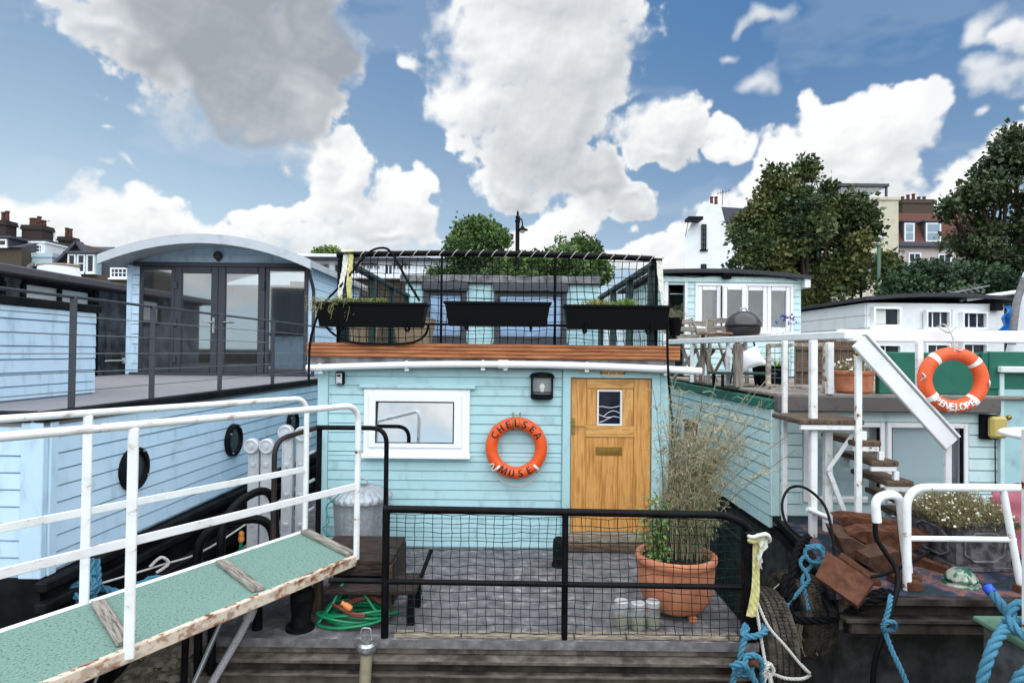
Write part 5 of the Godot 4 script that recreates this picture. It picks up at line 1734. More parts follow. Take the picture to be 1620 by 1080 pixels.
	for s in [[gx[0] + 0.08, 0.5], [gx[4] - 0.42, 0.35]]:
		b.sheet(wavy(V(s[0], 3.2, cz - 0.25), Vector3.RIGHT, s[1], -1.68, 9, 0.03))
	part("curtain", b, M.gauze, bb)
	pbox("table", bb, M.pale_wood, -4.6, D + 0.7, -13.2, -3.9, D + 0.74, -12.6, 0.01)
	pbox("cabinet", bb, M.curtain, -4.95, D + 0.03, -13.9, -4.5, D + 0.85, -13.4, 0.01)
	b = Buf.new()
	b.lathe([Vector2(0, 0.09), Vector2(0.05, 0.08), Vector2(0.075, 0.04), Vector2(0.08, 0)], V(P.call(346, 405).x, 3.62, cz + 0.03), 16, Basis(Vector3.RIGHT, PI / 2), true)
	b.bx(P.call(346, 405).x - 0.02, 3.52, cz + 0.0, P.call(346, 405).x + 0.02, 3.62, cz + 0.05)
	part("gable_lamp", b, M.anthracite, bb)
	# low blue housing on the deck
	b = Buf.new()
	var hx := -4.29
	b.bx(-6.2, D, -6.5, hx - 0.02, D + 0.83, -4.4)
	var hs := part("deck_housing", b, M.sky_paint, bb)
	cladding(hs, "housing_board", kinds, V(hx - 0.02, 0, -4.4), Vector3.FORWARD, 2.1, steps(D + 0.01, D + 0.83, 7), Vector3.RIGHT, [], 0.028, 0.005)
	pbox("housing_lid", bb, M.hull_black, -6.25, D + 0.832, -6.56, hx + 0.03, D + 0.905, -4.35, 0.01)
	# railing of slim posts and wires
	for q in [[68, 653, 466], [247, 637, 486], [363, 623, 503], [440, 612, 516]]:
		var p := py(q[0], q[1], D)
		p.x = lx(p.z) - 0.055
		b = Buf.new()
		b.box(p + V(0, 0.42, 0), V(0.045, 0.84, 0.012 if true else 0.02), Basis(Vector3.UP, 0.4), 0.003)
		part("rail_post", b, M.anthracite, bb)
	var ends := [V(lx(-3.7) - 0.055, 0, -3.72), V(lx(-9.6) - 0.055, 0, -10.4)]
	for k in 6:
		var y := D + 0.83 - k * 0.135
		b = Buf.new()
		b.tube(pts([ends[0] + V(0, y, 0), ends[1] + V(0, y, 0)]), 0.011 if k == 0 else 0.0035, 6)
		part("rail_top" if k == 0 else "rail_wire", b, M.anthracite if k == 0 else M.cable, bb)
	# downpipe at the cabin's right corner
	ptube("downpipe", bb, M.anthracite, bend([V(xr + 0.06, 3.38, cz + 0.5), V(xr + 0.08, 3.0, cz + 0.2), V(xr + 0.08, D, cz + 0.2)], 0.1), 0.03, 10)

	# blue rope and white line on its side
	b = Buf.new()
	b.rope(curve([V(-3.0, 0.42, -4.55), V(-2.98, 0.30, -4.52), V(-3.03, 0.18, -4.48), V(-3.0, 0.08, -4.46), V(-3.06, -0.1, -4.44), V(-3.1, -0.4, -4.4)], 6), 0.026)
	b.rope(curve([V(-2.99, 0.40, -4.6), V(-2.93, 0.22, -4.52), V(-2.98, 0.12, -4.46), V(-2.97, -0.05, -4.46), V(-3.02, -0.4, -4.42)], 6), 0.024)
	b.rope(curve([V(-3.06, 0.34, -4.5), V(-2.92, 0.27, -4.48), V(-2.97, 0.2, -4.42), V(-3.07, 0.24, -4.45), V(-2.95, 0.33, -4.53)], 6), 0.024)
	one("mooring_rope", b, M.blue_rope, "blue rope knotted on the left houseboat's dark hull behind the gangway", "rope", "blue mooring ropes")
	b = Buf.new()
	b.rope(curve([V(-2.96, 0.2, -4.6), V(-2.8, 0.12, -4.7), V(-2.72, 0.19, -4.8), V(-2.6, 0.15, -4.95), V(-2.5, 0.19, -5.1), V(-2.4, 0.16, -5.3)], 6), 0.026)
	b.rope(curve([V(-2.86, 0.06, -4.62), V(-2.80, 0.16, -4.66), V(-2.70, 0.18, -4.78), V(-2.62, 0.08, -4.9), V(-2.5, 0.12, -5.0)], 6), 0.024)
	one("mooring_rope", b, M.blue_rope, "blue rope lying along the hull beside the far gangway post", "rope", "blue mooring ropes")
	b = Buf.new()
	b.rope(curve([V(-2.98, 0.24, -4.5), V(-2.7, 0.26, -4.9), V(-2.5, 0.28, -5.3), V(-2.2, 0.5, -6.2)], 6), 0.008)
	b.rope(curve([V(-2.74, 0.27, -4.84), V(-2.68, 0.33, -4.88), V(-2.64, 0.27, -4.92), V(-2.70, 0.22, -4.86)], 5), 0.012)
	one("mooring_line", b, M.white_rope, "thin white line with a knot along the left boat's black hull", "rope")

# ---- the dark boat behind it
func dark_boat() -> void:
	var db := thing("houseboat", V(-10, -1.7, -11), "dark grey houseboat with curtained windows behind the blue one", "houseboat")
	var b := Buf.new()
	b.bx(-12.5, 0.9, -13.9, -8.06, 3.05, -6.5)
	part("cabin", b, M.dark_hull_paint, db)
	b = Buf.new()
	b.bx(-12.8, -1.7, -16, -7.9, 0.9, -6.0)
	part("hull", b, M.hull_black, db)
	pbar("roof_edge", db, M.black_roof, V(-8.0, 3.14, -6.3), V(-8.0, 3.14, -14.0), 0.5, 0.14, Vector3.UP, 0.02)
	b = Buf.new()
	b.bx(-12.8, 3.05, -14.0, -8.1, 3.2, -6.3)
	part("roof", b, M.black_roof, db)
	for w in [[-8.4, -9.93], [-10.35, -12.0]]:
		var wz0: float = w[0]
		var wz1: float = w[1]
		b = Buf.new()
		for r in [[2.45, wz0, 2.52, wz1], [2.97, wz0, 3.03, wz1]]: b.bx(-8.06, r[0], r[1], -8.0, r[2], r[3], 0.006)
		for z in [wz0, (wz0 + wz1) / 2, wz1]: b.bx(-8.06, 2.52, z - 0.04, -8.0, 2.97, z + 0.04, 0.006)
		var wn := part("window", b, M.hull_black, db)
		b = Buf.new()
		b.bx(-8.05, 2.52, wz0, -8.04, 2.97, wz1)
		part("pane", b, M.pane_mid, wn)
		b = Buf.new()
		b.sheet(wavy(V(-8.055, 2.98, wz0 - 0.03), Vector3.FORWARD, wz0 - wz1 - 0.06, -0.42, 26, 0.003))
		part("curtain", b, M.curtain, wn)
	for z in [-12.15, -13.88]: pbox("frame_post", db, M.hull_black, -8.07, 0.92, z - 0.07, -8.0, 3.04, z + 0.07, 0.01)
	var dr := pbox("door", db, M.dark_hull_paint, -8.06, 1.0, -13.7, -8.02, 2.25, -12.5, 0.01)
	for y in [1.15, 1.75]: pbox("door_panel", dr, M.dark_hull_paint, -8.03, y, -13.55, -8.005, y + 0.42, -12.65, 0.01)
	ptube("bar", dr, M.white, pts([V(-7.97, 1.68, -12.4), V(-7.97, 1.68, -13.75)]), 0.02, 8)
	pbox("bar_lock", dr, M.white, -8.0, 1.62, -13.05, -7.94, 1.74, -12.95, 0.01)

func flat(list: Array, z: float) -> PackedVector2Array:   # outline on the plane at z
	var o := PackedVector2Array()
	for q in list:
		var p := pz(q[0], q[1], z)
		o.append(Vector2(p.x, p.y))
	return o

# ---- the pale teal houseboat on the right
const FD := 0.355     # its foredeck
const UD := 1.56      # its upper deck

func teal_boat() -> void:
	var tb := thing("houseboat", V(4.0, -1.75, -8), "pale teal houseboat with green gunwale, white stair and rusty foredeck", "houseboat")
	var kinds := [M.teal, M.teal_b]
	var b := Buf.new()
	b.prism(PackedVector2Array([Vector2(2.16, -4.2), Vector2(6.4, -4.2), Vector2(6.4, -13), Vector2(2.66, -13), Vector2(2.60, -6.2), Vector2(2.45, -5.2)]), V(0, FD - 0.03, 0), Vector3.RIGHT, Vector3.BACK, V(0, 0.03, 0))
	part("foredeck", b, M.foredeck, tb)
	b = Buf.new()
	b.prism(PackedVector2Array([Vector2(2.2, -4.24), Vector2(6.36, -4.24), Vector2(6.36, -13), Vector2(2.7, -13), Vector2(2.64, -6.2), Vector2(2.49, -5.2)]), V(0, 0.11, 0), Vector3.RIGHT, Vector3.BACK, V(0, 0.214, 0))
	part("bow_plate", b, M.hull_dark, tb)
	b = Buf.new()
	b.prism(PackedVector2Array([Vector2(2.5, -4.9), Vector2(6.3, -4.9), Vector2(6.3, -13), Vector2(2.72, -13), Vector2(2.66, -6.2), Vector2(2.55, -5.4)]), V(0, -1.75, 0), Vector3.RIGHT, Vector3.BACK, V(0, 1.858, 0))
	part("hull", b, M.hull_grey, tb)
	pbox("rubbing_strake", tb, M.hull_dark, 2.2, 0.30, -4.24, 6.4, 0.352, -4.155, 0.006)
	pbox("rubbing_strake", tb, M.hull_dark, 2.2, 0.185, -4.24, 6.4, 0.215, -4.15, 0.006)
	pbox("rubbing_strake", tb, M.hull_dark, 2.25, 0.105, -4.26, 6.4, 0.18, -4.18, 0.006)
	for y in [0.335, 0.22]:
		pbar("side_strake", tb, M.hull_black, V(2.15, y, -4.22), V(2.44, y, -5.2), 0.05, 0.05)
		pbar("side_strake", tb, M.hull_black, V(2.44, y, -5.2), V(2.60, y, -6.2), 0.05, 0.05)
		pbar("side_strake", tb, M.hull_black, V(2.60, y, -6.2), V(2.66, y, -13), 0.05, 0.05)
	# superstructure
	var z := -6.2
	var cx := 2.575
	var wins := [[2.862, 0.50, 3.652, 1.285], [3.676, 0.50, 4.47, 1.285]]
	b = Buf.new()
	for r in [[cx, FD, wins[0][0], 1.45], [wins[0][2], FD, wins[1][0], 1.45], [wins[1][2], FD, 6.3, 1.45], [wins[0][0], FD, wins[0][2], 0.5], [wins[0][0], 1.285, wins[0][2], 1.45], [wins[1][0], FD, wins[1][2], 0.5], [wins[1][0], 1.285, wins[1][2], 1.45]]: b.bx(r[0], r[1], z - 0.08, r[2], r[3], z - 0.018)
	b.bx(cx, 0.22, -12.9, cx + 0.07, 1.45, z - 0.08)
	b.bx(6.23, 0.22, -12.9, 6.3, 1.45, z - 0.08)
	b.bx(cx, 0.22, -12.97, 6.3, 1.45, -12.9)
	var wl := part("cabin_wall", b, M.teal, tb)
	var hs := []
	for w in wins: hs.append([w[0] - cx - 0.07, w[1] - 0.01, w[2] - cx - 0.05, w[3] + 0.01])
	cladding(wl, "cladding_board", kinds, V(cx + 0.06, 0, z - 0.018), Vector3.RIGHT, 2.12, steps(FD + 0.01, 1.40, 9), Vector3.BACK, hs, 0.03, 0.0065)
	cladding(wl, "cladding_board", kinds, V(cx, 0, z - 0.03), Vector3.FORWARD, 6.6, steps(0.235, 1.405, 10), Vector3.LEFT, [[2.3, 0.62, 3.2, 1.05]], 0.032, 0.007)
	pbox("corner_board", tb, M.teal_b, cx - 0.03, FD + 0.004, z - 0.05, cx + 0.058, 1.42, z + 0.012, 0.008)
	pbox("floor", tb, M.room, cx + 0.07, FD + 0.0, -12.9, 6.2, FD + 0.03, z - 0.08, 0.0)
	for w in wins:
		b = Buf.new()
		for r in [[w[0], w[1], w[0] + 0.045, w[3]], [w[2] - 0.045, w[1], w[2], w[3]], [w[0] + 0.045, w[1], w[2] - 0.045, w[1] + 0.05], [w[0] + 0.045, w[3] - 0.05, w[2] - 0.045, w[3]]]: b.bx(r[0], r[1], z - 0.08, r[2], r[3], z + 0.022, 0.006)
		var wn := part("window", b, M.upvc, tb)
		b = Buf.new()
		b.bx(w[0] + 0.045, w[1] + 0.05, z - 0.03, w[2] - 0.045, w[3] - 0.05, z - 0.024)
		part("pane", b, M.pane_mid, wn)
		b = Buf.new()
		b.bx(w[0] + 0.05, w[1] + 0.03, z - 0.07, w[2] - 0.11, w[3] - 0.03, z - 0.065)
		part("blind", b, M.teal_blind, wn)
		b = Buf.new()
		for r in [[w[0] + 0.045, w[1] + 0.05, w[0] + 0.055, w[3] - 0.05], [w[2] - 0.062, w[1] + 0.05, w[2] - 0.045, w[3] - 0.05]]: b.bx(r[0], r[1], z - 0.02, r[2], r[3], z + 0.01)
		part("gasket", b, M.black, wn)
	# small side window
	b = Buf.new()
	for r in [[-8.55, 0.62, -8.62, 1.05], [-9.38, 0.62, -9.45, 1.05]]: b.bx(cx - 0.04, r[1], r[2], cx + 0.02, r[3], r[0], 0.005)
	for r in [[0.62, 0.69], [0.98, 1.05]]: b.bx(cx - 0.04, r[0], -9.38, cx + 0.02, r[1], -8.62, 0.005)
	var sw := part("window", b, M.upvc, tb)
	b = Buf.new()
	b.bx(cx - 0.02, 0.69, -9.38, cx - 0.012, 0.98, -8.62)
	part("pane", b, M.pane, sw)
	# gunwale and deck edge
	pbar("gunwale", tb, M.green, V(cx - 0.03, 1.45, z + 0.02), V(cx - 0.03, 1.47, -12.9), 0.07, 0.10, Vector3.UP, 0.012)
	pbox("fascia_board", tb, M.taupe, cx - 0.02, 1.395, z + 0.026, 4.70, 1.545, z + 0.14, 0.01)
	b = Buf.new()
	b.bx(cx + 0.02, 1.46, -12.9, 6.3, UD - 0.035, z + 0.02)
	part("deck_base", b, M.black_wood, tb)
	for i in 30:
		var zz := z + 0.10 - i * 0.145
		pbox("deck_board", tb, M.grey_wood, cx + 0.0, UD - 0.033, zz - 0.138, 5.6, UD + rng.randf_range(-0.002, 0.002), zz, 0.006)
	# green bulwark and the door at the right
	pbox("bulwark", tb, M.green, 3.62, UD + 0.0, z - 0.10, 4.72, 1.975, z - 0.02, 0.008)
	pbox("bulwark", tb, M.green, 4.66, 1.62, z - 0.015, 6.3, 1.99, z + 0.04, 0.008)
	pbox("bulwark_return", tb, M.green, 4.60, 1.40, z - 0.012, 4.76, 1.98, z + 0.025, 0.006)
	pbox("door_head", tb, M.white, 4.73, 1.785, z + 0.042, 6.2, 1.845, z + 0.10, 0.008)
	pbox("door_jamb", tb, M.teal_b, 4.755, FD, z - 0.01, 4.80, 1.78, z + 0.05, 0.006)
	var dr := pbox("door", tb, M.teal_flat, 4.803, FD + 0.02, z - 0.01, 5.7, 1.78, z + 0.035, 0.006)
	b = Buf.new()
	b.lathe([Vector2(0, 0.03), Vector2(0.02, 0.026), Vector2(0.025, 0.01), Vector2(0.012, 0)], V(4.84, 1.35, z + 0.035), 12, Basis(Vector3.RIGHT, PI / 2), true)
	part("latch", b, M.brass, dr)
	# white top rail round the upper deck
	var k0 := pz(1050, 541, -9.4)
	var k1 := pz(1338, 530, -5.5)
	k0.y = 2.105; k1.y = 2.11
	pbar("top_rail", tb, M.white_wood, k0, k1 + (k1 - k0).normalized() * 0.05, 0.09, 0.07, Vector3.UP, 0.008)
	pbar("top_rail", tb, M.white_wood, k1 + V(-0.04, 0.001, -0.06), V(6.2, 2.11, -5.46), 0.06, 0.105, Vector3.UP, 0.008)
	for q in [[1095, -8.4], [1152, -7.55], [1242, -6.04]]:
		var p := pz(q[0], 560, q[1])
		pbox("stanchion", tb, M.white_rust, p.x - 0.022, (UD if q[1] < -6.5 else FD + 0.002), p.z - 0.022, p.x + 0.022, 2.07, p.z + 0.022, 0.005)
	var p1 := pz(1287, 560, -5.52)
	pbox("post", tb, M.white_rust, p1.x - 0.03, FD, p1.z - 0.03, p1.x + 0.03, 2.065, p1.z + 0.03, 0.008)
	b = Buf.new()
	b.tube(pts([V(p1.x - 0.09, 0.62, p1.z + 0.09), V(p1.x + 0.10, 0.54, p1.z + 0.075)]), 0.022, 10)
	b.tube(pts([V(p1.x, 0.58, p1.z + 0.03), V(p1.x + 0.005, 0.575, p1.z + 0.09)]), 0.018, 8)
	part("cleat", b, M.white, tb)
	var p2 := pz(1313, 580, -6.1)
	pbox("stanchion", tb, M.white_rust, p2.x - 0.03, UD, p2.z - 0.03, p2.x + 0.03, 2.06, p2.z + 0.03, 0.006)
	var p3 := pz(1455, 570, -5.46)
	pbox("stanchion", tb, M.white_rust, p3.x - 0.025, UD - 0.15, p3.z - 0.025, p3.x + 0.025, 2.06, p3.z + 0.025, 0.006)
	# stair
	var treads := [[2.46, 3.03, 1.385], [2.86, 3.175, 1.205], [3.0, 3.325, 1.035], [3.14, 3.455, 0.865], [3.27, 3.59, 0.695], [3.40, 3.72, 0.53]]
	for i in treads.size():
		var t: Array = treads[i]
		var last: float = t[1]
		pbox("tread", tb, M.brown_wood, last - (0.56 if i == 0 else 0.24), t[2] - 0.045, -6.0, last, t[2], -5.42, 0.008)
		pbox("tread_frame", tb, M.white_rust, last - (0.54 if i == 0 else 0.23), t[2] - 0.092, -5.47, last - 0.012, t[2] - 0.048, -5.435, 0.004)
		if i > 0:
			pbox("riser_bar", tb, M.white_rust, last - 0.16, t[2] + 0.002, -5.48, last - 0.115, t[2] + 0.078, -5.44, 0.004)
			pbox("riser_bar", tb, M.teal_b, last - 0.22, t[2] - 0.15, -5.98, last - 0.15, t[2] - 0.05, -5.93, 0.004)
	var h0 := pz(1358, 540, -5.36)
	var h1 := pz(1505, 703, -5.36)
	pbar("handrail", tb, M.white_wood, h0, h1, 0.045, 0.135, Vector3.UP, 0.008)
	pbar("handrail_cap", tb, M.white_wood, h0 + V(0.055, 0.066, 0.0), h1 + V(0.055, 0.066, 0.0), 0.08, 0.018, Vector3.UP, 0.004)
	for q in [[1503, 700, -5.37], [1361, 560, -5.40]]:
		var p := pz(q[0], q[1], q[2])
		pbox("stair_post", tb, M.white_rust, p.x - 0.026, FD, p.z - 0.045, p.x + 0.026, p.y - 0.02, p.z - 0.006, 0.005)
	var s0 := pz(1310, 680, -5.7)
	pbox("stair_post", tb, M.white_rust, s0.x - 0.035, FD, s0.z - 0.03, s0.x + 0.035, 1.34, s0.z + 0.03, 0.005)
	pbar("brace", tb, M.white_rust, pz(1352, 684, -5.5), pz(1310, 744, -5.62), 0.03, 0.035)
	pbar("brace", tb, M.white_rust, pz(1312, 746, -5.62), pz(1341, 822, -5.62), 0.03, 0.04)
	# front rail of the foredeck
	var fz := -4.3
	var rp := pz(1437, 800, fz)
	ptube("bow_rail", tb, M.white_rust, bend([V(rp.x - 0.005, FD, fz), V(rp.x - 0.01, 1.045, fz), V(4.6, 1.05, fz)], 0.15, 10), 0.027, 14)
	ptube("bow_rail", tb, M.white_rust, pts([V(rp.x, 0.70, fz), V(3.42, 0.70, fz)]), 0.019, 12)
	ptube("bow_rail", tb, M.white_rust, pts([V(3.34, 1.04, fz), V(3.45, FD, fz + 0.02)]), 0.023, 12)
	ptube("hook_pipe", tb, M.white_rust, bend([pd(1388, 826, 4.32), pd(1384, 786, 4.33), pd(1424, 780, 4.36), pd(1437, 905, 4.36)], 0.13, 10), 0.030, 14)
	pbox("rail_foot", tb, M.iron, rp.x - 0.02, FD, fz - 0.05, rp.x + 0.08, FD + 0.06, fz + 0.04, 0.006)
	pbox("rail_foot", tb, M.iron, 3.41, FD - 0.05, fz - 0.02, 3.50, FD + 0.05, fz + 0.06, 0.006)
	# mushroom vent
	var mv := pz(1521, 915, -4.42)
	b = Buf.new()
	b.lathe([Vector2(0.0, 0.115), Vector2(0.045, 0.108), Vector2(0.08, 0.08), Vector2(0.10, 0.045), Vector2(0.10, 0.032), Vector2(0.085, 0.026), Vector2(0.085, 0.014), Vector2(0.115, 0.012), Vector2(0.115, 0.0)], V(mv.x, FD, -4.42), 28, Basis.IDENTITY, true)
	part("deck_vent", b, M.vent_green, tb)
	# wheelhouse
	var wz := -11.0
	var W := func(px_: float, py_: float) -> Vector3: return pz(px_, py_, wz)
	var wx0: float = W.call(1046, 500).x
	var wx1: float = W.call(1268, 500).x
	var dx0: float = W.call(1057, 500).x
	var dx1: float = W.call(1083, 500).x
	var vx0: float = W.call(1104, 500).x
	var vx1: float = W.call(1250, 500).x
	var vy0: float = W.call(1180, 524).y
	var vy1: float = W.call(1180, 453).y
	var dy1: float = W.call(1070, 450).y
	var ty := 3.3
	b = Buf.new()
	for r in [[wx0, UD, dx0, ty], [dx0, dy1, dx1, ty], [dx1, UD, vx0, ty], [vx0, UD, vx1, vy0], [vx0, vy1, vx1, ty], [vx1, UD, wx1, ty]]: b.bx(r[0], r[1], wz - 0.08, r[2], r[3], wz - 0.014)
	b.bx(wx0, UD, -14.4, wx0 + 0.07, ty, wz - 0.08)
	b.bx(wx1 - 0.07, UD, -14.4, wx1, ty, wz - 0.08)
	b.bx(wx0, UD, -14.5, wx1, ty, -14.4)
	var wh := part("wheelhouse", b, M.teal, tb)
	cladding(wh, "cladding_board", kinds, V(dx1 + 0.06, 0, wz - 0.014), Vector3.RIGHT, vx0 - dx1 - 0.09, steps(UD, vy1 + 0.06, 14), Vector3.BACK, [], 0.02)
	cladding(wh, "cladding_board", kinds, V(vx1 + 0.02, 0, wz - 0.014), Vector3.RIGHT, wx1 - vx1 - 0.03, steps(UD, vy1 + 0.06, 14), Vector3.BACK, [], 0.02)
	cladding(wh, "cladding_board", kinds, V(vx0, 0, wz - 0.014), Vector3.RIGHT, vx1 - vx0, steps(UD, vy0 - 0.06, 7), Vector3.BACK, [], 0.02)
	pbox("head_board", tb, M.teal_b, wx0, vy1 + 0.065, wz - 0.012, wx1, ty - 0.02, wz + 0.03, 0.008)
	b = Buf.new()
	var rp2 := PackedVector2Array()
	for i in 13:
		var f := i / 12.0
		rp2.append(Vector2(lerpf(wx0 - 0.15, wx1 + 0.12, f), 3.27 + 0.10 * sin(PI * (0.15 + 0.75 * f)) - 0.06 * f))
	for i in 13:
		var f := 1.0 - i / 12.0
		rp2.append(Vector2(lerpf(wx0 - 0.15, wx1 + 0.12, f), 3.335 + 0.10 * sin(PI * (0.15 + 0.75 * f)) - 0.06 * f))
	b.prism(rp2, V(0, 0, -14.7), Vector3.RIGHT, Vector3.UP, V(0, 0, 14.7 + wz + 0.16))
	part("wheelhouse_roof", b, M.roof_felt, tb)
	pbox("eaves_end", tb, M.white, wx1 + 0.0, 3.10, wz - 0.4, wx1 + 0.10, 3.26, wz + 0.14, 0.006)
	for r in [[dx1, dx1 + 0.055], [dx0 - 0.07, dx0]]: pbox("door_jamb", tb, M.white, r[0], UD, wz - 0.05, r[1], dy1 + 0.05, wz + 0.02, 0.005)
	pbox("open_door", tb, M.black_wood, dx0 + 0.02, UD + 0.03, wz - 0.9, dx0 + 0.06, dy1 - 0.02, wz - 0.1, 0.004)
	b = Buf.new()
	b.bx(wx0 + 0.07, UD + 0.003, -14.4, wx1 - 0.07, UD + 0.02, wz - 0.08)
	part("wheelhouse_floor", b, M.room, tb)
	var gw: float = (vx1 - vx0) / 4.0
	for i in 4:
		var a := vx0 + gw * i
		var e := a + gw
		b = Buf.new()
		var zo := 0.0 if i != 1 else 0.10
		var fr := 0.075
		for r in [[a, vy0, a + fr, vy1], [e - fr, vy0, e, vy1], [a + fr, vy0, e - fr, vy0 + fr], [a + fr, vy1 - fr, e - fr, vy1]]: b.bx(r[0] + 0.004, r[1], wz - 0.05 + zo, r[2] - 0.004, r[3], wz + 0.02 + zo, 0.006)
		var cs := part("casement", b, M.upvc, tb)
		b = Buf.new()
		b.bx(a + fr, vy0 + fr, wz - 0.02 + zo, e - fr, vy1 - fr, wz - 0.014 + zo)
		part("pane", b, M.pane_soft, cs)
		if i in [0, 3]:
			b = Buf.new()
			b.sheet(wavy(V(a + 0.07 + (0.08 if i == 3 else 0.0), vy1 + 0.02, wz - 0.16), Vector3.RIGHT, gw * 0.6, vy0 - vy1, 7, 0.02))
			part("curtain", b, M.curtain, cs)
	b = Buf.new()
	for r in [[vx0 - 0.05, vy0 - 0.05, vx1 + 0.05, vy0], [vx0 - 0.05, vy1, vx1 + 0.05, vy1 + 0.05], [vx0 - 0.05, vy0, vx0, vy1], [vx1, vy0, vx1 + 0.05, vy1]]: b.bx(r[0], r[1], wz - 0.03, r[2], r[3], wz + 0.035, 0.006)
	part("window_frame", b, M.upvc, tb)
	b = Buf.new()
	var fl := W.call(1147, 436) as Vector3
	b.box(fl + V(0, 0, 0.1), V(0.16, 0.12, 0.1), Basis(Vector3.RIGHT, 0.5), 0.01)
	b.tube(pts([fl + V(0.06, 0.04, 0.0), fl + V(0.02, -0.06, 0.08)]), 0.02, 8)
	b.tube(curve([fl + V(-1.0, 0.0, 0.04), fl + V(-0.5, -0.03, 0.04), fl + V(0.0, 0.04, 0.04), fl + V(0.6, 0.06, 0.04), fl + V(1.25, -0.08, 0.04)], 5), 0.008, 5)
	part("floodlight", b, M.black, tb)

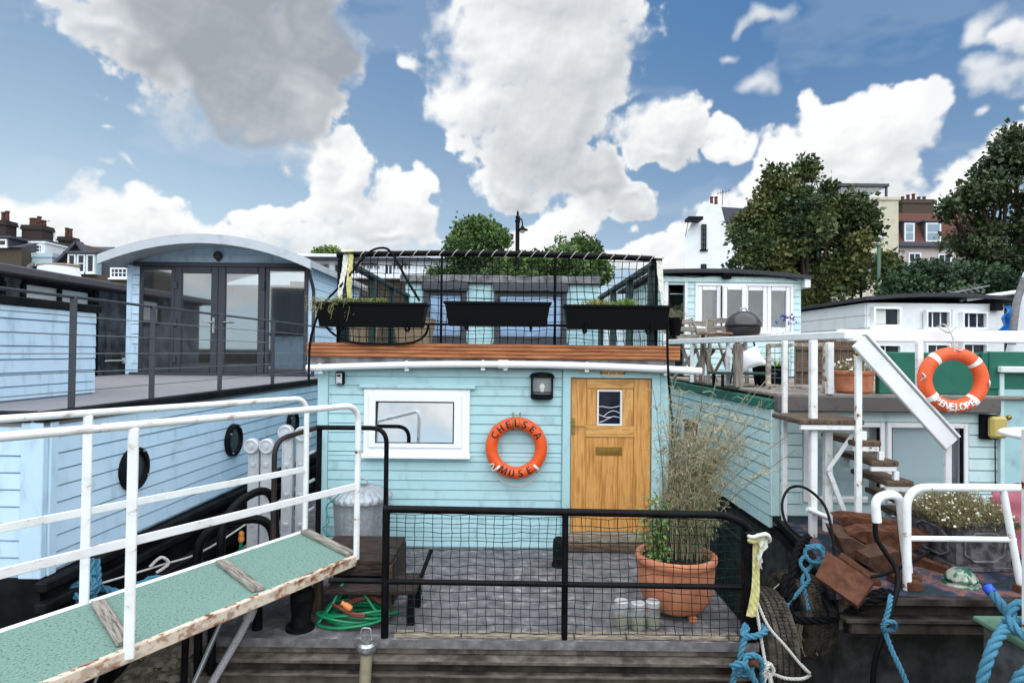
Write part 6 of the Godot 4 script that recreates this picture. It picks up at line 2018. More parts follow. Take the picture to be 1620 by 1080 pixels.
func on_teal_boat() -> void:
	var b := Buf.new()
	# lifebuoy hung from the white rail
	var c := pz(1508, 601, -5.32)
	var bs := Basis(Vector3.UP, -0.12) * Basis(Vector3.BACK, -0.1)
	var lb := thing("lifebuoy", V(c.x, c.y - 0.28, c.z), "orange lifebuoy with four white bands hung from the white stair rail", "lifebuoy", "orange lifebuoys")
	var R := 0.222
	var r := 0.056
	torus(b, c, bs, R, r, 0, TAU, 96, 24)
	part("ring", b, M.orange_b, lb)
	for d in [48.0, 135.0, 225.0, 318.0]:
		b = Buf.new()
		var a := deg_to_rad(d)
		torus(b, c, bs, R + 0.001, r + 0.0015, a - 0.085, a + 0.085, 8, 24)
		part("white_band", b, M.bright, lb)
	b = Buf.new()
	ring_text(b, "PENELOPE", c, bs, R, r, PI * 1.5 + 0.03, deg_to_rad(76), 0.058, false, 0.0012, Vector2(0.003, -0.003))
	part("lettering", b, M.ink, lb)
	b = Buf.new()
	ring_text(b, "PENELOPE", c, bs, R, r, PI * 1.5 + 0.03, deg_to_rad(76), 0.058, false, 0.0024)
	part("lettering", b, M.bright, lb)
	for d in [0.0, 90.0, 180.0, 270.0]:
		b = Buf.new()
		var a := deg_to_rad(d)
		var f := func(rad: float, off: float, zz: float) -> Vector3: return c + bs * V(cos(a + off) * rad, sin(a + off) * rad, zz)
		b.tube(curve([f.call(0.265, -0.12, 0.035), f.call(0.25, 0.0, 0.066), f.call(0.265, 0.12, 0.03)], 5), 0.007, 6)
		part("grab_line", b, M.white_rope, lb)
	b = Buf.new()
	b.rope(curve([c + V(-0.02, 0.24, 0.05), c + V(-0.015, 0.36, 0.02), c + V(-0.01, 0.47, -0.08), c + V(0.0, 0.455, -0.2)], 5), 0.006)
	b.tube(curve([c + V(-0.07, 0.44, -0.06), c + V(0.0, 0.4, -0.04), c + V(0.07, 0.45, -0.06)], 4), 0.007, 6)
	part("hanging_line", b, M.white_rope, lb)
	# bulkhead light
	var q := pz(1566, 676, -6.16)
	var wl := thing("wall_lamp", V(q.x, q.y - 0.11, q.z), "black box lamp with yellowed cover beside the teal door", "wall lamp")
	pbox("housing", wl, M.black, q.x - 0.085, q.y - 0.115, q.z - 0.04, q.x + 0.075, q.y + 0.125, q.z + 0.03, 0.012)
	pbox("cover", wl, M.yellowed, q.x - 0.055, q.y - 0.095, q.z + 0.03, q.x + 0.105, q.y + 0.115, q.z + 0.11, 0.025)
	ptube("cable", wl, M.hose_black, pts([V(q.x + 0.055, q.y - 0.11, q.z), V(q.x + 0.06, FD + 0.1, q.z - 0.005)]), 0.006, 6)
	# kettle barbecue
	var kb := pz(1176, 515, -8.2)
	var bq := thing("barbecue", V(kb.x, UD, kb.z), "round black kettle barbecue with domed lid on the upper deck", "barbecue")
	b = Buf.new()
	b.lathe([Vector2(0.0, 0.19), Vector2(0.08, 0.18), Vector2(0.15, 0.145), Vector2(0.205, 0.08), Vector2(0.225, 0.02), Vector2(0.232, 0.0), Vector2(0.222, -0.012)], kb, 32, Basis.IDENTITY, true)
	part("lid", b, M.bbq, bq)
	b = Buf.new()
	b.lathe([Vector2(0.218, -0.02), Vector2(0.21, -0.09), Vector2(0.16, -0.17), Vector2(0.08, -0.21), Vector2(0.0, -0.215)], kb, 32, Basis.IDENTITY, true)
	part("bowl", b, M.bbq, bq)
	b = Buf.new()
	b.tube(bend([kb + V(-0.05, 0.175, 0.03), kb + V(-0.05, 0.225, 0.03), kb + V(0.03, 0.225, 0.03), kb + V(0.03, 0.175, 0.03)], 0.02), 0.009, 6)
	b.lathe([Vector2(0, 0.03), Vector2(0.025, 0.02), Vector2(0.025, 0)], kb + V(0.06, 0.172, 0.0), 10)
	part("handle", b, M.steel, bq)
	for a in [0.5, 2.6, 4.7]:
		ptube("leg", bq, M.black, pts([kb + V(cos(a) * 0.12, -0.16, sin(a) * 0.12), V(kb.x + cos(a) * 0.24, UD, kb.z + sin(a) * 0.24)]), 0.012, 8)
	# slatted folding chairs and a table
	var spots := [[1098, 575, -8.9, 0.5, "weathered wooden folding chair nearest the open wheelhouse door"], [1140, 575, -8.5, -0.4, "weathered wooden folding chair left of the kettle barbecue"], [1122, 575, -9.4, 0.2, "weathered wooden folding chair half hidden between two others"]]
	for s in spots:
		var p := pz(s[0], s[1], s[2])
		var ch := thing("folding_chair", V(p.x, UD, p.z), s[4], "chair", "wooden folding chairs on the teal boat")
		var bz := Basis(Vector3.UP, s[3])
		var o := V(p.x, UD, p.z)
		for e in [-0.2, 0.2]:
			pbar("leg", ch, M.grey_wood, o + bz * V(e, 0, 0.24), o + bz * V(e, 0.9, -0.26), 0.025, 0.045)
			pbar("leg", ch, M.grey_wood, o + bz * V(e * 0.85, 0, -0.25), o + bz * V(e * 0.85, 0.44, 0.22), 0.025, 0.045)
		for k in 4: pbar("seat_slat", ch, M.grey_wood, o + bz * V(-0.19, 0.45, 0.2 - k * 0.1), o + bz * V(0.19, 0.45, 0.2 - k * 0.1), 0.07, 0.018)
		for k in 3: pbar("back_slat", ch, M.grey_wood, o + bz * V(-0.2, 0.62 + k * 0.11, -0.12 - k * 0.055), o + bz * V(0.2, 0.62 + k * 0.11, -0.12 - k * 0.055), 0.018, 0.07)
	var tp := pz(1146, 526, -8.3)
	var tt := thing("side_table", V(tp.x, UD, tp.z), "narrow weathered wooden table beside the kettle barbecue", "table")
	for k in 3: pbox("slat", tt, M.table_wood, tp.x - 0.3, 2.19, tp.z - 0.2 + k * 0.14, tp.x + 0.28, 2.22, tp.z - 0.07 + k * 0.14, 0.005)
	for e in [[-0.26, -0.17], [0.24, -0.17], [-0.26, 0.17], [0.24, 0.17]]: pbar("leg", tt, M.grey_wood, V(tp.x + e[0], UD, tp.z + e[1]), V(tp.x + e[0] * 0.9, 2.19, tp.z + e[1] * 0.9), 0.04, 0.04)
	# cushion on a low green bench
	var cp := pz(1185, 590, -7.4)
	var bn := thing("low_bench", V(cp.x, UD, cp.z), "low dark green bench under the white cushion", "bench")
	pbox("seat", bn, M.dark_green, cp.x - 0.42, 1.70, cp.z - 0.2, cp.x + 0.25, 1.73, cp.z + 0.2, 0.006)
	for e in [[-0.38, -0.16], [0.2, -0.16], [-0.38, 0.16], [0.2, 0.16]]: pbox("leg", bn, M.black, cp.x + e[0], UD, cp.z + e[1], cp.x + e[0] + 0.03, 1.70, cp.z + e[1] + 0.03, 0.004)
	b = Buf.new()
	var rows := []
	for sgn in [1.0, -1.0]:
		rows = []
		for i in 13:
			var rr := PackedVector3Array()
			for j in 13:
				var u := i / 6.0 - 1.0
				var v := j / 6.0 - 1.0
				var pin := 1.0 - 0.12 * (u * u + v * v - 2.0 * u * u * v * v)
				var th := 0.07 * sqrt(maxf(0.0, (1.0 - u * u) * (1.0 - v * v)))
				rr.append(V(cp.x, 1.88, cp.z) + Basis(Vector3.BACK, 0.35) * Basis(Vector3.RIGHT, -0.5) * V(v * 0.17 * pin, u * 0.13 * pin, sgn * th))
			rows.append(rr)
		b.sheet(rows, sgn < 0)
	one("cushion", b, M.cushion, "white cushion propped on the low bench of the upper deck", "cushion")
	# brown fence
	var f0 := pz(1258, 540, -8.0)
	var fn := thing("fence", V(f0.x + 0.4, UD, -8.0), "brown boarded screen behind the terracotta pot on the upper deck", "fence")
	for i in 9:
		var x := f0.x + i * 0.098
		pbox("board", fn, M.brown_wood, x, UD + 0.01, -8.02, x + 0.09, 2.14 + rng.randf_range(-0.02, 0.02), -8.0, 0.004)
	for y in [1.72, 2.0]: pbox("rail", fn, M.brown_wood, f0.x, y, -7.998, f0.x + 0.88, y + 0.06, -7.97, 0.004)
	# wire gate
	var g0 := pz(1216, 560, -6.9)
	var g1 := pz(1306, 560, -6.25)
	var gt := thing("gate", V((g0.x + g1.x) / 2, UD, -6.6), "wire mesh gate with pale frame on the upper deck", "gate")
	for p in [g0, g1]: pbox("upright", gt, M.gate_wood, p.x - 0.022, UD, p.z - 0.022, p.x + 0.022, 2.05, p.z + 0.022, 0.004)
	for y in [1.60, 2.04]: pbar("bar", gt, M.gate_wood, V(g0.x, y, g0.z), V(g1.x, y, g1.z), 0.03, 0.035)
	b = Buf.new()
	for i in range(1, 8):
		var p := g0.lerp(g1, i / 8.0)
		b.tube(pts([V(p.x, 1.6, p.z), V(p.x, 2.04, p.z)]), 0.003, 5)
	for k in range(1, 5):
		var y := 1.6 + k * 0.088
		b.tube(pts([V(g0.x, y, g0.z), V(g1.x, y, g1.z)]), 0.003, 5)
	part("wire_mesh", b, M.cable, gt)
	var w0 := pz(1168, 575, -7.2)
	pbox("post", gt, M.grey_wood, w0.x - 0.045, UD, w0.z - 0.045, w0.x + 0.045, 2.06, w0.z + 0.045, 0.006)
	# round terracotta pot
	var tc := pz(1351, 612, -6.35)
	var tk := V(tc.x, UD + 0.003, -6.35)
	var tr := thing("terracotta_pot", tk, "terracotta pot of small white daisies at the upper deck's edge", "plant pot")
	b = Buf.new()
	b.lathe([Vector2(0.0, 0.0), Vector2(0.155, 0.0), Vector2(0.17, 0.02), Vector2(0.178, 0.18), Vector2(0.19, 0.185), Vector2(0.193, 0.215), Vector2(0.18, 0.222), Vector2(0.165, 0.21), Vector2(0.16, 0.18), Vector2(0.0, 0.18)], tk, 36)
	part("bowl", b, M.terra, tr)
	# spiky pots
	for s in [[1207, 0.17, "spiky green plant in a dark pot left of the wire gate"], [1229, 0.13, "smaller spiky green plant in a pot behind the wire gate"]]:
		var p := pz(s[0], 580, -7.7)
		var o := V(p.x, UD, -7.7)
		var pt := thing("potted_plant", o, s[2], "plant", "spiky plants on the teal boat")
		b = Buf.new()
		b.lathe([Vector2(0.0, 0.0), Vector2(0.09, 0.0), Vector2(0.12, 0.2), Vector2(0.125, 0.24), Vector2(0.1, 0.24), Vector2(0.1, 0.2), Vector2(0.0, 0.2)], o, 20)
		part("pot", b, M.planter, pt)
		b = Buf.new()
		for i in 46:
			var a := rng.randf() * TAU
			var e := rng.randf_range(0.25, 1.35)
			b.col = Color(0.16, 0.30, 0.05).lerp(Color(0.30, 0.42, 0.10), rng.randf())
			var l: float = s[1] * rng.randf_range(1.1, 1.6)
			blade(b, o + V(0, 0.2, 0), V(cos(a) * cos(e), sin(e), sin(a) * cos(e)), l, 0.012, 0.4)
		part("leaves", b, M.leaf, pt)
	# lead planter with daisies
	var x0 := 3.27
	var x1 := 3.72
	var z1 := -4.66
	var z0 := -5.22
	var lp := thing("lead_planter", V((x0 + x1) / 2, FD, (z0 + z1) / 2), "dark lead-coloured box planter with octagonal mouldings, full of daisies", "planter")
	b = Buf.new()
	for s in [[0.0, 1.0], [0.03, -1.0]]:
		var d: float = s[0]
		var A := [V(x0 + 0.03 + d, FD + d, z1 - 0.03 - d), V(x1 - 0.03 - d, FD + d, z1 - 0.03 - d), V(x1 - 0.03 - d, FD + d, z0 + 0.03 + d), V(x0 + 0.03 + d, FD + d, z0 + 0.03 + d)]
		var B := [V(x0 + d, 0.71, z1 - d), V(x1 - d, 0.71, z1 - d), V(x1 - d, 0.71, z0 + d), V(x0 + d, 0.71, z0 + d)]
		for n in 4: b.face([A[n], A[(n + 1) % 4], B[(n + 1) % 4], B[n]], [Vector3.BACK, Vector3.RIGHT, Vector3.FORWARD, Vector3.LEFT][n] * s[1])
	part("box", b, M.lead, lp)
	b = Buf.new()
	b.bx(x0 - 0.012, 0.69, z1, x1 + 0.012, 0.722, z1 + 0.014, 0.004); b.bx(x0 - 0.012, 0.69, z0, x0 + 0.001, 0.722, z1, 0.004)
	part("rim", b, M.lead, lp)
	pbox("plinth", lp, M.lead, x0 + 0.01, FD + 0.002, z0, x1 - 0.01, FD + 0.035, z1 + 0.006, 0.006)
	b = Buf.new()
	b.bx(x0 + 0.031, 0.62, z0 + 0.031, x1 - 0.031, 0.68, z1 - 0.031)
	part("soil", b, M.soil, lp)
	for s in 2:
		b = Buf.new()
		var oc := []
		var ww := 0.145 if s == 0 else 0.19
		for q2 in [[-0.5, -1], [0.5, -1], [1, -0.5], [1, 0.5], [0.5, 1], [-0.5, 1], [-1, 0.5], [-1, -0.5]]:
			var y: float = 0.53 + q2[1] * 0.105
			var lean := 0.03 * (0.71 - y) / 0.355
			if s == 0: oc.append(V((x0 + x1) / 2 + q2[0] * ww, y, z1 - lean + 0.004))
			else: oc.append(V(x0 + lean - 0.004, y, (z0 + z1) / 2 + q2[0] * ww))
		b.tube(pts(oc), 0.009, 6, true)
		part("moulding", b, M.lead_light, lp)
	# anchor
	var an := thing("anchor", V(2.85, FD, -4.95), "big rusty stockless anchor lying on the foredeck", "anchor")
	b = Buf.new()
	b.prism(flat([[1321, 820], [1340, 817], [1392, 823], [1428, 834], [1424, 843], [1372, 846], [1338, 838]], -5.1), V(0, 0, -5.1), Vector3.RIGHT, Vector3.UP, V(0.02, 0.02, -0.12))
	part("fluke", b, M.iron, an)
	b = Buf.new()
	b.prism(flat([[1343, 846], [1365, 840], [1440, 842], [1478, 850], [1452, 866], [1428, 884], [1404, 874], [1368, 858]], -4.86), V(0, 0, -4.86), Vector3.RIGHT, Vector3.UP, V(0.03, 0.02, -0.14))
	part("fluke", b, M.iron, an)
	b = Buf.new()
	b.prism(flat([[1326, 850], [1348, 852], [1398, 880], [1396, 904], [1372, 906], [1340, 884]], -4.8), V(0, 0, -4.8), Vector3.RIGHT, Vector3.UP, V(0.05, 0.03, -0.3))
	part("crown", b, M.iron_ochre, an)
	b = Buf.new()
	b.prism(flat([[1376, 882], [1424, 872], [1426, 912], [1400, 914], [1374, 896]], -4.62), V(0, 0, -4.62), Vector3.RIGHT, Vector3.UP, V(0, 0, -0.25))
	part("base", b, M.iron_ochre, an)
	pbar("shank", an, M.iron, pd(1420, 876, 4.9), pd(1500, 905, 4.6), 0.06, 0.08)
	pbox("shackle_block", an, M.iron, 2.66, FD, -4.5, 2.86, FD + 0.06, -4.4, 0.01)
	# rusty plate hanging over the edge
	var pa := [pd(1290, 911, 4.30), pd(1309, 872, 4.42), pd(1383, 920, 4.16), pd(1357, 958, 4.04)]
	var nn: Vector3 = (pa[1] - pa[0]).cross(pa[3] - pa[0]).normalized()
	if nn.z < 0: nn = -nn
	b = Buf.new()
	b.face(pa, nn)
	var pb := []
	for p in pa: pb.append(p - nn * 0.035)
	b.face(pb, -nn)
	for i in 4: b.face([pa[i], pa[(i + 1) % 4], pb[(i + 1) % 4], pb[i]], pa[i] + pa[(i + 1) % 4] - pa[(i + 2) % 4] - pa[(i + 3) % 4])
	var sp := one("steel_plate", b, M.iron, "rusty brown steel plate tilted over the foredeck's left edge", "steel plate")
	b = Buf.new()
	b.bar(pd(1328, 880, 4.5), pd(1392, 925, 4.38), 0.12, 0.05, Vector3.UP, 0.01)
	one("steel_bar", b, M.iron, "flaking steel bar lying behind the tilted rusty plate", "steel bar")
	# black hoses
	b = Buf.new()
	b.tube(curve([pd(1320, 900, 4.7), pd(1318, 850, 4.8), pd(1305, 800, 5.0), pd(1275, 772, 5.2), pd(1250, 772, 5.3), pd(1238, 795, 5.2), pd(1243, 825, 5.0), pd(1262, 845, 4.9), pd(1283, 862, 4.8)], 8), 0.011, 8)
	one("cable", b, M.hose_black, "black cable arching behind the thick white post", "cable", "black cables")
	b = Buf.new()
	b.tube(curve([pd(1385, 828, 4.32), pd(1387, 850, 4.31), pd(1402, 875, 4.28), pd(1418, 900, 4.24), pd(1421, 925, 4.15), pd(1412, 960, 4.08), pd(1398, 1005, 4.0), pd(1384, 1050, 4.0), pd(1381, 1100, 4.0)], 8), 0.017, 8)
	b.tube(curve([pd(1378, 913, 4.3), pd(1410, 905, 4.3), pd(1440, 890, 4.5), pd(1470, 873, 4.6)], 6), 0.012, 8)
	one("cable", b, M.hose_black, "black hose dropping from the white hooked pipe over the bow", "cable", "black cables")
	# pink bundle and white table at the far right
	b = Buf.new()
	rows = []
	for i in 15:
		var f := i / 14.0
		var rr := PackedVector3Array()
		for k in 25:
			var a := TAU * k / 24.0
			var rad := (0.19 - 0.05 * f + 0.012 * sin(f * 17.0)) * sqrt(maxf(0.02, 1.0 - pow(2.0 * f - 1.0, 6.0))) * (1.0 + 0.06 * sin(a * 7.0 + f * 5.0))
			rr.append(V(3.99 + cos(a) * rad * 1.2, FD + 0.01 + f * 0.58, -4.98 + sin(a) * rad))
		rows.append(rr)
	b.sheet(rows, true)
	one("covered_bundle", b, M.pink, "pink fabric bundle beside the lead planter at the right edge", "bundle")
	var tq := V(4.07, FD, -4.55)
	var tw := thing("round_table", tq, "small round white table at the right edge of the foredeck", "table")
	b = Buf.new()
	b.lathe([Vector2(0.0, 0.995), Vector2(0.44, 0.995), Vector2(0.455, 1.005), Vector2(0.455, 1.02), Vector2(0.44, 1.03), Vector2(0.0, 1.03)], tq, 32)
	part("table_top", b, M.white, tw)
	b = Buf.new()
	b.lathe([Vector2(0.2, 0.02), Vector2(0.2, 0.0), Vector2(0.03, 0.0), Vector2(0.03, 0.995)], tq, 20)
	part("pedestal", b, M.pale_wood, tw)

# ---- tyres and ropes between the boats
func tyre(at: Vector3, R: float, w: float, label: String, lean := 0.0) -> void:
	var o := thing("tyre_fender", at - V(0, R, 0), label, "tyre", "old tyres used as fenders")
	var b := Buf.new()
	var ax := Basis(Vector3.UP, lean) * Basis(Vector3.BACK, PI / 2)
	var pr := []
	pr.append(Vector2(R * 0.55, -w * 0.30))
	pr.append(Vector2(R * 0.62, -w * 0.48)); pr.append(Vector2(R * 0.85, -w * 0.52)); pr.append(Vector2(R * 0.96, -w * 0.47))
	for i in 5:
		var y0 := lerpf(-w * 0.45, w * 0.45, i / 5.0)
		var y1 := lerpf(-w * 0.45, w * 0.45, (i + 1) / 5.0)
		var bulge := 1.0 - 0.03 * pow(absf(i - 2.0) / 2.0, 2.0)
		pr.append(Vector2(R * bulge, y0 + 0.004)); pr.append(Vector2(R * bulge, y1 - 0.004))
		if i < 4: pr.append(Vector2(R * bulge - 0.014, y1 - 0.002)); pr.append(Vector2(R * bulge - 0.014, y1 + 0.002))
	pr.append(Vector2(R * 0.96, w * 0.47)); pr.append(Vector2(R * 0.85, w * 0.52)); pr.append(Vector2(R * 0.62, w * 0.48)); pr.append(Vector2(R * 0.55, w * 0.30))
	b.lathe(pr, at, 64, ax)
	part("carcass", b, M.tyre, o)
	b = Buf.new()
	for i in 90:      # cross cuts standing proud as tread blocks
		var a := TAU * i / 90.0
		for k in 5:
			if rng.randf() < 0.12: continue
			var y := lerpf(-w * 0.45, w * 0.45, (k + 0.5) / 5.0)
			var bulge := 1.0 - 0.03 * pow(absf(k - 2.0) / 2.0, 2.0)
			var bb := ax * Basis(Vector3.UP, -a)
			b.box(at + bb * V(R * bulge + 0.003, y + 0.002 * sin(i * 3.0), 0), V(0.009, w * 0.9 / 5.0 - 0.012, TAU * R / 90.0 * 0.72), bb * Basis(Vector3.RIGHT, 0.25 if k % 2 else -0.25), 0.0)
	part("tread", b, M.tyre, o, "stuff")

func between() -> void:
	tyre(V(1.815, -0.10, -4.52), 0.36, 0.215, "worn tyre hung on the right side of the middle boat's hull")
	tyre(V(2.14, 0.02, -4.72), 0.30, 0.22, "smaller dark tyre hanging beside the teal boat's bow", 0.25)
	var b := Buf.new()
	# blue rope at the corner of the middle boat
	b.rope(curve([pd(1180, 988, 4.2), pd(1176, 1005, 4.12), pd(1196, 1006, 4.1), pd(1212, 998, 4.13), pd(1206, 990, 4.2)], 6), 0.0211)
	b.rope(curve([pd(1182, 992, 4.16), pd(1178, 1012, 4.11), pd(1173, 1030, 4.09), pd(1170, 1050, 4.07), pd(1162, 1068, 4.06), pd(1157, 1100, 4.05), pd(1150, 1150, 4.05)], 6), 0.0207)
	b.rope(curve([pd(1166, 1062, 4.02), pd(1178, 1052, 4.0), pd(1180, 1040, 4.02), pd(1190, 1036, 4.03), pd(1202, 1042, 4.03), pd(1206, 1060, 4.05), pd(1207, 1100, 4.06)], 6), 0.0207)
	b.rope(curve([pd(1158, 1055, 4.0), pd(1170, 1050, 3.98), pd(1182, 1058, 4.0), pd(1178, 1066, 4.04), pd(1160, 1064, 4.05)], 5), 0.0229)
	b.rope(curve([pd(1188, 1050, 4.05), pd(1190, 1070, 4.02), pd(1200, 1090, 4.04), pd(1200, 1120, 4.04)], 5), 0.0229)
	one("mooring_rope", b, M.blue_rope, "thick blue rope knotted at the front corner of the netted deck", "rope", "blue mooring ropes")
	b = Buf.new()
	b.tube(pts([pd(1172, 1048, 4.08), pd(1198, 1049, 4.0)]), 0.022, 10)
	one("mooring_pin", b, M.iron, "short rusty pin held in the blue knot at the deck corner", "mooring pin")
	# white rope round the tyre
	b = Buf.new()
	b.rope(curve([V(1.63, 0.40, -4.28), V(1.645, 0.22, -4.22), V(1.66, 0.05, -4.18), V(1.66, -0.06, -4.12)], 6), 0.011)
	b.rope(curve([V(1.64, 0.34, -4.27), V(1.70, 0.16, -4.19), V(1.80, 0.04, -4.14), V(1.90, -0.08, -4.12), V(1.965, -0.14, -4.16), V(1.98, -0.155, -4.3)], 6), 0.010)
	b.rope(curve([V(1.66, -0.10, -4.11), V(1.78, -0.155, -4.125), V(1.90, -0.16, -4.125), V(1.975, -0.165, -4.18)], 6), 0.011)
	b.rope(curve([V(1.62, -0.08, -4.1), V(1.66, -0.04, -4.08), V(1.70, -0.09, -4.09), V(1.67, -0.13, -4.09), V(1.63, -0.11, -4.08), V(1.66, -0.05, -4.07), V(1.69, -0.06, -4.1)], 6), 0.014)
	b.rope(curve([V(1.66, -0.1, -4.09), V(1.63, -0.2, -4.08), V(1.66, -0.27, -4.08), V(1.69, -0.2, -4.08), V(1.67, -0.11, -4.08)], 6), 0.012)
	b.rope(curve([V(1.665, -0.1, -4.08), V(1.69, -0.25, -4.07), V(1.70, -0.34, -4.07)], 6), 0.012)
	one("fender_line", b, M.white_rope, "white rope tied round the worn tyre and knotted at the corner post", "rope")
	b = Buf.new()
	b.tube(pts([V(1.70, -0.335, -4.07), V(1.703, -0.40, -4.07)]), 0.016, 10)
	one("rope_end", b, M.blue_tape, "bright blue taped end of the white rope", "rope end")
	# blue rope on the post of the teal boat
	b = Buf.new()
	var k := pd(1280, 872, 4.72)
	b.rope(curve([k + V(-0.05, 0.05, 0.06), k + V(0.03, 0.07, 0.09), k + V(0.08, 0.02, 0.05), k + V(0.05, -0.05, 0.08), k + V(-0.04, -0.04, 0.1), k + V(-0.06, 0.03, 0.07), k + V(0.02, 0.06, 0.11), k + V(0.06, -0.02, 0.1)], 6), 0.0158)
	b.rope(curve([k + V(-0.05, 0.0, 0.08), pd(1266, 890, 4.62), pd(1280, 915, 4.55), pd(1270, 930, 4.5), pd(1252, 950, 4.42), pd(1238, 968, 4.36)], 6), 0.0151)
	b.rope(curve([k + V(0.04, -0.03, 0.08), pd(1284, 895, 4.66), pd(1270, 915, 4.56), pd(1274, 935, 4.5), pd(1280, 965, 4.42)], 6), 0.0151)
	one("mooring_rope", b, M.blue_rope, "blue rope knotted at the foot of the thick white post", "rope", "blue mooring ropes")
	# blue rope hanging over the bow
	b = Buf.new()
	b.rope(curve([pd(1410, 942, 4.05), pd(1408, 955, 4.0), pd(1404, 972, 3.98), pd(1398, 992, 3.97), pd(1402, 1003, 3.95), pd(1412, 1030, 3.9), pd(1424, 1055, 3.85), pd(1440, 1095, 3.8)], 6), 0.0164)
	b.rope(curve([pd(1396, 990, 3.95), pd(1406, 984, 3.92), pd(1416, 986, 3.94), pd(1413, 996, 3.98), pd(1398, 996, 3.94), pd(1404, 980, 3.93)], 6), 0.0154)
	one("mooring_rope", b, M.blue_rope, "blue rope with one knot hanging over the teal boat's bow", "rope", "blue mooring ropes")
	# black hawsers
	b = Buf.new()
	b.rope(curve([pd(1240, 976, 4.45), pd(1275, 982, 4.35), pd(1315, 978, 4.25), pd(1350, 966, 4.18), pd(1385, 950, 4.1), pd(1410, 940, 4.07)], 8), 0.0272)
	b.rope(curve([pd(1352, 965, 4.16), pd(1375, 945, 4.15), pd(1395, 935, 4.16), pd(1412, 938, 4.1)], 6), 0.0240)
	b.rope(curve([pd(1341, 972, 4.2), pd(1339, 985, 4.2), pd(1340, 1000, 4.2)], 4), 0.0208)
	one("hawser", b, M.black_rope, "thick black hawser sagging between the two tyres and the bow", "rope", "black hawsers")
	b = Buf.new()
	b.rope(curve([pd(1276, 850, 4.85), pd(1264, 865, 4.72), pd(1256, 890, 4.62), pd(1252, 920, 4.52), pd(1249, 950, 4.42), pd(1251, 975, 4.4)], 6), 0.0288)
	b.rope(curve([pd(1280, 848, 4.9), pd(1268, 870, 4.76), pd(1263, 900, 4.66), pd(1258, 935, 4.56), pd(1261, 965, 4.46)], 6), 0.0272)
	b.rope(curve([pd(1246, 910, 4.5), pd(1240, 925, 4.45), pd(1241, 945, 4.42)], 4), 0.0272)
	one("hawser", b, M.black_rope, "black hawser bunched on the hull left of the blue knot", "rope", "black hawsers")
	b = Buf.new()
	b.rope(pts([V(1.70, 0.20, -4.4), V(2.0, 0.26, -4.68), V(2.3, 0.30, -4.9)]), 0.0035)
	one("mooring_line", b, M.white_rope, "thin pale line from the corner post to the teal boat's hull", "rope")
	b = Buf.new()
	b.ux = Vector3.UP
	for i in 60:
		var p := pd(1268, 985, 4.5) + V(rng.randf_range(-0.05, 0.05), 0, rng.randf_range(-0.03, 0.03))
		b.col = Color.WHITE
		b.tube(curve([p, p + V(rng.randf_range(-0.04, 0.04), -0.08, rng.randf_range(-0.03, 0.03)), p + V(rng.randf_range(-0.07, 0.07), -rng.randf_range(0.12, 0.22), rng.randf_range(-0.04, 0.04))], 3), 0.003, 4)
	one("frayed_rope", b, M.tan_hose, "frayed rope end dangling under the smaller tyre", "rope", "", "stuff")
	# grey steel pontoon with green top, lower right
	var pn := thing("pontoon", V(3.4, -1.75, -2.8), "grey steel pontoon box with green top in the lower right corner", "pontoon")
	pbox("body", pn, M.box_grey, 2.52, -1.75, -3.39, 4.6, 0.515, -1.2, 0.012)
	pbox("top_plate", pn, M.box_green, 2.49, 0.518, -3.42, 4.63, 0.545, -1.17, 0.006)
	pbox("post", pn, M.white_rust, 2.55, 0.55, -3.17, 2.595, 1.58, -3.125, 0.006)
	b = Buf.new()
	b.rope(curve([pd(1564, 930, 3.35), pd(1580, 950, 3.3), pd(1598, 975, 3.25), pd(1612, 992, 3.2), pd(1635, 1000, 3.1)], 7), 0.0250)
	b.rope(curve([pd(1545, 1150, 2.95), pd(1552, 1090, 2.98), pd(1560, 1055, 3.0), pd(1572, 1022, 3.03), pd(1586, 1000, 3.08), pd(1598, 985, 3.16), pd(1618, 985, 3.2), pd(1640, 992, 3.15)], 7), 0.0265)
	b.rope(curve([pd(1600, 985, 3.18), pd(1602, 962, 3.2), pd(1616, 955, 3.22), pd(1635, 958, 3.22)], 6), 0.0250)
	b.rope(curve([pd(1592, 976, 3.12), pd(1608, 996, 3.08), pd(1628, 1010, 3.05)], 6), 0.0250)
	b.rope(curve([pd(1602, 1110, 2.8), pd(1612, 1075, 2.8), pd(1630, 1060, 2.8)], 6), 0.0265)
	one("mooring_rope", b, M.blue_rope, "heavy blue rope wound over the grey pontoon's green top", "rope", "blue mooring ropes")
	b = Buf.new()
	b.tube(pts([pd(1562, 928, 3.36), pd(1570, 938, 3.33)]), 0.027, 12)
	one("rope_end", b, M.blue_tape, "dark blue taped tip of the heavy rope on the pontoon", "rope end")

# ---- leaves
func blade(b: Buf, o: Vector3, d: Vector3, l: float, w: float, droop: float) -> void:
	var side := d.cross(Vector3.UP).normalized() * w * 0.5
	if side.length() < 0.0001: side = V(w * 0.5, 0, 0)
	var m := o + d * l * 0.5
	var e := o + d * l + V(0, -droop * l * 0.4, 0)
	b.tri(o - side * 0.6, m + side, m - side)
	b.tri(o - side * 0.6, o + side * 0.6, m + side)
	b.tri(m - side, m + side, e)

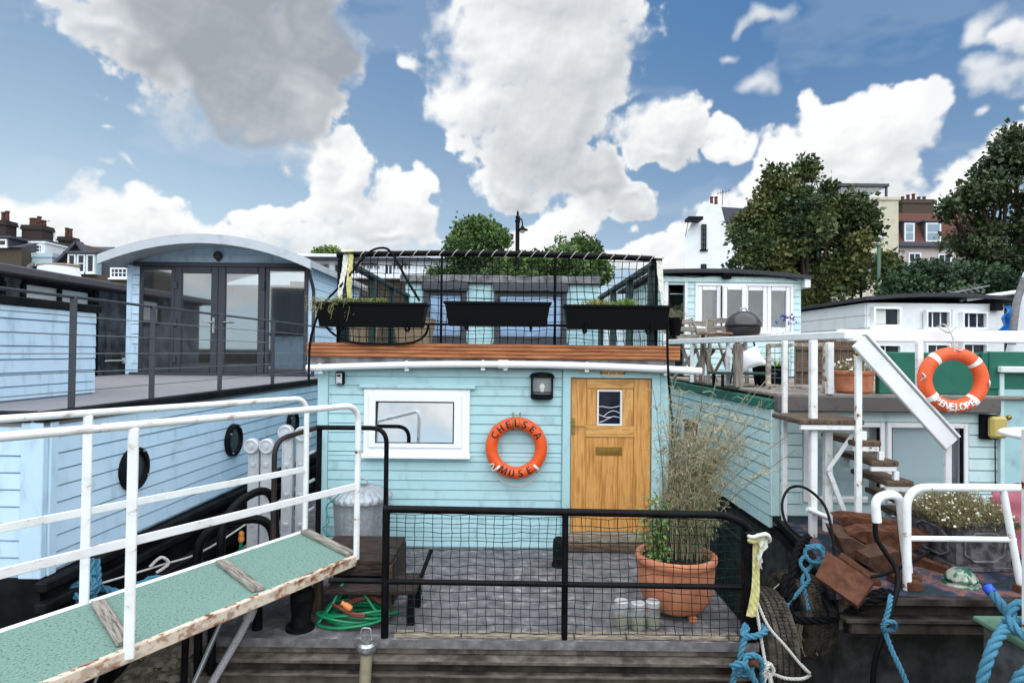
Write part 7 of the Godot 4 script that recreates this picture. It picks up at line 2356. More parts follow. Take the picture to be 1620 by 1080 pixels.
func leaf_clump(sd: int, n: int, spread: float, size: float) -> ArrayMesh:
	var r := RandomNumberGenerator.new()
	r.seed = sd
	var b := Buf.new()
	for i in n:
		var d := V(r.randfn(), r.randfn() * 0.8, r.randfn()).normalized()
		var p := d * spread * pow(r.randf(), 0.5)
		var f := (d + V(r.randfn(), r.randfn() - 0.3, r.randfn()) * 0.7).normalized()
		var s := size * r.randf_range(0.6, 1.25)
		var side := f.cross(V(r.randfn(), r.randfn(), r.randfn())).normalized() * s * 0.42
		var fold := f.cross(side).normalized() * s * 0.12
		var g := r.randf_range(0.75, 1.3)
		b.col = Color(g, g, g * r.randf_range(0.8, 1.0))
		var q := p + f * s
		b.tri(p, p + f * s * 0.45 + side + fold, q)
		b.tri(p, q, p + f * s * 0.45 - side + fold)
	return shape(b)

# crown = list of [px, py, radius px, squash]
func tree(label: String, foot: Vector2, crown: Array, d: float, clumps: int, size: float, cols: Array, trunk: float, group := "trees along the embankment", cat := "tree") -> void:
	var f := pd(foot.x, foot.y, d)
	var base := V(f.x, 1.4, f.z)
	var t := thing("tree" if cat == "tree" else "bush", base, label, cat, group)
	var r := RandomNumberGenerator.new()
	r.seed = int(foot.x) * 7 + int(d)
	var balls := []
	var total := 0.0
	for c in crown:
		var p := pd(c[0], c[1], d)
		var rad: float = c[2] * d / FOCAL
		p.z += r.randf_range(-0.5, 0.5) * rad
		balls.append([p, rad])
		total += pow(rad, 2.2)
	var b := Buf.new()
	var hub := base + V(0, 1.2, 0)
	var mid := Vector3.ZERO
	for q in balls: mid += q[0] / balls.size()
	hub = base.lerp(V(mid.x, base.y + maxf(0.6, (mid.y - base.y) * 0.45), mid.z), 1.0)
	b.tube(curve([base + V(0, -1.5, 0), base.lerp(hub, 0.5) + V(0.05, 0, 0), hub], 4), range(9).map(func(i): return trunk * (1.25 - 0.05 * i)), 9)
	part("trunk", b, M.bark, t)
	b = Buf.new()
	for q in balls:
		var e: Vector3 = q[0]
		var m := hub.lerp(e, 0.5) + V(r.randf_range(-0.3, 0.3), r.randf_range(0.0, 0.3), r.randf_range(-0.3, 0.3))
		b.tube(curve([hub, m, e], 4), range(9).map(func(i): return trunk * (0.5 - 0.05 * i)), 6)
		for k in 5:
			var g: Vector3 = e + V(r.randfn(), r.randfn(), r.randfn()).normalized() * q[1] * 0.85
			b.tube(pts([m.lerp(e, r.randf()), g]), [trunk * 0.16, trunk * 0.05], 5)
	part("limbs", b, M.bark, t)
	var xs: Array[Transform3D] = []
	var gaps := FastNoiseLite.new()
	gaps.frequency = 0.42
	gaps.fractal_octaves = 3
	gaps.seed = 4
	var tone := FastNoiseLite.new()
	tone.frequency = 0.35
	tone.seed = 8
	var cs := PackedColorArray()
	for q in balls:
		var n := int(2.3 * clumps * pow(q[1], 2.2) / total)
		for i in n:
			var dir := V(r.randfn(), r.randfn(), r.randfn()).normalized()
			var rad: float = q[1] * 1.0 * (1.0 + 0.2 * sin(dir.x * 5.0 + q[0].x) + 0.2 * sin(dir.y * 6.0 + q[0].y)) * pow(r.randf(), 0.36)
			var p: Vector3 = q[0] + dir * rad
			var thin := gaps.get_noise_3dv(p)
			if thin < 0.07 + 0.45 * (rad / q[1] - 0.85): continue
			var s := (0.45 + 1.1 * pow(r.randf(), 2.0)) * size * 0.85
			xs.append(Transform3D(Basis.from_euler(V(r.randf() * TAU, r.randf() * TAU, r.randf() * TAU)).scaled(Vector3.ONE * s), p - base))
			var c: Color = cols[clampi(int((tone.get_noise_3dv(p) * 1.3 + 0.5 + r.randf_range(-0.3, 0.3)) * cols.size()), 0, cols.size() - 1)]
			cs.append(c * r.randf_range(1.1, 2.5))
	var mm := MultiMesh.new()
	mm.transform_format = MultiMesh.TRANSFORM_3D
	mm.use_colors = true
	mm.mesh = clump
	mm.instance_count = xs.size()
	for i in xs.size():
		mm.set_instance_transform(i, xs[i])
		mm.set_instance_color(i, cs[i])
	var o := MultiMeshInstance3D.new()
	o.name = "crown"
	o.multimesh = mm
	o.material_override = M.leaf
	t.add_child(o, true)
	tag(o, "", "", "", "stuff")

var clump: ArrayMesh

func window_on(parent: Node, x0: float, y0: float, x1: float, y1: float, z: float, cols: int, rows: int, m: Material = null, fr := 0.12, mw := 0.03) -> void:
	var b := Buf.new()
	b.bx(x0, y0, z, x0 + fr, y1, z + 0.12); b.bx(x1 - fr, y0, z, x1, y1, z + 0.12)
	b.bx(x0 + fr, y0, z, x1 - fr, y0 + fr, z + 0.12); b.bx(x0 + fr, y1 - fr, z, x1 - fr, y1, z + 0.12)
	for i in range(1, cols):
		var x := lerpf(x0, x1, float(i) / cols)
		b.bx(x - mw, y0 + fr, z + 0.02, x + mw, y1 - fr, z + (0.09 if mw > 0.02 else 0.042))
	for j in range(1, rows):
		var y := lerpf(y0, y1, float(j) / rows)
		b.bx(x0 + fr, y - 0.03, z + 0.021, x1 - fr, y + 0.03, z + 0.088)
	b.bx(x0 - 0.12, y0 - 0.12, z, x1 + 0.12, y0 - 0.003, z + 0.2)
	var w := part("window", b, m if m else M.white, parent)
	b = Buf.new()
	b.bx(x0 + fr * 0.5, y0 + fr * 0.5, z + 0.005, x1 - fr * 0.5, y1 - fr * 0.5, z + 0.03)
	part("pane", b, M.dark_glass, w)

# rectangle between two pixels on the plane at z: [x0, y0, x1, y1]
func rect(a: float, c: float, e: float, g: float, z: float) -> Array:
	var p := pz(a, c, z)
	var q := pz(e, g, z)
	return [minf(p.x, q.x), minf(p.y, q.y), maxf(p.x, q.x), maxf(p.y, q.y)]

func chimney(parent: Node, x0: float, y0: float, x1: float, y1: float, z: float, m: Material, pots_: int, d := 1.2) -> void:
	var b := Buf.new()
	b.bx(x0, y0, z - d, x1, y1, z)
	b.bx(x0 - 0.1, y1 - 0.35, z - d - 0.1, x1 + 0.1, y1 - 0.15, z + 0.1)
	b.bx(x0 - 0.06, y1 - 0.149, z - d - 0.06, x1 + 0.06, y1 + 0.05, z + 0.06)
	var c := part("chimney", b, m, parent)
	for i in pots_:
		b = Buf.new()
		var x := lerpf(x0 + 0.2, x1 - 0.2, (i + 0.5) / pots_)
		var h := rng.randf_range(0.45, 0.95)
		b.lathe([Vector2(0.17, 0.0), Vector2(0.14, h * 0.8), Vector2(0.18, h * 0.85), Vector2(0.18, h), Vector2(0.0, h)], V(x, y1 + 0.05, z - d * 0.5), 10)
		part("chimney_pot", b, M.pot_red, c)

func antenna(at: Vector3, h: float, label: String) -> void:
	var b := Buf.new()
	b.tube(pts([at, at + V(0, h, 0)]), 0.03, 5)
	b.tube(pts([at + V(-0.5, h * 0.75, 0), at + V(0.7, h * 0.98, 0)]), 0.02, 5)
	for i in 5: b.tube(pts([at + V(-0.4 + i * 0.25, h * 0.62 + i * 0.045 + 0.02, 0.0), at + V(-0.45 + i * 0.25, h * 0.93 + i * 0.045, 0.1)]), 0.014, 4)
	one("aerial", b, M.black, label, "aerial", "roof aerials")

func background() -> void:
	clump = leaf_clump(4, 14, 0.42, 0.24)
	# street level behind the boats
	var b := Buf.new()
	b.bx(-90, -1.75, -140, 90, 1.35, -21)
	struct("embankment", b, M.brick)
	b = Buf.new()
	b.bx(-90, 1.352, -140, 90, 1.40, -21.3)
	struct("pavement", b, M.grey_trim)
	# white gabled house
	var z := -55.0
	var wh := thing("house", V(pz(1130, 400, z).x, 1.4, z), "tall white gabled house with black hoist beam, left of the big tree", "house")
	b = Buf.new()
	var g := flat([[1084, 600], [1084, 372], [1113.5, 318], [1141, 326], [1147, 350], [1160, 384], [1160, 600]], z)
	b.prism(g, V(0, 0, z), Vector3.RIGHT, Vector3.UP, V(4.2, 0, -12))
	part("wall", b, M.render_white, wh)
	b = Buf.new()
	b.prism(flat([[1141, 327], [1240, 333], [1240, 386], [1160, 386], [1147, 351]], z - 0.6), V(0, 0, z - 0.6), Vector3.RIGHT, Vector3.UP, V(0, 0, -9))
	var rf := part("roof", b, M.slate, wh)
	b = Buf.new()
	b.prism(flat([[1160, 384], [1250, 386], [1250, 600], [1160, 600]], z - 0.8), V(0, 0, z - 0.8), Vector3.RIGHT, Vector3.UP, V(0, 0, -10))
	part("wall", b, M.render_white, wh)
	var w := rect(1109.5, 395, 1117.5, 355, z)
	window_on(wh, w[0], w[1], w[2], w[3], z, 2, 5, M.black, 0.06)
	w = rect(1109, 432, 1117.5, 418, z)
	window_on(wh, w[0], w[1], w[2], w[3], z, 2, 2, M.black, 0.06)
	w = rect(1160, 382, 1176, 366, z - 0.2)
	window_on(wh, w[0], w[1], w[2], w[3], z - 0.55, 2, 2)
	var hb := pz(1113, 344.5, z + 1.3)
	pbox("hoist_beam", wh, M.black, hb.x - 1.25, hb.y - 0.14, z, hb.x, hb.y + 0.14, z + 1.3, 0.02)
	b = Buf.new()
	b.tube(pts([V(hb.x - 1.2, hb.y, z + 1.2), pz(1084.5, 374, z + 0.1)]), 0.03, 5)
	part("stay", b, M.black, wh)
	for q in [1126.0, 1133.0]:
		b = Buf.new()
		b.lathe([Vector2(0.16, 0.0), Vector2(0.13, 0.5), Vector2(0.17, 0.55), Vector2(0.17, 0.65), Vector2(0.0, 0.65)], pz(q, 322.5, z - 2), 10)
		part("chimney_pot", b, M.pot_red, rf)
	antenna(pz(1143, 325, z - 2), 1.4, "tv aerial on the white gabled house's roof")
	# cream house with the glass room on top
	z = -60.0
	var ch := thing("house", V(pz(1380, 400, z).x, 1.4, z), "cream rendered house with a glass room on its flat roof", "house")
	w = rect(1331, 650, 1422, 317, z)
	b = Buf.new()
	b.bx(w[0], 1.4, z - 9, w[2], w[3], z)
	part("wall", b, M.render_cream, ch)
	pbox("parapet", ch, M.render_cream, w[0] - 0.15, w[3] + 0.003, z - 9.1, w[2] + 0.15, w[3] + 0.32, z + 0.12, 0.03)
	var pt: float = w[3] + 0.32
	w = rect(1324, 314, 1404, 292, z - 1)
	b = Buf.new()
	b.bx(w[0], w[3] - 0.22, z - 6.2, w[2] + 0.1, w[3] + 0.05, z - 0.8)
	var gr := part("penthouse_roof", b, M.anthracite, ch)
	b = Buf.new()
	b.bx(w[2] - 0.12, pt, z - 1.2, w[2] + 0.05, w[3] - 0.222, z - 1.0); b.bx(w[2] - 0.12, pt, z - 5.6, w[2] + 0.05, w[3] - 0.222, z - 5.4); b.bx(w[0], pt, z - 1.2, w[0] + 0.12, w[3] - 0.222, z - 1.0)
	part("penthouse_frame", b, M.anthracite, ch)
	b = Buf.new()
	b.bx(w[0] + 0.12, pt, z - 1.12, w[2] - 0.12, w[3] - 0.222, z - 1.08); b.bx(w[2] - 0.06, pt, z - 5.4, w[2] - 0.02, w[3] - 0.222, z - 1.2)
	part("glass_wall", b, M.penthouse_glass, ch)
	b = Buf.new()
	b.bx(w[0] + 0.3, pt, z - 5.4, w[0] + 3.0, w[3] - 0.25, z - 3.6)
	part("inner_wall", b, M.soot_brick, ch)
	w = rect(1370, 375, 1397, 348, z)
	window_on(ch, w[0], w[1], w[2], w[3], z, 4, 3)
	w = rect(1352, 430, 1372, 403, z)
	window_on(ch, w[0], w[1], w[2], w[3], z, 3, 3)
	w = rect(1378, 430, 1398, 403, z)
	window_on(ch, w[0], w[1], w[2], w[3], z, 3, 3)
	# brick house with dormers
	z = -61.0
	var bh := thing("house", V(pz(1470, 420, z).x, 1.4, z), "terraced house with red brick mansard, dormers and lilac rendered wall", "house")
	w = rect(1416, 650, 1513, 392, z)
	b = Buf.new()
	b.bx(w[0], 1.4, z - 9, w[2], w[3], z)
	part("wall", b, M.render_pink, bh)
	pbox("cornice", bh, M.slate, w[0] - 0.3, w[3] + 0.003, z - 9, w[2] + 0.3, w[3] + 0.45, z + 0.5, 0.05)
	var cy: float = w[3] + 0.45
	var my: float = pz(1450, 337, z - 1.5).y
	b = Buf.new()
	b.prism(PackedVector2Array([Vector2(z + 0.1, cy), Vector2(z - 1.6, my), Vector2(z - 8, my), Vector2(z - 9, cy)]), V(w[0], 0, 0), Vector3.BACK, Vector3.UP, V(w[2] - w[0] + 4, 0, 0))
	var rf2 := part("roof", b, M.red_brick, bh)
	for q in [[1429, 1449], [1463, 1491]]:
		var e := rect(q[0], 380, q[1], 351, z)
		b = Buf.new()
		b.bx(e[0], cy, z - 1.4, e[2], e[3], z - 0.02)
		b.bx(e[0] - 0.12, e[3] + 0.002, z - 1.5, e[2] + 0.12, e[3] + 0.15, z + 0.15)
		var dm := part("dormer", b, M.slate, rf2)
		b = Buf.new()
		b.bx(e[0] + 0.12, cy + 0.12, z - 0.01, e[2] - 0.12, e[3] - 0.1, z + 0.06)
		part("window", b, M.white, dm)
		b = Buf.new()
		b.bx(e[0] + 0.26, cy + 0.26, z + 0.05, e[2] - 0.26, (cy + e[3]) / 2 - 0.04, z + 0.075); b.bx(e[0] + 0.26, (cy + e[3]) / 2 + 0.04, z + 0.05, e[2] - 0.26, e[3] - 0.22, z + 0.075)
		part("pane", b, M.pale_glass, dm)
	for q in [[1437, 428, 1457, 400], [1484, 428, 1505, 402]]:
		var e := rect(q[0], q[1], q[2], q[3], z)
		window_on(bh, e[0], e[1], e[2], e[3], z, 2, 2)
	w = rect(1424, 337, 1473, 318, z - 4)
	chimney(bh, w[0], w[1] - 0.5, w[2], w[3], z - 3.5, M.brick, 5, 1.6)
	# cream house behind the right tree
	z = -64.0
	var eh := thing("house", V(pz(1600, 430, z).x, 1.4, z), "cream house partly hidden behind the tree at the right edge", "house")
	b = Buf.new()
	w = rect(1516, 650, 1720, 398, z)
	b.bx(w[0], 1.4, z - 9, w[2], w[3], z)
	part("wall", b, M.render_cream, eh)
	w = rect(1590, 445, 1612, 416, z)
	window_on(eh, w[0], w[1], w[2], w[3], z, 2, 3)
	# houses on the far left
	z = -52.0
	var lh := thing("house", V(pz(-10, 420, z).x, 1.4, z), "dark brick house with broad chimneys at the left edge", "house")
	w = rect(-70, 650, 34, 392, z)
	b = Buf.new()
	b.bx(w[0], 1.4, z - 10, w[2], w[3], z)
	part("wall", b, M.brick, lh)
	b = Buf.new()
	var rw: Array = rect(-70, 400, 36, 376, z - 2)
	b.prism(PackedVector2Array([Vector2(z + 0.3, w[3]), Vector2(z - 3, rw[3]), Vector2(z - 7, rw[3]), Vector2(z - 10, w[3])]), V(w[0], 0, 0), Vector3.BACK, Vector3.UP, V(w[2] - w[0], 0, 0))
	var rl := part("roof", b, M.slate, lh)
	for i in 9:
		b = Buf.new()
		var x: float = rw[2] - 0.25 - i * 0.33
		b.bx(x - 0.15, rw[3] + 0.002, z - 3.3, x + 0.15, rw[3] + 0.25, z - 2.95)
		part("ridge_tile", b, M.pot_red, rl)
	var e2 := rect(-14, 392, 15, 377, z)
	b = Buf.new()
	b.bx(e2[0], e2[1], z - 2, e2[2], e2[3], z + 0.1)
	b.bx(e2[0] - 0.15, e2[3] + 0.002, z - 2, e2[2] + 0.3, e2[3] + 0.18, z + 0.3)
	part("dormer", b, M.slate, lh)
	window_on(lh, e2[0] + 0.1, e2[1] + 0.1, e2[2] - 0.1, e2[3] - 0.1, z + 0.105, 2, 1)
	var c2 := rect(-12, 378, 8.5, 349, z - 2)
	chimney(lh, c2[0], c2[1] - 1.0, c2[2], c2[3], z - 2, M.soot_brick, 2)
	z = -54.0
	var mh := thing("house", V(pz(85, 420, z).x, 1.4, z), "brick house with white dormer, gable and wide pot-lined chimney", "house")
	w = rect(34, 650, 138, 418, z)
	b = Buf.new()
	b.bx(w[0], 1.4, z - 10, w[2], w[3], z)
	b.prism(flat([[88, 420], [124, 384.5], [138, 402], [138, 420]], z + 0.4), V(0, 0, z + 0.4), Vector3.RIGHT, Vector3.UP, V(0, 0, -7))
	part("wall", b, M.brick, mh)
	b = Buf.new()
	var ry: float = pz(80, 388, z - 3).y
	b.prism(PackedVector2Array([Vector2(z + 0.3, w[3]), Vector2(z - 3.5, ry), Vector2(z - 6, ry), Vector2(z - 10, w[3])]), V(w[0], 0, 0), Vector3.BACK, Vector3.UP, V(w[2] - w[0], 0, 0))
	var rm := part("roof", b, M.slate, mh)
	b = Buf.new()
	b.bar(pz(86, 421, z + 0.6), pz(124, 383, z + 0.6), 0.8, 0.22)
	b.bar(pz(124, 383, z + 0.6), pz(139, 403, z + 0.6), 0.8, 0.22)
	part("verge", b, M.slate, mh)
	var e3 := rect(50, 403, 74, 385.5, z)
	b = Buf.new()
	b.bx(e3[0], e3[1], z - 3, e3[2], e3[3], z + 0.3)
	b.bx(e3[0] - 0.12, e3[3] + 0.002, z - 3, e3[2] + 0.12, e3[3] + 0.14, z + 0.42)
	part("dormer", b, M.white, mh)
	window_on(mh, e3[0] + 0.1, e3[1] + 0.12, e3[2] - 0.1, e3[3] - 0.12, z + 0.305, 4, 2)
	e3 = rect(14, 421, 86, 403, z + 0.6)
	b = Buf.new()
	b.bx(e3[0], e3[1], z + 0.1, e3[2], e3[3], z + 0.9)
	b.bx(e3[0] - 0.1, e3[3] - 0.25, z + 0.05, e3[2] + 0.1, e3[3] + 0.1, z + 1.0)
	part("bay_front", b, M.bay_blue, mh)
	c2 = rect(34, 402, 67, 357, z - 1)
	chimney(mh, c2[0], c2[1], c2[2], c2[3], z - 0.9, M.soot_brick, 6, 1.4)
	c2 = rect(91, 390, 110, 375, z - 4)
	chimney(mh, c2[0], c2[1] - 0.5, c2[2], c2[3], z - 4, M.soot_brick, 2)
	b = Buf.new()
	var dq := pz(84.5, 373, z - 3)
	b.lathe([Vector2(0.0, 0.0), Vector2(0.2, 0.03), Vector2(0.34, 0.1)], dq, 18, Basis(Vector3.RIGHT, 1.1) * Basis(Vector3.BACK, 0.4), true)
	b.tube(pts([dq, dq + V(0.2, -0.7, -0.3)]), 0.03, 5)
	one("satellite_dish", b, M.white, "white satellite dish between the left chimneys", "satellite dish")
	antenna(pz(66, 362, z - 1), 0.7, "tv aerial on the wide chimney at the left")
	z = -50.0
	var sh := thing("house", V(pz(160, 420, z).x, 1.4, z), "slate roofed house with pale blue glazed bay dormer", "house")
	w = rect(106, 650, 216, 436, z)
	b = Buf.new()
	b.bx(w[0], 1.4, z - 9, w[2], w[3], z)
	part("wall", b, M.brick, sh)
	ry = pz(150, 399, z - 3).y
	b = Buf.new()
	b.prism(flat([[150, 436], [170, 400], [200, 404], [214, 436]], z - 0.5), V(0, 0, z - 0.5), Vector3.RIGHT, Vector3.UP, V(0, 0, -8))
	b.prism(flat([[108, 404], [168, 394.5], [176, 398], [158, 436], [150, 436]], z - 0.9), V(0, 0, z - 0.9), Vector3.RIGHT, Vector3.UP, V(0, 0, -6))
	part("roof", b, M.slate, sh)
	e3 = rect(109, 434, 154, 402, z)
	b = Buf.new()
	b.bx(e3[0], e3[1], z - 2, e3[2], e3[3], z + 0.2)
	part("dormer", b, M.bay_blue, sh)
	pbox("dormer_roof", sh, M.slate, e3[0] - 0.2, e3[3] + 0.003, z - 2, e3[2] + 0.2, e3[3] + 0.16, z + 0.5, 0.02)
	var bw: float = (e3[2] - e3[0]) / 3.0
	for i in 3: window_on(sh, e3[0] + bw * i + 0.06, e3[1] + 0.12, e3[0] + bw * (i + 1) - 0.06, e3[3] - 0.06, z + 0.205, 1, 2 if i == 1 else 1, null, 0.1)
	e3 = rect(176, 440, 208, 424, z)
	window_on(sh, e3[0], e3[1], e3[2], e3[3], z + 0.1, 5, 2)
	# white curved hull top seen above the dark roof
	var wb := pz(76, 426, -24)
	b = Buf.new()
	var rows := []
	for j in 5:
		var rr := PackedVector3Array()
		for i in 17:
			var a := PI * i / 16.0
			rr.append(V(wb.x - cos(a) * 0.86 * (1.0 - 0.03 * j), wb.y - 0.25 + j * 0.11, -24.6 + sin(a) * 0.6))
		rows.append(rr)
	b.sheet(rows)
	var wt := thing("boat_roof", V(wb.x, wb.y - 0.3, -24.5), "white curved boat coaming with tan rim above the dark boat's roof", "boat")
	part("coaming", b, M.render_white, wt)
	b = Buf.new()
	var rim := []
	for i in 17:
		var a := PI * i / 16.0
		rim.append(V(wb.x - cos(a) * 0.77, wb.y + 0.21, -24.6 + sin(a) * 0.56))
	b.tube(pts(rim), 0.05, 8)
	part("rim", b, M.tan_pot, wt)
	b = Buf.new()
	b.bar(V(wb.x - 1.4, wb.y - 0.26, -24.2), V(wb.x - 0.72, wb.y + 0.24, -24.2), 0.1, 0.12)
	part("davit", b, M.grey_trim, wt)
	# low white building behind the terrace
	z = -42.0
	var fb := thing("building", V(pz(600, 420, z).x, 1.4, z), "long flat-roofed white building seen through the terrace net", "building")
	w = rect(470, 650, 706, 411, z)
	b = Buf.new()
	b.bx(w[0], 1.4, z - 10, w[2], w[3], z)
	part("wall", b, M.render_white, fb)
	pbox("roof_edge", fb, M.render_white, w[0] - 0.5, w[3] + 0.003, z - 10.5, w[2] + 0.5, w[3] + 0.2, z + 0.8, 0.04)
	pbox("roof_line", fb, M.slate, w[0] - 0.45, w[3] - 0.14, z + 0.002, w[2] + 0.45, w[3] - 0.02, z + 0.6, 0.01)
	for q in [[572, 421, 585, 416], [586, 421, 597, 416], [609, 440, 620, 420], [622, 421, 634, 416], [636, 421, 646, 416], [505, 436, 520, 418], [530, 436, 545, 418], [555, 436, 566, 418]]:
		var e := rect(q[0], q[1], q[2], q[3], z)
		window_on(fb, e[0], e[1], e[2], e[3], z, 1, 1, M.grey_trim, 0.06)
	for i in 24:
		var e := rect(560 + i * 6, 436, 561 + i * 6, 421, z + 1.0)
		pbox("baluster", fb, M.render_white, e[0], e[1], z + 1.0, e[0] + 0.05, e[3], z + 1.05, 0.0)
	e3 = rect(556, 440, 706, 436, z + 1.0)
	pbox("balcony", fb, M.render_white, e3[0], e3[1], z + 0.002, e3[2], e3[3] + 0.05, z + 1.2, 0.02)
	e3 = rect(556, 452, 650, 440.5, z + 0.6)
	pbox("brick_base", fb, M.brick, e3[0], 1.4, z + 0.002, e3[2], e3[3], z + 0.6, 0.02)
	# white houseboat beyond the teal one
	z = -13.2
	var tb := thing("houseboat", V(pz(1480, 520, z).x, -1.7, -15), "white houseboat with dark roof and small-paned doors behind the teal one", "houseboat")
	var ax: float = pz(1372, 500, z).x
	var bx_: float = pz(1590, 500, z).x
	var h := 3.05
	b = Buf.new()
	b.bx(ax, 0.4, -20.0, bx_, h, z - 0.014)
	var cb := part("cabin", b, M.white, tb)
	b = Buf.new()
	b.bx(ax - 0.4, -1.7, -20.5, bx_ + 2.0, 0.4, z + 0.5)
	part("hull", b, M.hull_black, tb)
	cladding(cb, "cladding_board", [M.white], V(ax, 0, z - 0.03), Vector3.FORWARD, 6.8, steps(1.2, h, 7), Vector3.LEFT, [], 0.03)
	cladding(cb, "cladding_board", [M.white], V(ax, 0, z - 0.014), Vector3.RIGHT, 0.16, steps(1.2, h, 7), Vector3.BACK, [], 0.03)
	for q in [1465.0, 1508.0]:
		var e: float = pz(q, 500, z).x
		b = Buf.new()
		b.bx(e - 0.02, 1.2, z - 0.014, e + 0.5, h - 0.12, z + 0.02, 0.004)
		part("door_leaf", b, M.white, tb)
	b = Buf.new()
	var rp := PackedVector2Array()
	for i in 11:
		var f := i / 10.0
		rp.append(Vector2(lerpf(ax - 0.12, bx_ + 0.25, f), h - 0.02 + 0.15 * sin(PI * clampf(0.12 + 0.76 * f, 0, 1))))
	for i in 11:
		var f := 1.0 - i / 10.0
		rp.append(Vector2(lerpf(ax - 0.12, bx_ + 0.25, f), h + 0.055 + 0.15 * sin(PI * clampf(0.12 + 0.76 * f, 0, 1))))
	b.prism(rp, V(0, 0, -20.2), Vector3.RIGHT, Vector3.UP, V(0, 0, 20.2 + z + 0.2))
	part("roof", b, M.roof_felt, tb)
	w = rect(1377, 517, 1421, 486, z)
	window_on(tb, w[0], w[1], w[2], w[3], z + 0.02, 1, 1, M.upvc, 0.045)
	b = Buf.new()
	b.bx(w[0] + 0.06, w[1] + 0.06, z + 0.055, (w[0] + w[2]) / 2, w[3] - 0.06, z + 0.065)
	part("curtain", b, M.curtain, tb)
	w = rect(1460, 520, 1498, 492, z)
	window_on(tb, w[0], w[1], w[2], w[3], z + 0.022, 3, 1, M.upvc, 0.03, 0.01)
	w = rect(1517, 520, 1556, 494, z)
	window_on(tb, w[0], w[1], w[2], w[3], z + 0.022, 3, 1, M.upvc, 0.03, 0.01)
	for q in [[1375, 555, 1421, 545], [1460, 556, 1498, 544], [1517, 557, 1556, 543]]:
		w = rect(q[0], q[1], q[2], q[3], z)
		window_on(tb, w[0], w[1] - 0.3, w[2], w[3], z + 0.022, 2, 2, M.upvc, 0.03, 0.01)
	var lt := pz(1579, 485, z + 0.1)
	pbox("lamp", tb, M.black, lt.x - 0.09, lt.y - 0.08, z, lt.x + 0.09, lt.y + 0.06, z + 0.15, 0.01)
	# spar and antenna lying on its roof
	b = Buf.new()
	b.tube(pts([pz(1530, 473, z), pz(1625, 460, z + 0.3)]), 0.045, 8)
	one("spar", b, M.white, "white spar lying across the white houseboat's roof", "spar")
	b = Buf.new()
	b.tube(pts([pz(1490, 467, z), pz(1566, 452, z)]), 0.02, 6)
	for i in 7:
		var p := pz(1498 + i * 9, 465.5 - i * 1.75, z)
		b.tube(pts([p + V(0.02, -0.07, 0.1), p + V(-0.02, 0.07, -0.1)]), 0.01, 5)
	b.tube(pts([pz(1520, 476, z), pz(1532, 470, z)]), 0.03, 6)
	one("aerial", b, M.grey_trim, "long tv aerial lying on the white houseboat's roof", "aerial", "roof aerials")
	# tarp and upright pale shape at the right edge
	b = Buf.new()
	rows = []
	for j in 9:
		var rr := PackedVector3Array()
		for i in 9:
			var p := pz(1586 + i * 3.2, 484 + j * 5.0, -12.6)
			rr.append(p + V(0.05 * sin(j * 1.3), 0, 0.12 * sin(i * 0.9 + j * 0.5)))
		rows.append(rr)
	b.sheet(rows, true)
	one("tarpaulin", b, M.tarp, "bright blue tarpaulin hanging at the white houseboat's corner", "tarpaulin")
	b = Buf.new()
	rows = []
	for j in 15:
		var f := j / 14.0
		var rr := PackedVector3Array()
		var o := pz(lerpf(1628, 1622, f), lerpf(430, 560, f), -9.0)
		for i in 17:
			var a := TAU * i / 16.0
			var rad := 0.06 + 0.16 * pow(f, 0.8) * (1.0 + 0.1 * sin(a * 5.0 + f * 6.0))
			rr.append(o + V(cos(a) * rad, 0, sin(a) * rad))
		rows.append(rr)
	b.sheet(rows, true)
	one("furled_cover", b, M.cushion, "white furled canvas cover at the right edge above the rail", "canvas cover")
	b = Buf.new()
	b.tube(curve([pz(1602, 545, -8.6), pz(1605, 510, -8.6), pz(1610, 475, -8.6), pz(1622, 440, -8.6)], 5), 0.045, 10)
	one("davit_pole", b, M.grey_trim, "pale grey curved pole beside the blue tarpaulin", "pole")
	# lamps
	var ft := pz(818, 440, -34)
	var sl := thing("street_lamp", V(ft.x, 1.4, -34), "black swan-neck street lamp standing above the terrace rail", "street lamp", "street lamps")
	var tp := pz(818, 337, -34).y
	ptube("post", sl, M.black, pts([V(ft.x, 1.4, -34), V(ft.x, tp - 0.5, -34)]), 0.11, 10)
	b = Buf.new()
	b.lathe([Vector2(0.12, -0.5), Vector2(0.16, -0.42), Vector2(0.10, -0.35), Vector2(0.13, -0.2), Vector2(0.05, -0.1), Vector2(0.07, 0.0), Vector2(0.0, 0.2)], V(ft.x, tp, -34), 12)
	part("finial", b, M.black, sl)
	b = Buf.new()
	b.tube(curve([V(ft.x, tp - 0.62, -34), V(ft.x + 0.14, tp - 0.3, -34), V(ft.x + 0.24, tp - 0.42, -34), V(ft.x + 0.26, tp - 0.7, -34)], 6), 0.035, 8)
	part("arm", b, M.black, sl)
	b = Buf.new()
	b.lathe([Vector2(0.05, 0.0), Vector2(0.10, -0.06), Vector2(0.12, -0.12), Vector2(0.30, -0.2), Vector2(0.30, -0.25), Vector2(0.16, -0.26)], V(ft.x + 0.26, tp - 0.68, -34), 16)
	part("lamp_shade", b, M.black, sl)
	b = Buf.new()
	b.lathe([Vector2(0.15, -0.26), Vector2(0.13, -0.36), Vector2(0.0, -0.42)], V(ft.x + 0.26, tp - 0.68, -34), 12, Basis.IDENTITY, true)
	part("lamp_bowl", b, M.lamp_glass, sl)
	z = -27.0
	ft = pz(1391, 470, z)
	tp = pz(1391, 389, z).y
	sl = thing("lamp_post", V(ft.x, 1.4, z), "pale green cross-topped pole in front of the trees", "pole", "")
	ptube("post", sl, M.box_green, pts([V(ft.x, 1.4, z), V(ft.x, tp, z)]), 0.075, 10)
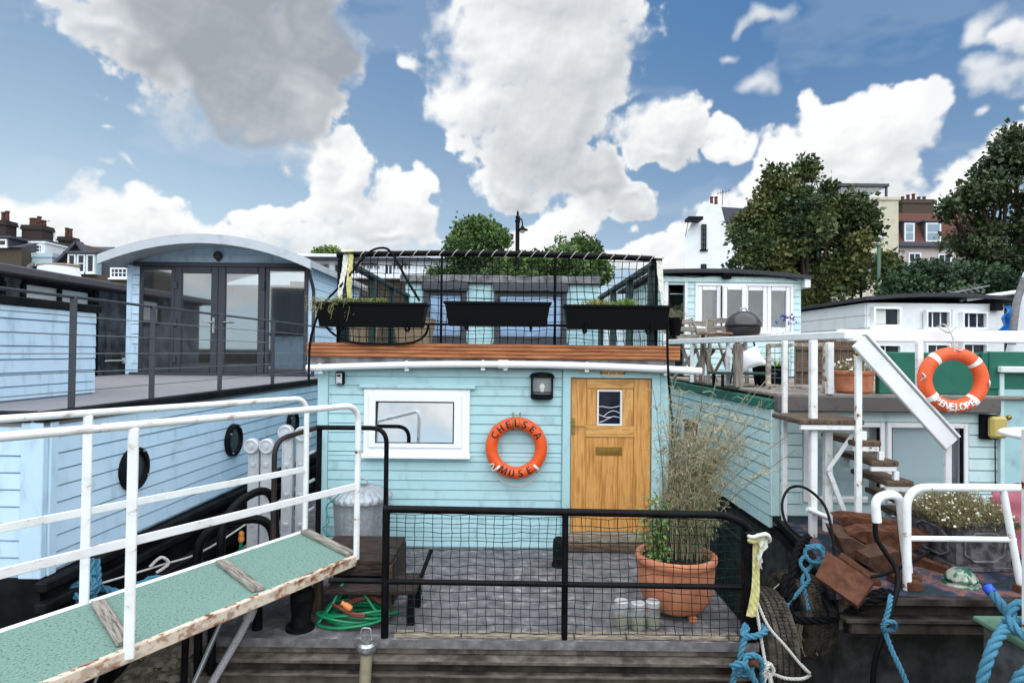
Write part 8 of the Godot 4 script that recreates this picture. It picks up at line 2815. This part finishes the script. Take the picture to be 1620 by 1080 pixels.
	pbox("cross_bar", sl, M.box_green, ft.x - 0.14, tp, z - 0.1, ft.x + 0.12, tp + 0.09, z + 0.1, 0.01)
	pbox("sign_plate", sl, M.sign_pale, ft.x - 0.12, pz(1391, 462, z).y, z + 0.08, ft.x + 0.06, pz(1391, 443, z).y, z + 0.1, 0.01)
	b = Buf.new()
	var bp := pz(1412, 462, z)
	b.box(bp + V(0, 0.25, 0), V(0.11, 0.56, 0.05), Basis(Vector3.BACK, 0.08), 0.01)
	b.tube(pts([bp + V(0.02, 0.5, 0), bp + V(0.0, -2.5, 0)]), 0.03, 6)
	one("signboard", b, M.sign_pale, "small pale hanging board right of the green pole", "sign")
	ft = pz(1373, 460, -29)
	tp = pz(1373, 431, -29).y
	sl = thing("street_lamp", V(ft.x, 1.4, -29), "street lamp with domed pale head half hidden by the big tree", "street lamp", "street lamps")
	ptube("post", sl, M.black, pts([V(ft.x - 0.3, 1.4, -29), V(ft.x - 0.3, tp + 0.1, -29), V(ft.x, tp + 0.14, -29)]), 0.06, 8)
	b = Buf.new()
	b.lathe([Vector2(0.24, -0.1), Vector2(0.26, 0.0), Vector2(0.2, 0.1), Vector2(0.06, 0.16), Vector2(0.0, 0.16)], V(ft.x + 0.1, tp, -29), 16, Basis.IDENTITY, true)
	part("lamp_head", b, M.pale_glass, sl)
	# trees
	var dark := [Color(0.016, 0.030, 0.010), Color(0.024, 0.042, 0.012), Color(0.034, 0.052, 0.014), Color(0.046, 0.062, 0.016), Color(0.062, 0.066, 0.018)]
	var mid := [Color(0.020, 0.046, 0.014), Color(0.030, 0.064, 0.016), Color(0.044, 0.084, 0.020), Color(0.064, 0.104, 0.026)]
	tree("large dark maple-like tree between the white gabled house and the cream house", Vector2(1265, 480), [[1240, 290, 30], [1275, 275, 22], [1310, 290, 24], [1262, 318, 38], [1222, 325, 32], [1320, 325, 34], [1200, 360, 36], [1255, 365, 46], [1312, 370, 46], [1345, 345, 28], [1180, 400, 34], [1235, 415, 46], [1300, 420, 50], [1350, 395, 38], [1372, 360, 18], [1165, 425, 20], [1215, 450, 36], [1280, 465, 40], [1345, 445, 36], [1385, 415, 16], [1180, 350, 18], [1310, 500, 40]], 30.0, 5200, 0.95, dark, 0.28)
	tree("tall dark tree cut off by the right edge of the picture", Vector2(1580, 470), [[1610, 215, 20], [1590, 250, 28], [1560, 275, 26], [1625, 260, 40], [1545, 310, 32], [1590, 310, 46], [1640, 320, 50], [1520, 340, 26], [1560, 355, 46], [1610, 370, 50], [1500, 330, 14], [1535, 385, 34], [1580, 410, 44], [1635, 420, 50], [1700, 350, 80], [1690, 260, 60], [1560, 440, 30]], 28.0, 5200, 0.95, [Color(0.014, 0.026, 0.010), Color(0.022, 0.036, 0.012), Color(0.032, 0.046, 0.015)], 0.3)
	tree("broad dark green bush behind the white houseboat's roof", Vector2(1500, 480), [[1440, 450, 28], [1475, 440, 30], [1510, 436, 30], [1545, 442, 30], [1580, 452, 30], [1610, 462, 28], [1420, 465, 20], [1500, 465, 36], [1560, 470, 36]], 26.0, 2600, 0.75, [Color(0.012, 0.030, 0.014), Color(0.020, 0.044, 0.018), Color(0.028, 0.056, 0.022)], 0.15, "bushes along the embankment", "bush")
	tree("slim young tree beside the green pole", Vector2(1405, 470), [[1402, 410, 12], [1410, 425, 11], [1398, 435, 12], [1412, 405, 8], [1420, 430, 8]], 27.5, 240, 0.7, dark, 0.06)
	tree("bright green tree left of the swan-neck street lamp", Vector2(755, 470), [[760, 362, 20], [735, 375, 22], [782, 372, 24], [800, 380, 14], [758, 392, 34], [722, 400, 20], [795, 402, 28], [740, 425, 36], [790, 430, 36], [715, 430, 20]], 36.0, 3000, 0.9, mid, 0.22)
	tree("rounded green tree right of the swan-neck street lamp", Vector2(900, 470), [[892, 390, 16], [918, 388, 18], [878, 402, 18], [935, 398, 14], [905, 412, 32], [870, 428, 28], [935, 425, 24], [900, 440, 36], [955, 432, 14]], 36.0, 2400, 0.9, mid, 0.2)
	tree("low green bush between the two trees behind the terrace", Vector2(835, 470), [[820, 420, 22], [845, 425, 20], [830, 440, 26], [690, 436, 12]], 35.0, 1000, 0.8, mid, 0.12, "bushes along the embankment", "bush")
	tree("small yellow-green treetop above the left end of the terrace", Vector2(515, 470), [[505, 401, 7], [520, 400, 8], [533, 404, 7], [512, 412, 14], [526, 416, 14]], 48.0, 420, 0.8, [Color(0.09, 0.12, 0.03), Color(0.07, 0.10, 0.03)], 0.12)

# ---- plants in pots
func wisp(b: Buf, o: Vector3, lean: Vector3, h: float, twigs: int, r: RandomNumberGenerator, cols: Array, thick := 0.0024, stalk = null) -> void:
	var p := []
	for i in 7:
		var f := i / 6.0
		p.append(o + V(0, h * f, 0) + lean * f * f + V(r.randfn(), r.randfn(), r.randfn()) * 0.008 * f)
	var c := curve(p, 2)
	b.col = stalk if stalk != null else cols[r.randi() % cols.size()]
	var rad := []
	for i in c.size(): rad.append(thick * (1.0 - 0.75 * i / c.size()))
	b.tube(c, rad, 3, false, false)
	for k in twigs:
		var f := r.randf_range(0.35, 1.0)
		var q: Vector3 = c[int(f * (c.size() - 1))]
		var d := V(r.randfn(), r.randf_range(-0.2, 1.1), r.randfn()).normalized() * r.randf_range(0.05, 0.15)
		b.col = cols[r.randi() % cols.size()]
		var e := q + d + V(0, -0.03, 0)
		b.tube(pts([q, q + d * 0.55 + V(0, 0.01, 0), e]), [thick * 0.55, thick * 0.45, thick * 0.2], 3, false, false)
		if r.randf() < 0.7:
			for s in 3: blade(b, q.lerp(e, r.randf_range(0.4, 1.0)), V(r.randfn(), r.randfn() - 0.4, r.randfn()).normalized(), r.randf_range(0.015, 0.035), 0.004, 0.3)

func leafy(b: Buf, o: Vector3, spread: Vector3, n: int, size: float, cols: Array, r: RandomNumberGenerator) -> void:
	for i in n:
		b.col = cols[r.randi() % cols.size()] * r.randf_range(0.75, 1.2)
		b.col.a = 1.0
		var p := o + V(r.randfn(), r.randfn(), r.randfn()) * spread
		var d := V(r.randfn(), r.randfn() * 0.6, r.randfn()).normalized()
		blade(b, p, d, size * r.randf_range(0.6, 1.4), size * 0.55, 0.5)

func daisies(b: Buf, fl: Buf, yl: Buf, o: Vector3, sx: float, sz: float, h: float, n: int, r: RandomNumberGenerator, size: float) -> void:
	for i in n:
		var x := r.randf_range(-1, 1)
		var z := r.randf_range(-1, 1)
		var dome := 1.0 - 0.45 * (x * x + z * z)
		var p := o + V(x * sx, 0, z * sz)
		var q := p + V(x * 0.06, h * dome * r.randf_range(0.55, 1.1), z * 0.06)
		b.col = Color(0.18, 0.17, 0.06).lerp(Color(0.40, 0.33, 0.18), r.randf())
		b.tube(pts([p, p.lerp(q, 0.6) + V(r.randfn(), 0, r.randfn()) * 0.015, q]), 0.0016, 3, false, false)
		for k in 5:
			b.col = Color(0.14, 0.15, 0.05).lerp(Color(0.38, 0.32, 0.16), r.randf())
			blade(b, p.lerp(q, r.randf_range(0.2, 0.95)), V(r.randfn(), r.randf_range(-0.2, 1), r.randfn()).normalized(), r.randf_range(0.03, 0.06), 0.006, 0.5)
		if r.randf() < 0.24:
			var nn := V(r.randfn() * 0.5, 1.0, r.randfn() * 0.5 + 0.6).normalized()
			var u := nn.cross(V(1, 0, 0.3)).normalized()
			var v := nn.cross(u)
			for k in 6:
				var a := TAU * k / 6.0
				var a2 := a + 0.42
				fl.tri(q, q + (u * cos(a) + v * sin(a)) * size, q + (u * cos(a2) + v * sin(a2)) * size)
				fl.tri(q, q + (u * cos(a2) + v * sin(a2)) * size, q + (u * cos(a2 + 0.42) + v * sin(a2 + 0.42)) * size)
			yl.lathe([Vector2(size * 0.36, 0.0), Vector2(size * 0.2, size * 0.2), Vector2(0, size * 0.25)], q + nn * 0.0008, 6, Basis(u, nn, u.cross(nn)))

func plants() -> void:
	var r := RandomNumberGenerator.new()
	r.seed = 41
	var straw := [Color(0.32, 0.31, 0.17), Color(0.22, 0.23, 0.12), Color(0.40, 0.37, 0.22), Color(0.14, 0.17, 0.08), Color(0.27, 0.21, 0.12), Color(0.18, 0.20, 0.10)]
	var pale := [Color(0.44, 0.38, 0.24), Color(0.34, 0.30, 0.17), Color(0.52, 0.46, 0.31), Color(0.26, 0.22, 0.12)]
	var o := V(1.27, 0.41, -4.80)
	var gp := thing("ornamental_grass", o, "tall wispy dry grass growing from the large terracotta pot", "plant")
	var b := Buf.new()
	for i in 140:      # dense lower mass
		var a := r.randf() * TAU
		var k := sqrt(r.randf()) * 0.20
		var s := o + V(cos(a) * k + 0.04, 0, sin(a) * k)
		var lean := V(r.randfn() * 0.13 + 0.05, 0, r.randfn() * 0.12)
		wisp(b, s, lean, r.randf_range(0.28, 1.05), 13, r, straw)
	part("stems", b, M.straw, gp, "stuff")
	b = Buf.new()
	for q in [[1075, 605, 0.0], [1120, 640, 0.0], [1160, 640, -0.02], [1178, 650, 0.1], [1200, 660, 0.1], [1210, 645, 0.15], [1245, 690, 0.1], [1085, 600, 0.1], [1030, 600, -0.1], [1047, 660, 0.0], [1230, 660, 0.1], [1105, 650, 0.1], [1135, 660, -0.1], [1190, 690, 0.0], [1150, 620, 0.05], [1090, 660, 0.0], [1115, 600, 0.0], [1060, 640, 0.05], [1260, 715, 0.1]]:
		var e := pd(q[0], q[1], 4.7 + q[2])
		var s := o + V(r.randf_range(-0.1, 0.16), 0, r.randf_range(-0.1, 0.1))
		wisp(b, s, V(e.x - s.x, 0, e.z - s.z), e.y - s.y, 30, r, pale, 0.0050, Color(0.11, 0.085, 0.05))
	for i in 60:
		var e := pd(clampf(1135.0 + r.randfn() * 52.0, 1020.0, 1262.0), clampf(668.0 + r.randfn() * 40.0, 592.0, 740.0), 4.75 + r.randfn() * 0.12)
		var s := o + V(r.randf_range(-0.12, 0.18), 0, r.randf_range(-0.12, 0.12))
		wisp(b, s, V(e.x - s.x, 0, e.z - s.z), e.y - s.y, 20, r, pale, 0.0034)
	part("flower_stalks", b, M.straw, gp, "stuff")
	b = Buf.new()
	for i in 26:
		var s := o + V(-0.17 + r.randf_range(-0.06, 0.06), -0.01, r.randf_range(0.0, 0.14))
		var h := r.randf_range(0.14, 0.52)
		var e := s + V(r.randf_range(-0.09, 0.05), h, r.randf_range(-0.04, 0.06))
		b.col = Color(0.2, 0.24, 0.08)
		b.tube(pts([s, s.lerp(e, 0.5) + V(0.01, 0, 0), e]), 0.003, 4, false, false)
		for k in 5: leafy(b, s.lerp(e, 0.2 + 0.2 * k), V(0.025, 0.02, 0.025), 5, 0.04, [Color(0.16, 0.30, 0.07), Color(0.24, 0.40, 0.12), Color(0.10, 0.22, 0.05)] if i % 3 != 0 else [Color(0.20, 0.11, 0.06), Color(0.30, 0.20, 0.10), Color(0.36, 0.28, 0.14)], r)
	part("leaves", b, M.leaf, gp, "stuff")
	# troughs of the terrace
	b = Buf.new()
	for i in 700:
		var p := pz(r.randf_range(525, 612), 480, -6.02) + V(0, 0.0, r.randf_range(-0.09, 0.07))
		b.col = Color(0.10, 0.17, 0.05).lerp(Color(0.26, 0.28, 0.10), r.randf())
		blade(b, p, V(r.randfn() * 0.6, 1.0, r.randfn() * 0.6).normalized(), r.randf_range(0.04, 0.085), 0.009, 0.4)
	one("low_plants", b, M.leaf, "low green mat of plants in the left terrace trough", "plant", "", "stuff")
	b = Buf.new()
	for i in 60:
		var p := pz(r.randf_range(508, 545), 482, -6.03) + V(0, -0.01, r.randf_range(-0.08, 0.08))
		var d := V(r.randfn() * 0.08 - 0.04, r.randf_range(-0.02, 0.09), r.randfn() * 0.08 + 0.04)
		var e := p + d + V(-0.02, -r.randf_range(0.0, 0.14), 0.02)
		b.col = Color(0.34, 0.28, 0.13).lerp(Color(0.20, 0.22, 0.07), r.randf())
		b.tube(curve([p, p + d, e], 3), 0.0022, 3, false, false)
		leafy(b, (p + d).lerp(e, r.randf()), V(0.02, 0.02, 0.02), 6, 0.022, [Color(0.42, 0.36, 0.16), Color(0.34, 0.31, 0.12), Color(0.24, 0.24, 0.10)], r)
	one("trailing_plant", b, M.leaf, "yellowish trailing plant spilling over the left trough's end", "plant")
	for q in [[945, 27.0, [Color(0.30, 0.30, 0.09), Color(0.22, 0.24, 0.07), Color(0.38, 0.34, 0.14)], "yellowish grass tuft in the right terrace trough"], [988, 18.0, [Color(0.16, 0.28, 0.05), Color(0.24, 0.36, 0.08)], "fresh green grass tuft in the right terrace trough"]]:
		b = Buf.new()
		for i in 300:
			var p := pz(q[0] + r.randfn() * q[1] * 0.45, 482, -6.07) + V(0, -0.02, r.randf_range(-0.07, 0.07))
			b.col = q[2][r.randi() % q[2].size()] * r.randf_range(0.7, 1.2)
			blade(b, p, V(r.randfn() * 0.5, 1.0, r.randfn() * 0.5).normalized(), r.randf_range(0.06, 0.13), 0.006, 0.5)
		one("grass_tuft", b, M.leaf, q[3], "grass", "grass tufts in the trough")
	var hp := pz(1068, 512, -6.3)
	var ht := thing("hanging_pot", V(hp.x, hp.y - 0.12, hp.z), "small black pot of dry twigs at the terrace's right corner", "plant pot")
	b = Buf.new()
	b.lathe([Vector2(0.0, -0.12), Vector2(0.05, -0.12), Vector2(0.075, 0.06), Vector2(0.06, 0.06), Vector2(0.055, 0.03), Vector2(0.0, 0.03)], hp, 16)
	part("pot", b, M.planter, ht)
	b = Buf.new()
	for i in 26: wisp(b, hp + V(r.randfn() * 0.015, 0.03, r.randfn() * 0.015), V(r.randfn() * 0.08, 0, r.randfn() * 0.05), r.randf_range(0.05, 0.16), 3, r, straw)
	part("twigs", b, M.straw, ht, "stuff")
	# daisies
	b = Buf.new()
	var f := Buf.new()
	var y := Buf.new()
	daisies(b, f, y, V(3.48, 0.66, -4.94), 0.24, 0.29, 0.25, 1000, r, 0.0075)
	var dp := thing("daisy_plant", V(3.48, 0.66, -4.94), "mound of small white daisies in the lead-coloured planter", "plant", "daisies in pots")
	part("foliage", b, M.leaf, dp, "stuff")
	part("flowers", f, M.petal, dp, "stuff")
	part("flower_centres", y, M.pollen, dp, "stuff")
	b = Buf.new(); f = Buf.new(); y = Buf.new()
	var tc := pz(1351, 612, -6.35)
	var tk := V(tc.x, UD + 0.18, -6.35)
	daisies(b, f, y, tk, 0.14, 0.13, 0.18, 150, r, 0.012)
	leafy(b, tk + V(0.12, 0.2, 0), V(0.05, 0.06, 0.05), 60, 0.04, [Color(0.28, 0.36, 0.08), Color(0.20, 0.30, 0.07)], r)
	dp = thing("daisy_plant", tk, "small white daisies in the round terracotta pot by the stair", "plant", "daisies in pots")
	part("foliage", b, M.leaf, dp, "stuff")
	part("flowers", f, M.petal, dp, "stuff")
	part("flower_centres", y, M.pollen, dp, "stuff")
	b = Buf.new()
	var lv := pz(1245, 505, -10.2)
	for i in 14: wisp(b, V(lv.x + r.randfn() * 0.06, UD, lv.z), V(r.randfn() * 0.08, 0, 0), lv.y - UD + r.randf_range(-0.1, 0.08), 3, r, [Color(0.12, 0.16, 0.06)])
	for i in 60:
		b.col = Color(0.14, 0.10, 0.42)
		blade(b, lv + V(r.randfn() * 0.10, r.randfn() * 0.04, 0.02), V(r.randfn(), r.randfn(), r.randfn()).normalized(), 0.06, 0.03, 0.0)
	one("purple_flowers", b, M.leaf, "thin stems with purple flowers in front of the wheelhouse windows", "plant")

var lump: FastNoiseLite

func bank(x: float, z: float) -> float:
	var t := clampf((-z - 1.5) / 4.5, 0.0, 1.0)
	return lerpf(-1.5, -0.42, pow(t, 0.8)) + 0.10 * lump.get_noise_2d(x, z) + 0.04 * lump.get_noise_2d(x * 5.0, z * 5.0)

func setting() -> void:
	lump = FastNoiseLite.new()
	lump.frequency = 1.1
	lump.seed = 12
	var b := Buf.new()
	var rows := []
	for j in 46:
		var rr := PackedVector3Array()
		for i in 25:
			var x := lerpf(-3.6, -1.75, i / 24.0)
			var z := lerpf(-1.5, -6.3, j / 45.0)
			rr.append(V(x, bank(x, z), z))
		rows.append(rr)
	b.sheet(rows, true)
	struct("mud_bank", b, M.mud)
	b = Buf.new()
	b.quad(V(-400, -1.75, 400), V(400, -1.75, 400), V(400, -1.75, -400), V(-400, -1.75, -400))
	struct("river_mud", b, M.mud)
	b = Buf.new()
	b.quad(V(-400, -1.70, 150), V(400, -1.70, 150), V(400, -1.70, 1.5), V(-400, -1.70, 1.5))
	struct("river_water", b, M.water)
	# the opposite bank, seen only in the windows' reflections
	b = Buf.new()
	b.bx(-300, -1.75, 150, 300, 2.0, 200)
	struct("opposite_bank", b, M.brick)
	for q in [[-70, 13, 20, "wide"], [-112, 8, 25, "slim"], [96, 16, 15, "low"]]:
		b = Buf.new()
		b.bx(q[0], 2.0, 160, q[0] + q[1], q[2], 175)
		var bt := thing("tower_block", V(q[0] + q[1] / 2.0, 2.0, 167), q[3] + " brick tower block across the river, mirrored in the windows", "building", "")
		part("wall", b, M.brick, bt)
		for i in 8:
			b = Buf.new()
			b.bx(q[0] + 1.0, 5.0 + i * (q[2] - 6.0) / 8.0, 159.8, q[0] + q[1] - 1.0, 6.6 + i * (q[2] - 6.0) / 8.0, 159.99)
			part("window_band", b, M.dark_glass, bt)
	b = Buf.new()
	var r := RandomNumberGenerator.new()
	r.seed = 9
	for i in 900:
		var p := V(r.randf_range(-3.2, -1.9), 0, r.randf_range(-5.9, -2.0)) if i % 2 else V(r.randf_range(-1.9, 4.5), -1.74, r.randf_range(-5.5, -1.5))
		if i % 2: p.y = bank(p.x, p.z)
		var s := r.randf_range(0.012, 0.06)
		var pr := [Vector2(0.0, s * 0.7), Vector2(s * 0.6, s * 0.5), Vector2(s, 0.0)]
		b.lathe(pr, p, 5, Basis(Vector3.UP, r.randf() * 6.0).scaled(V(1, 1, r.randf_range(0.5, 1.0))))
	one("pebbles", b, M.pebble, "scattered pebbles and rubble on the dark river mud", "pebbles", "", "stuff")
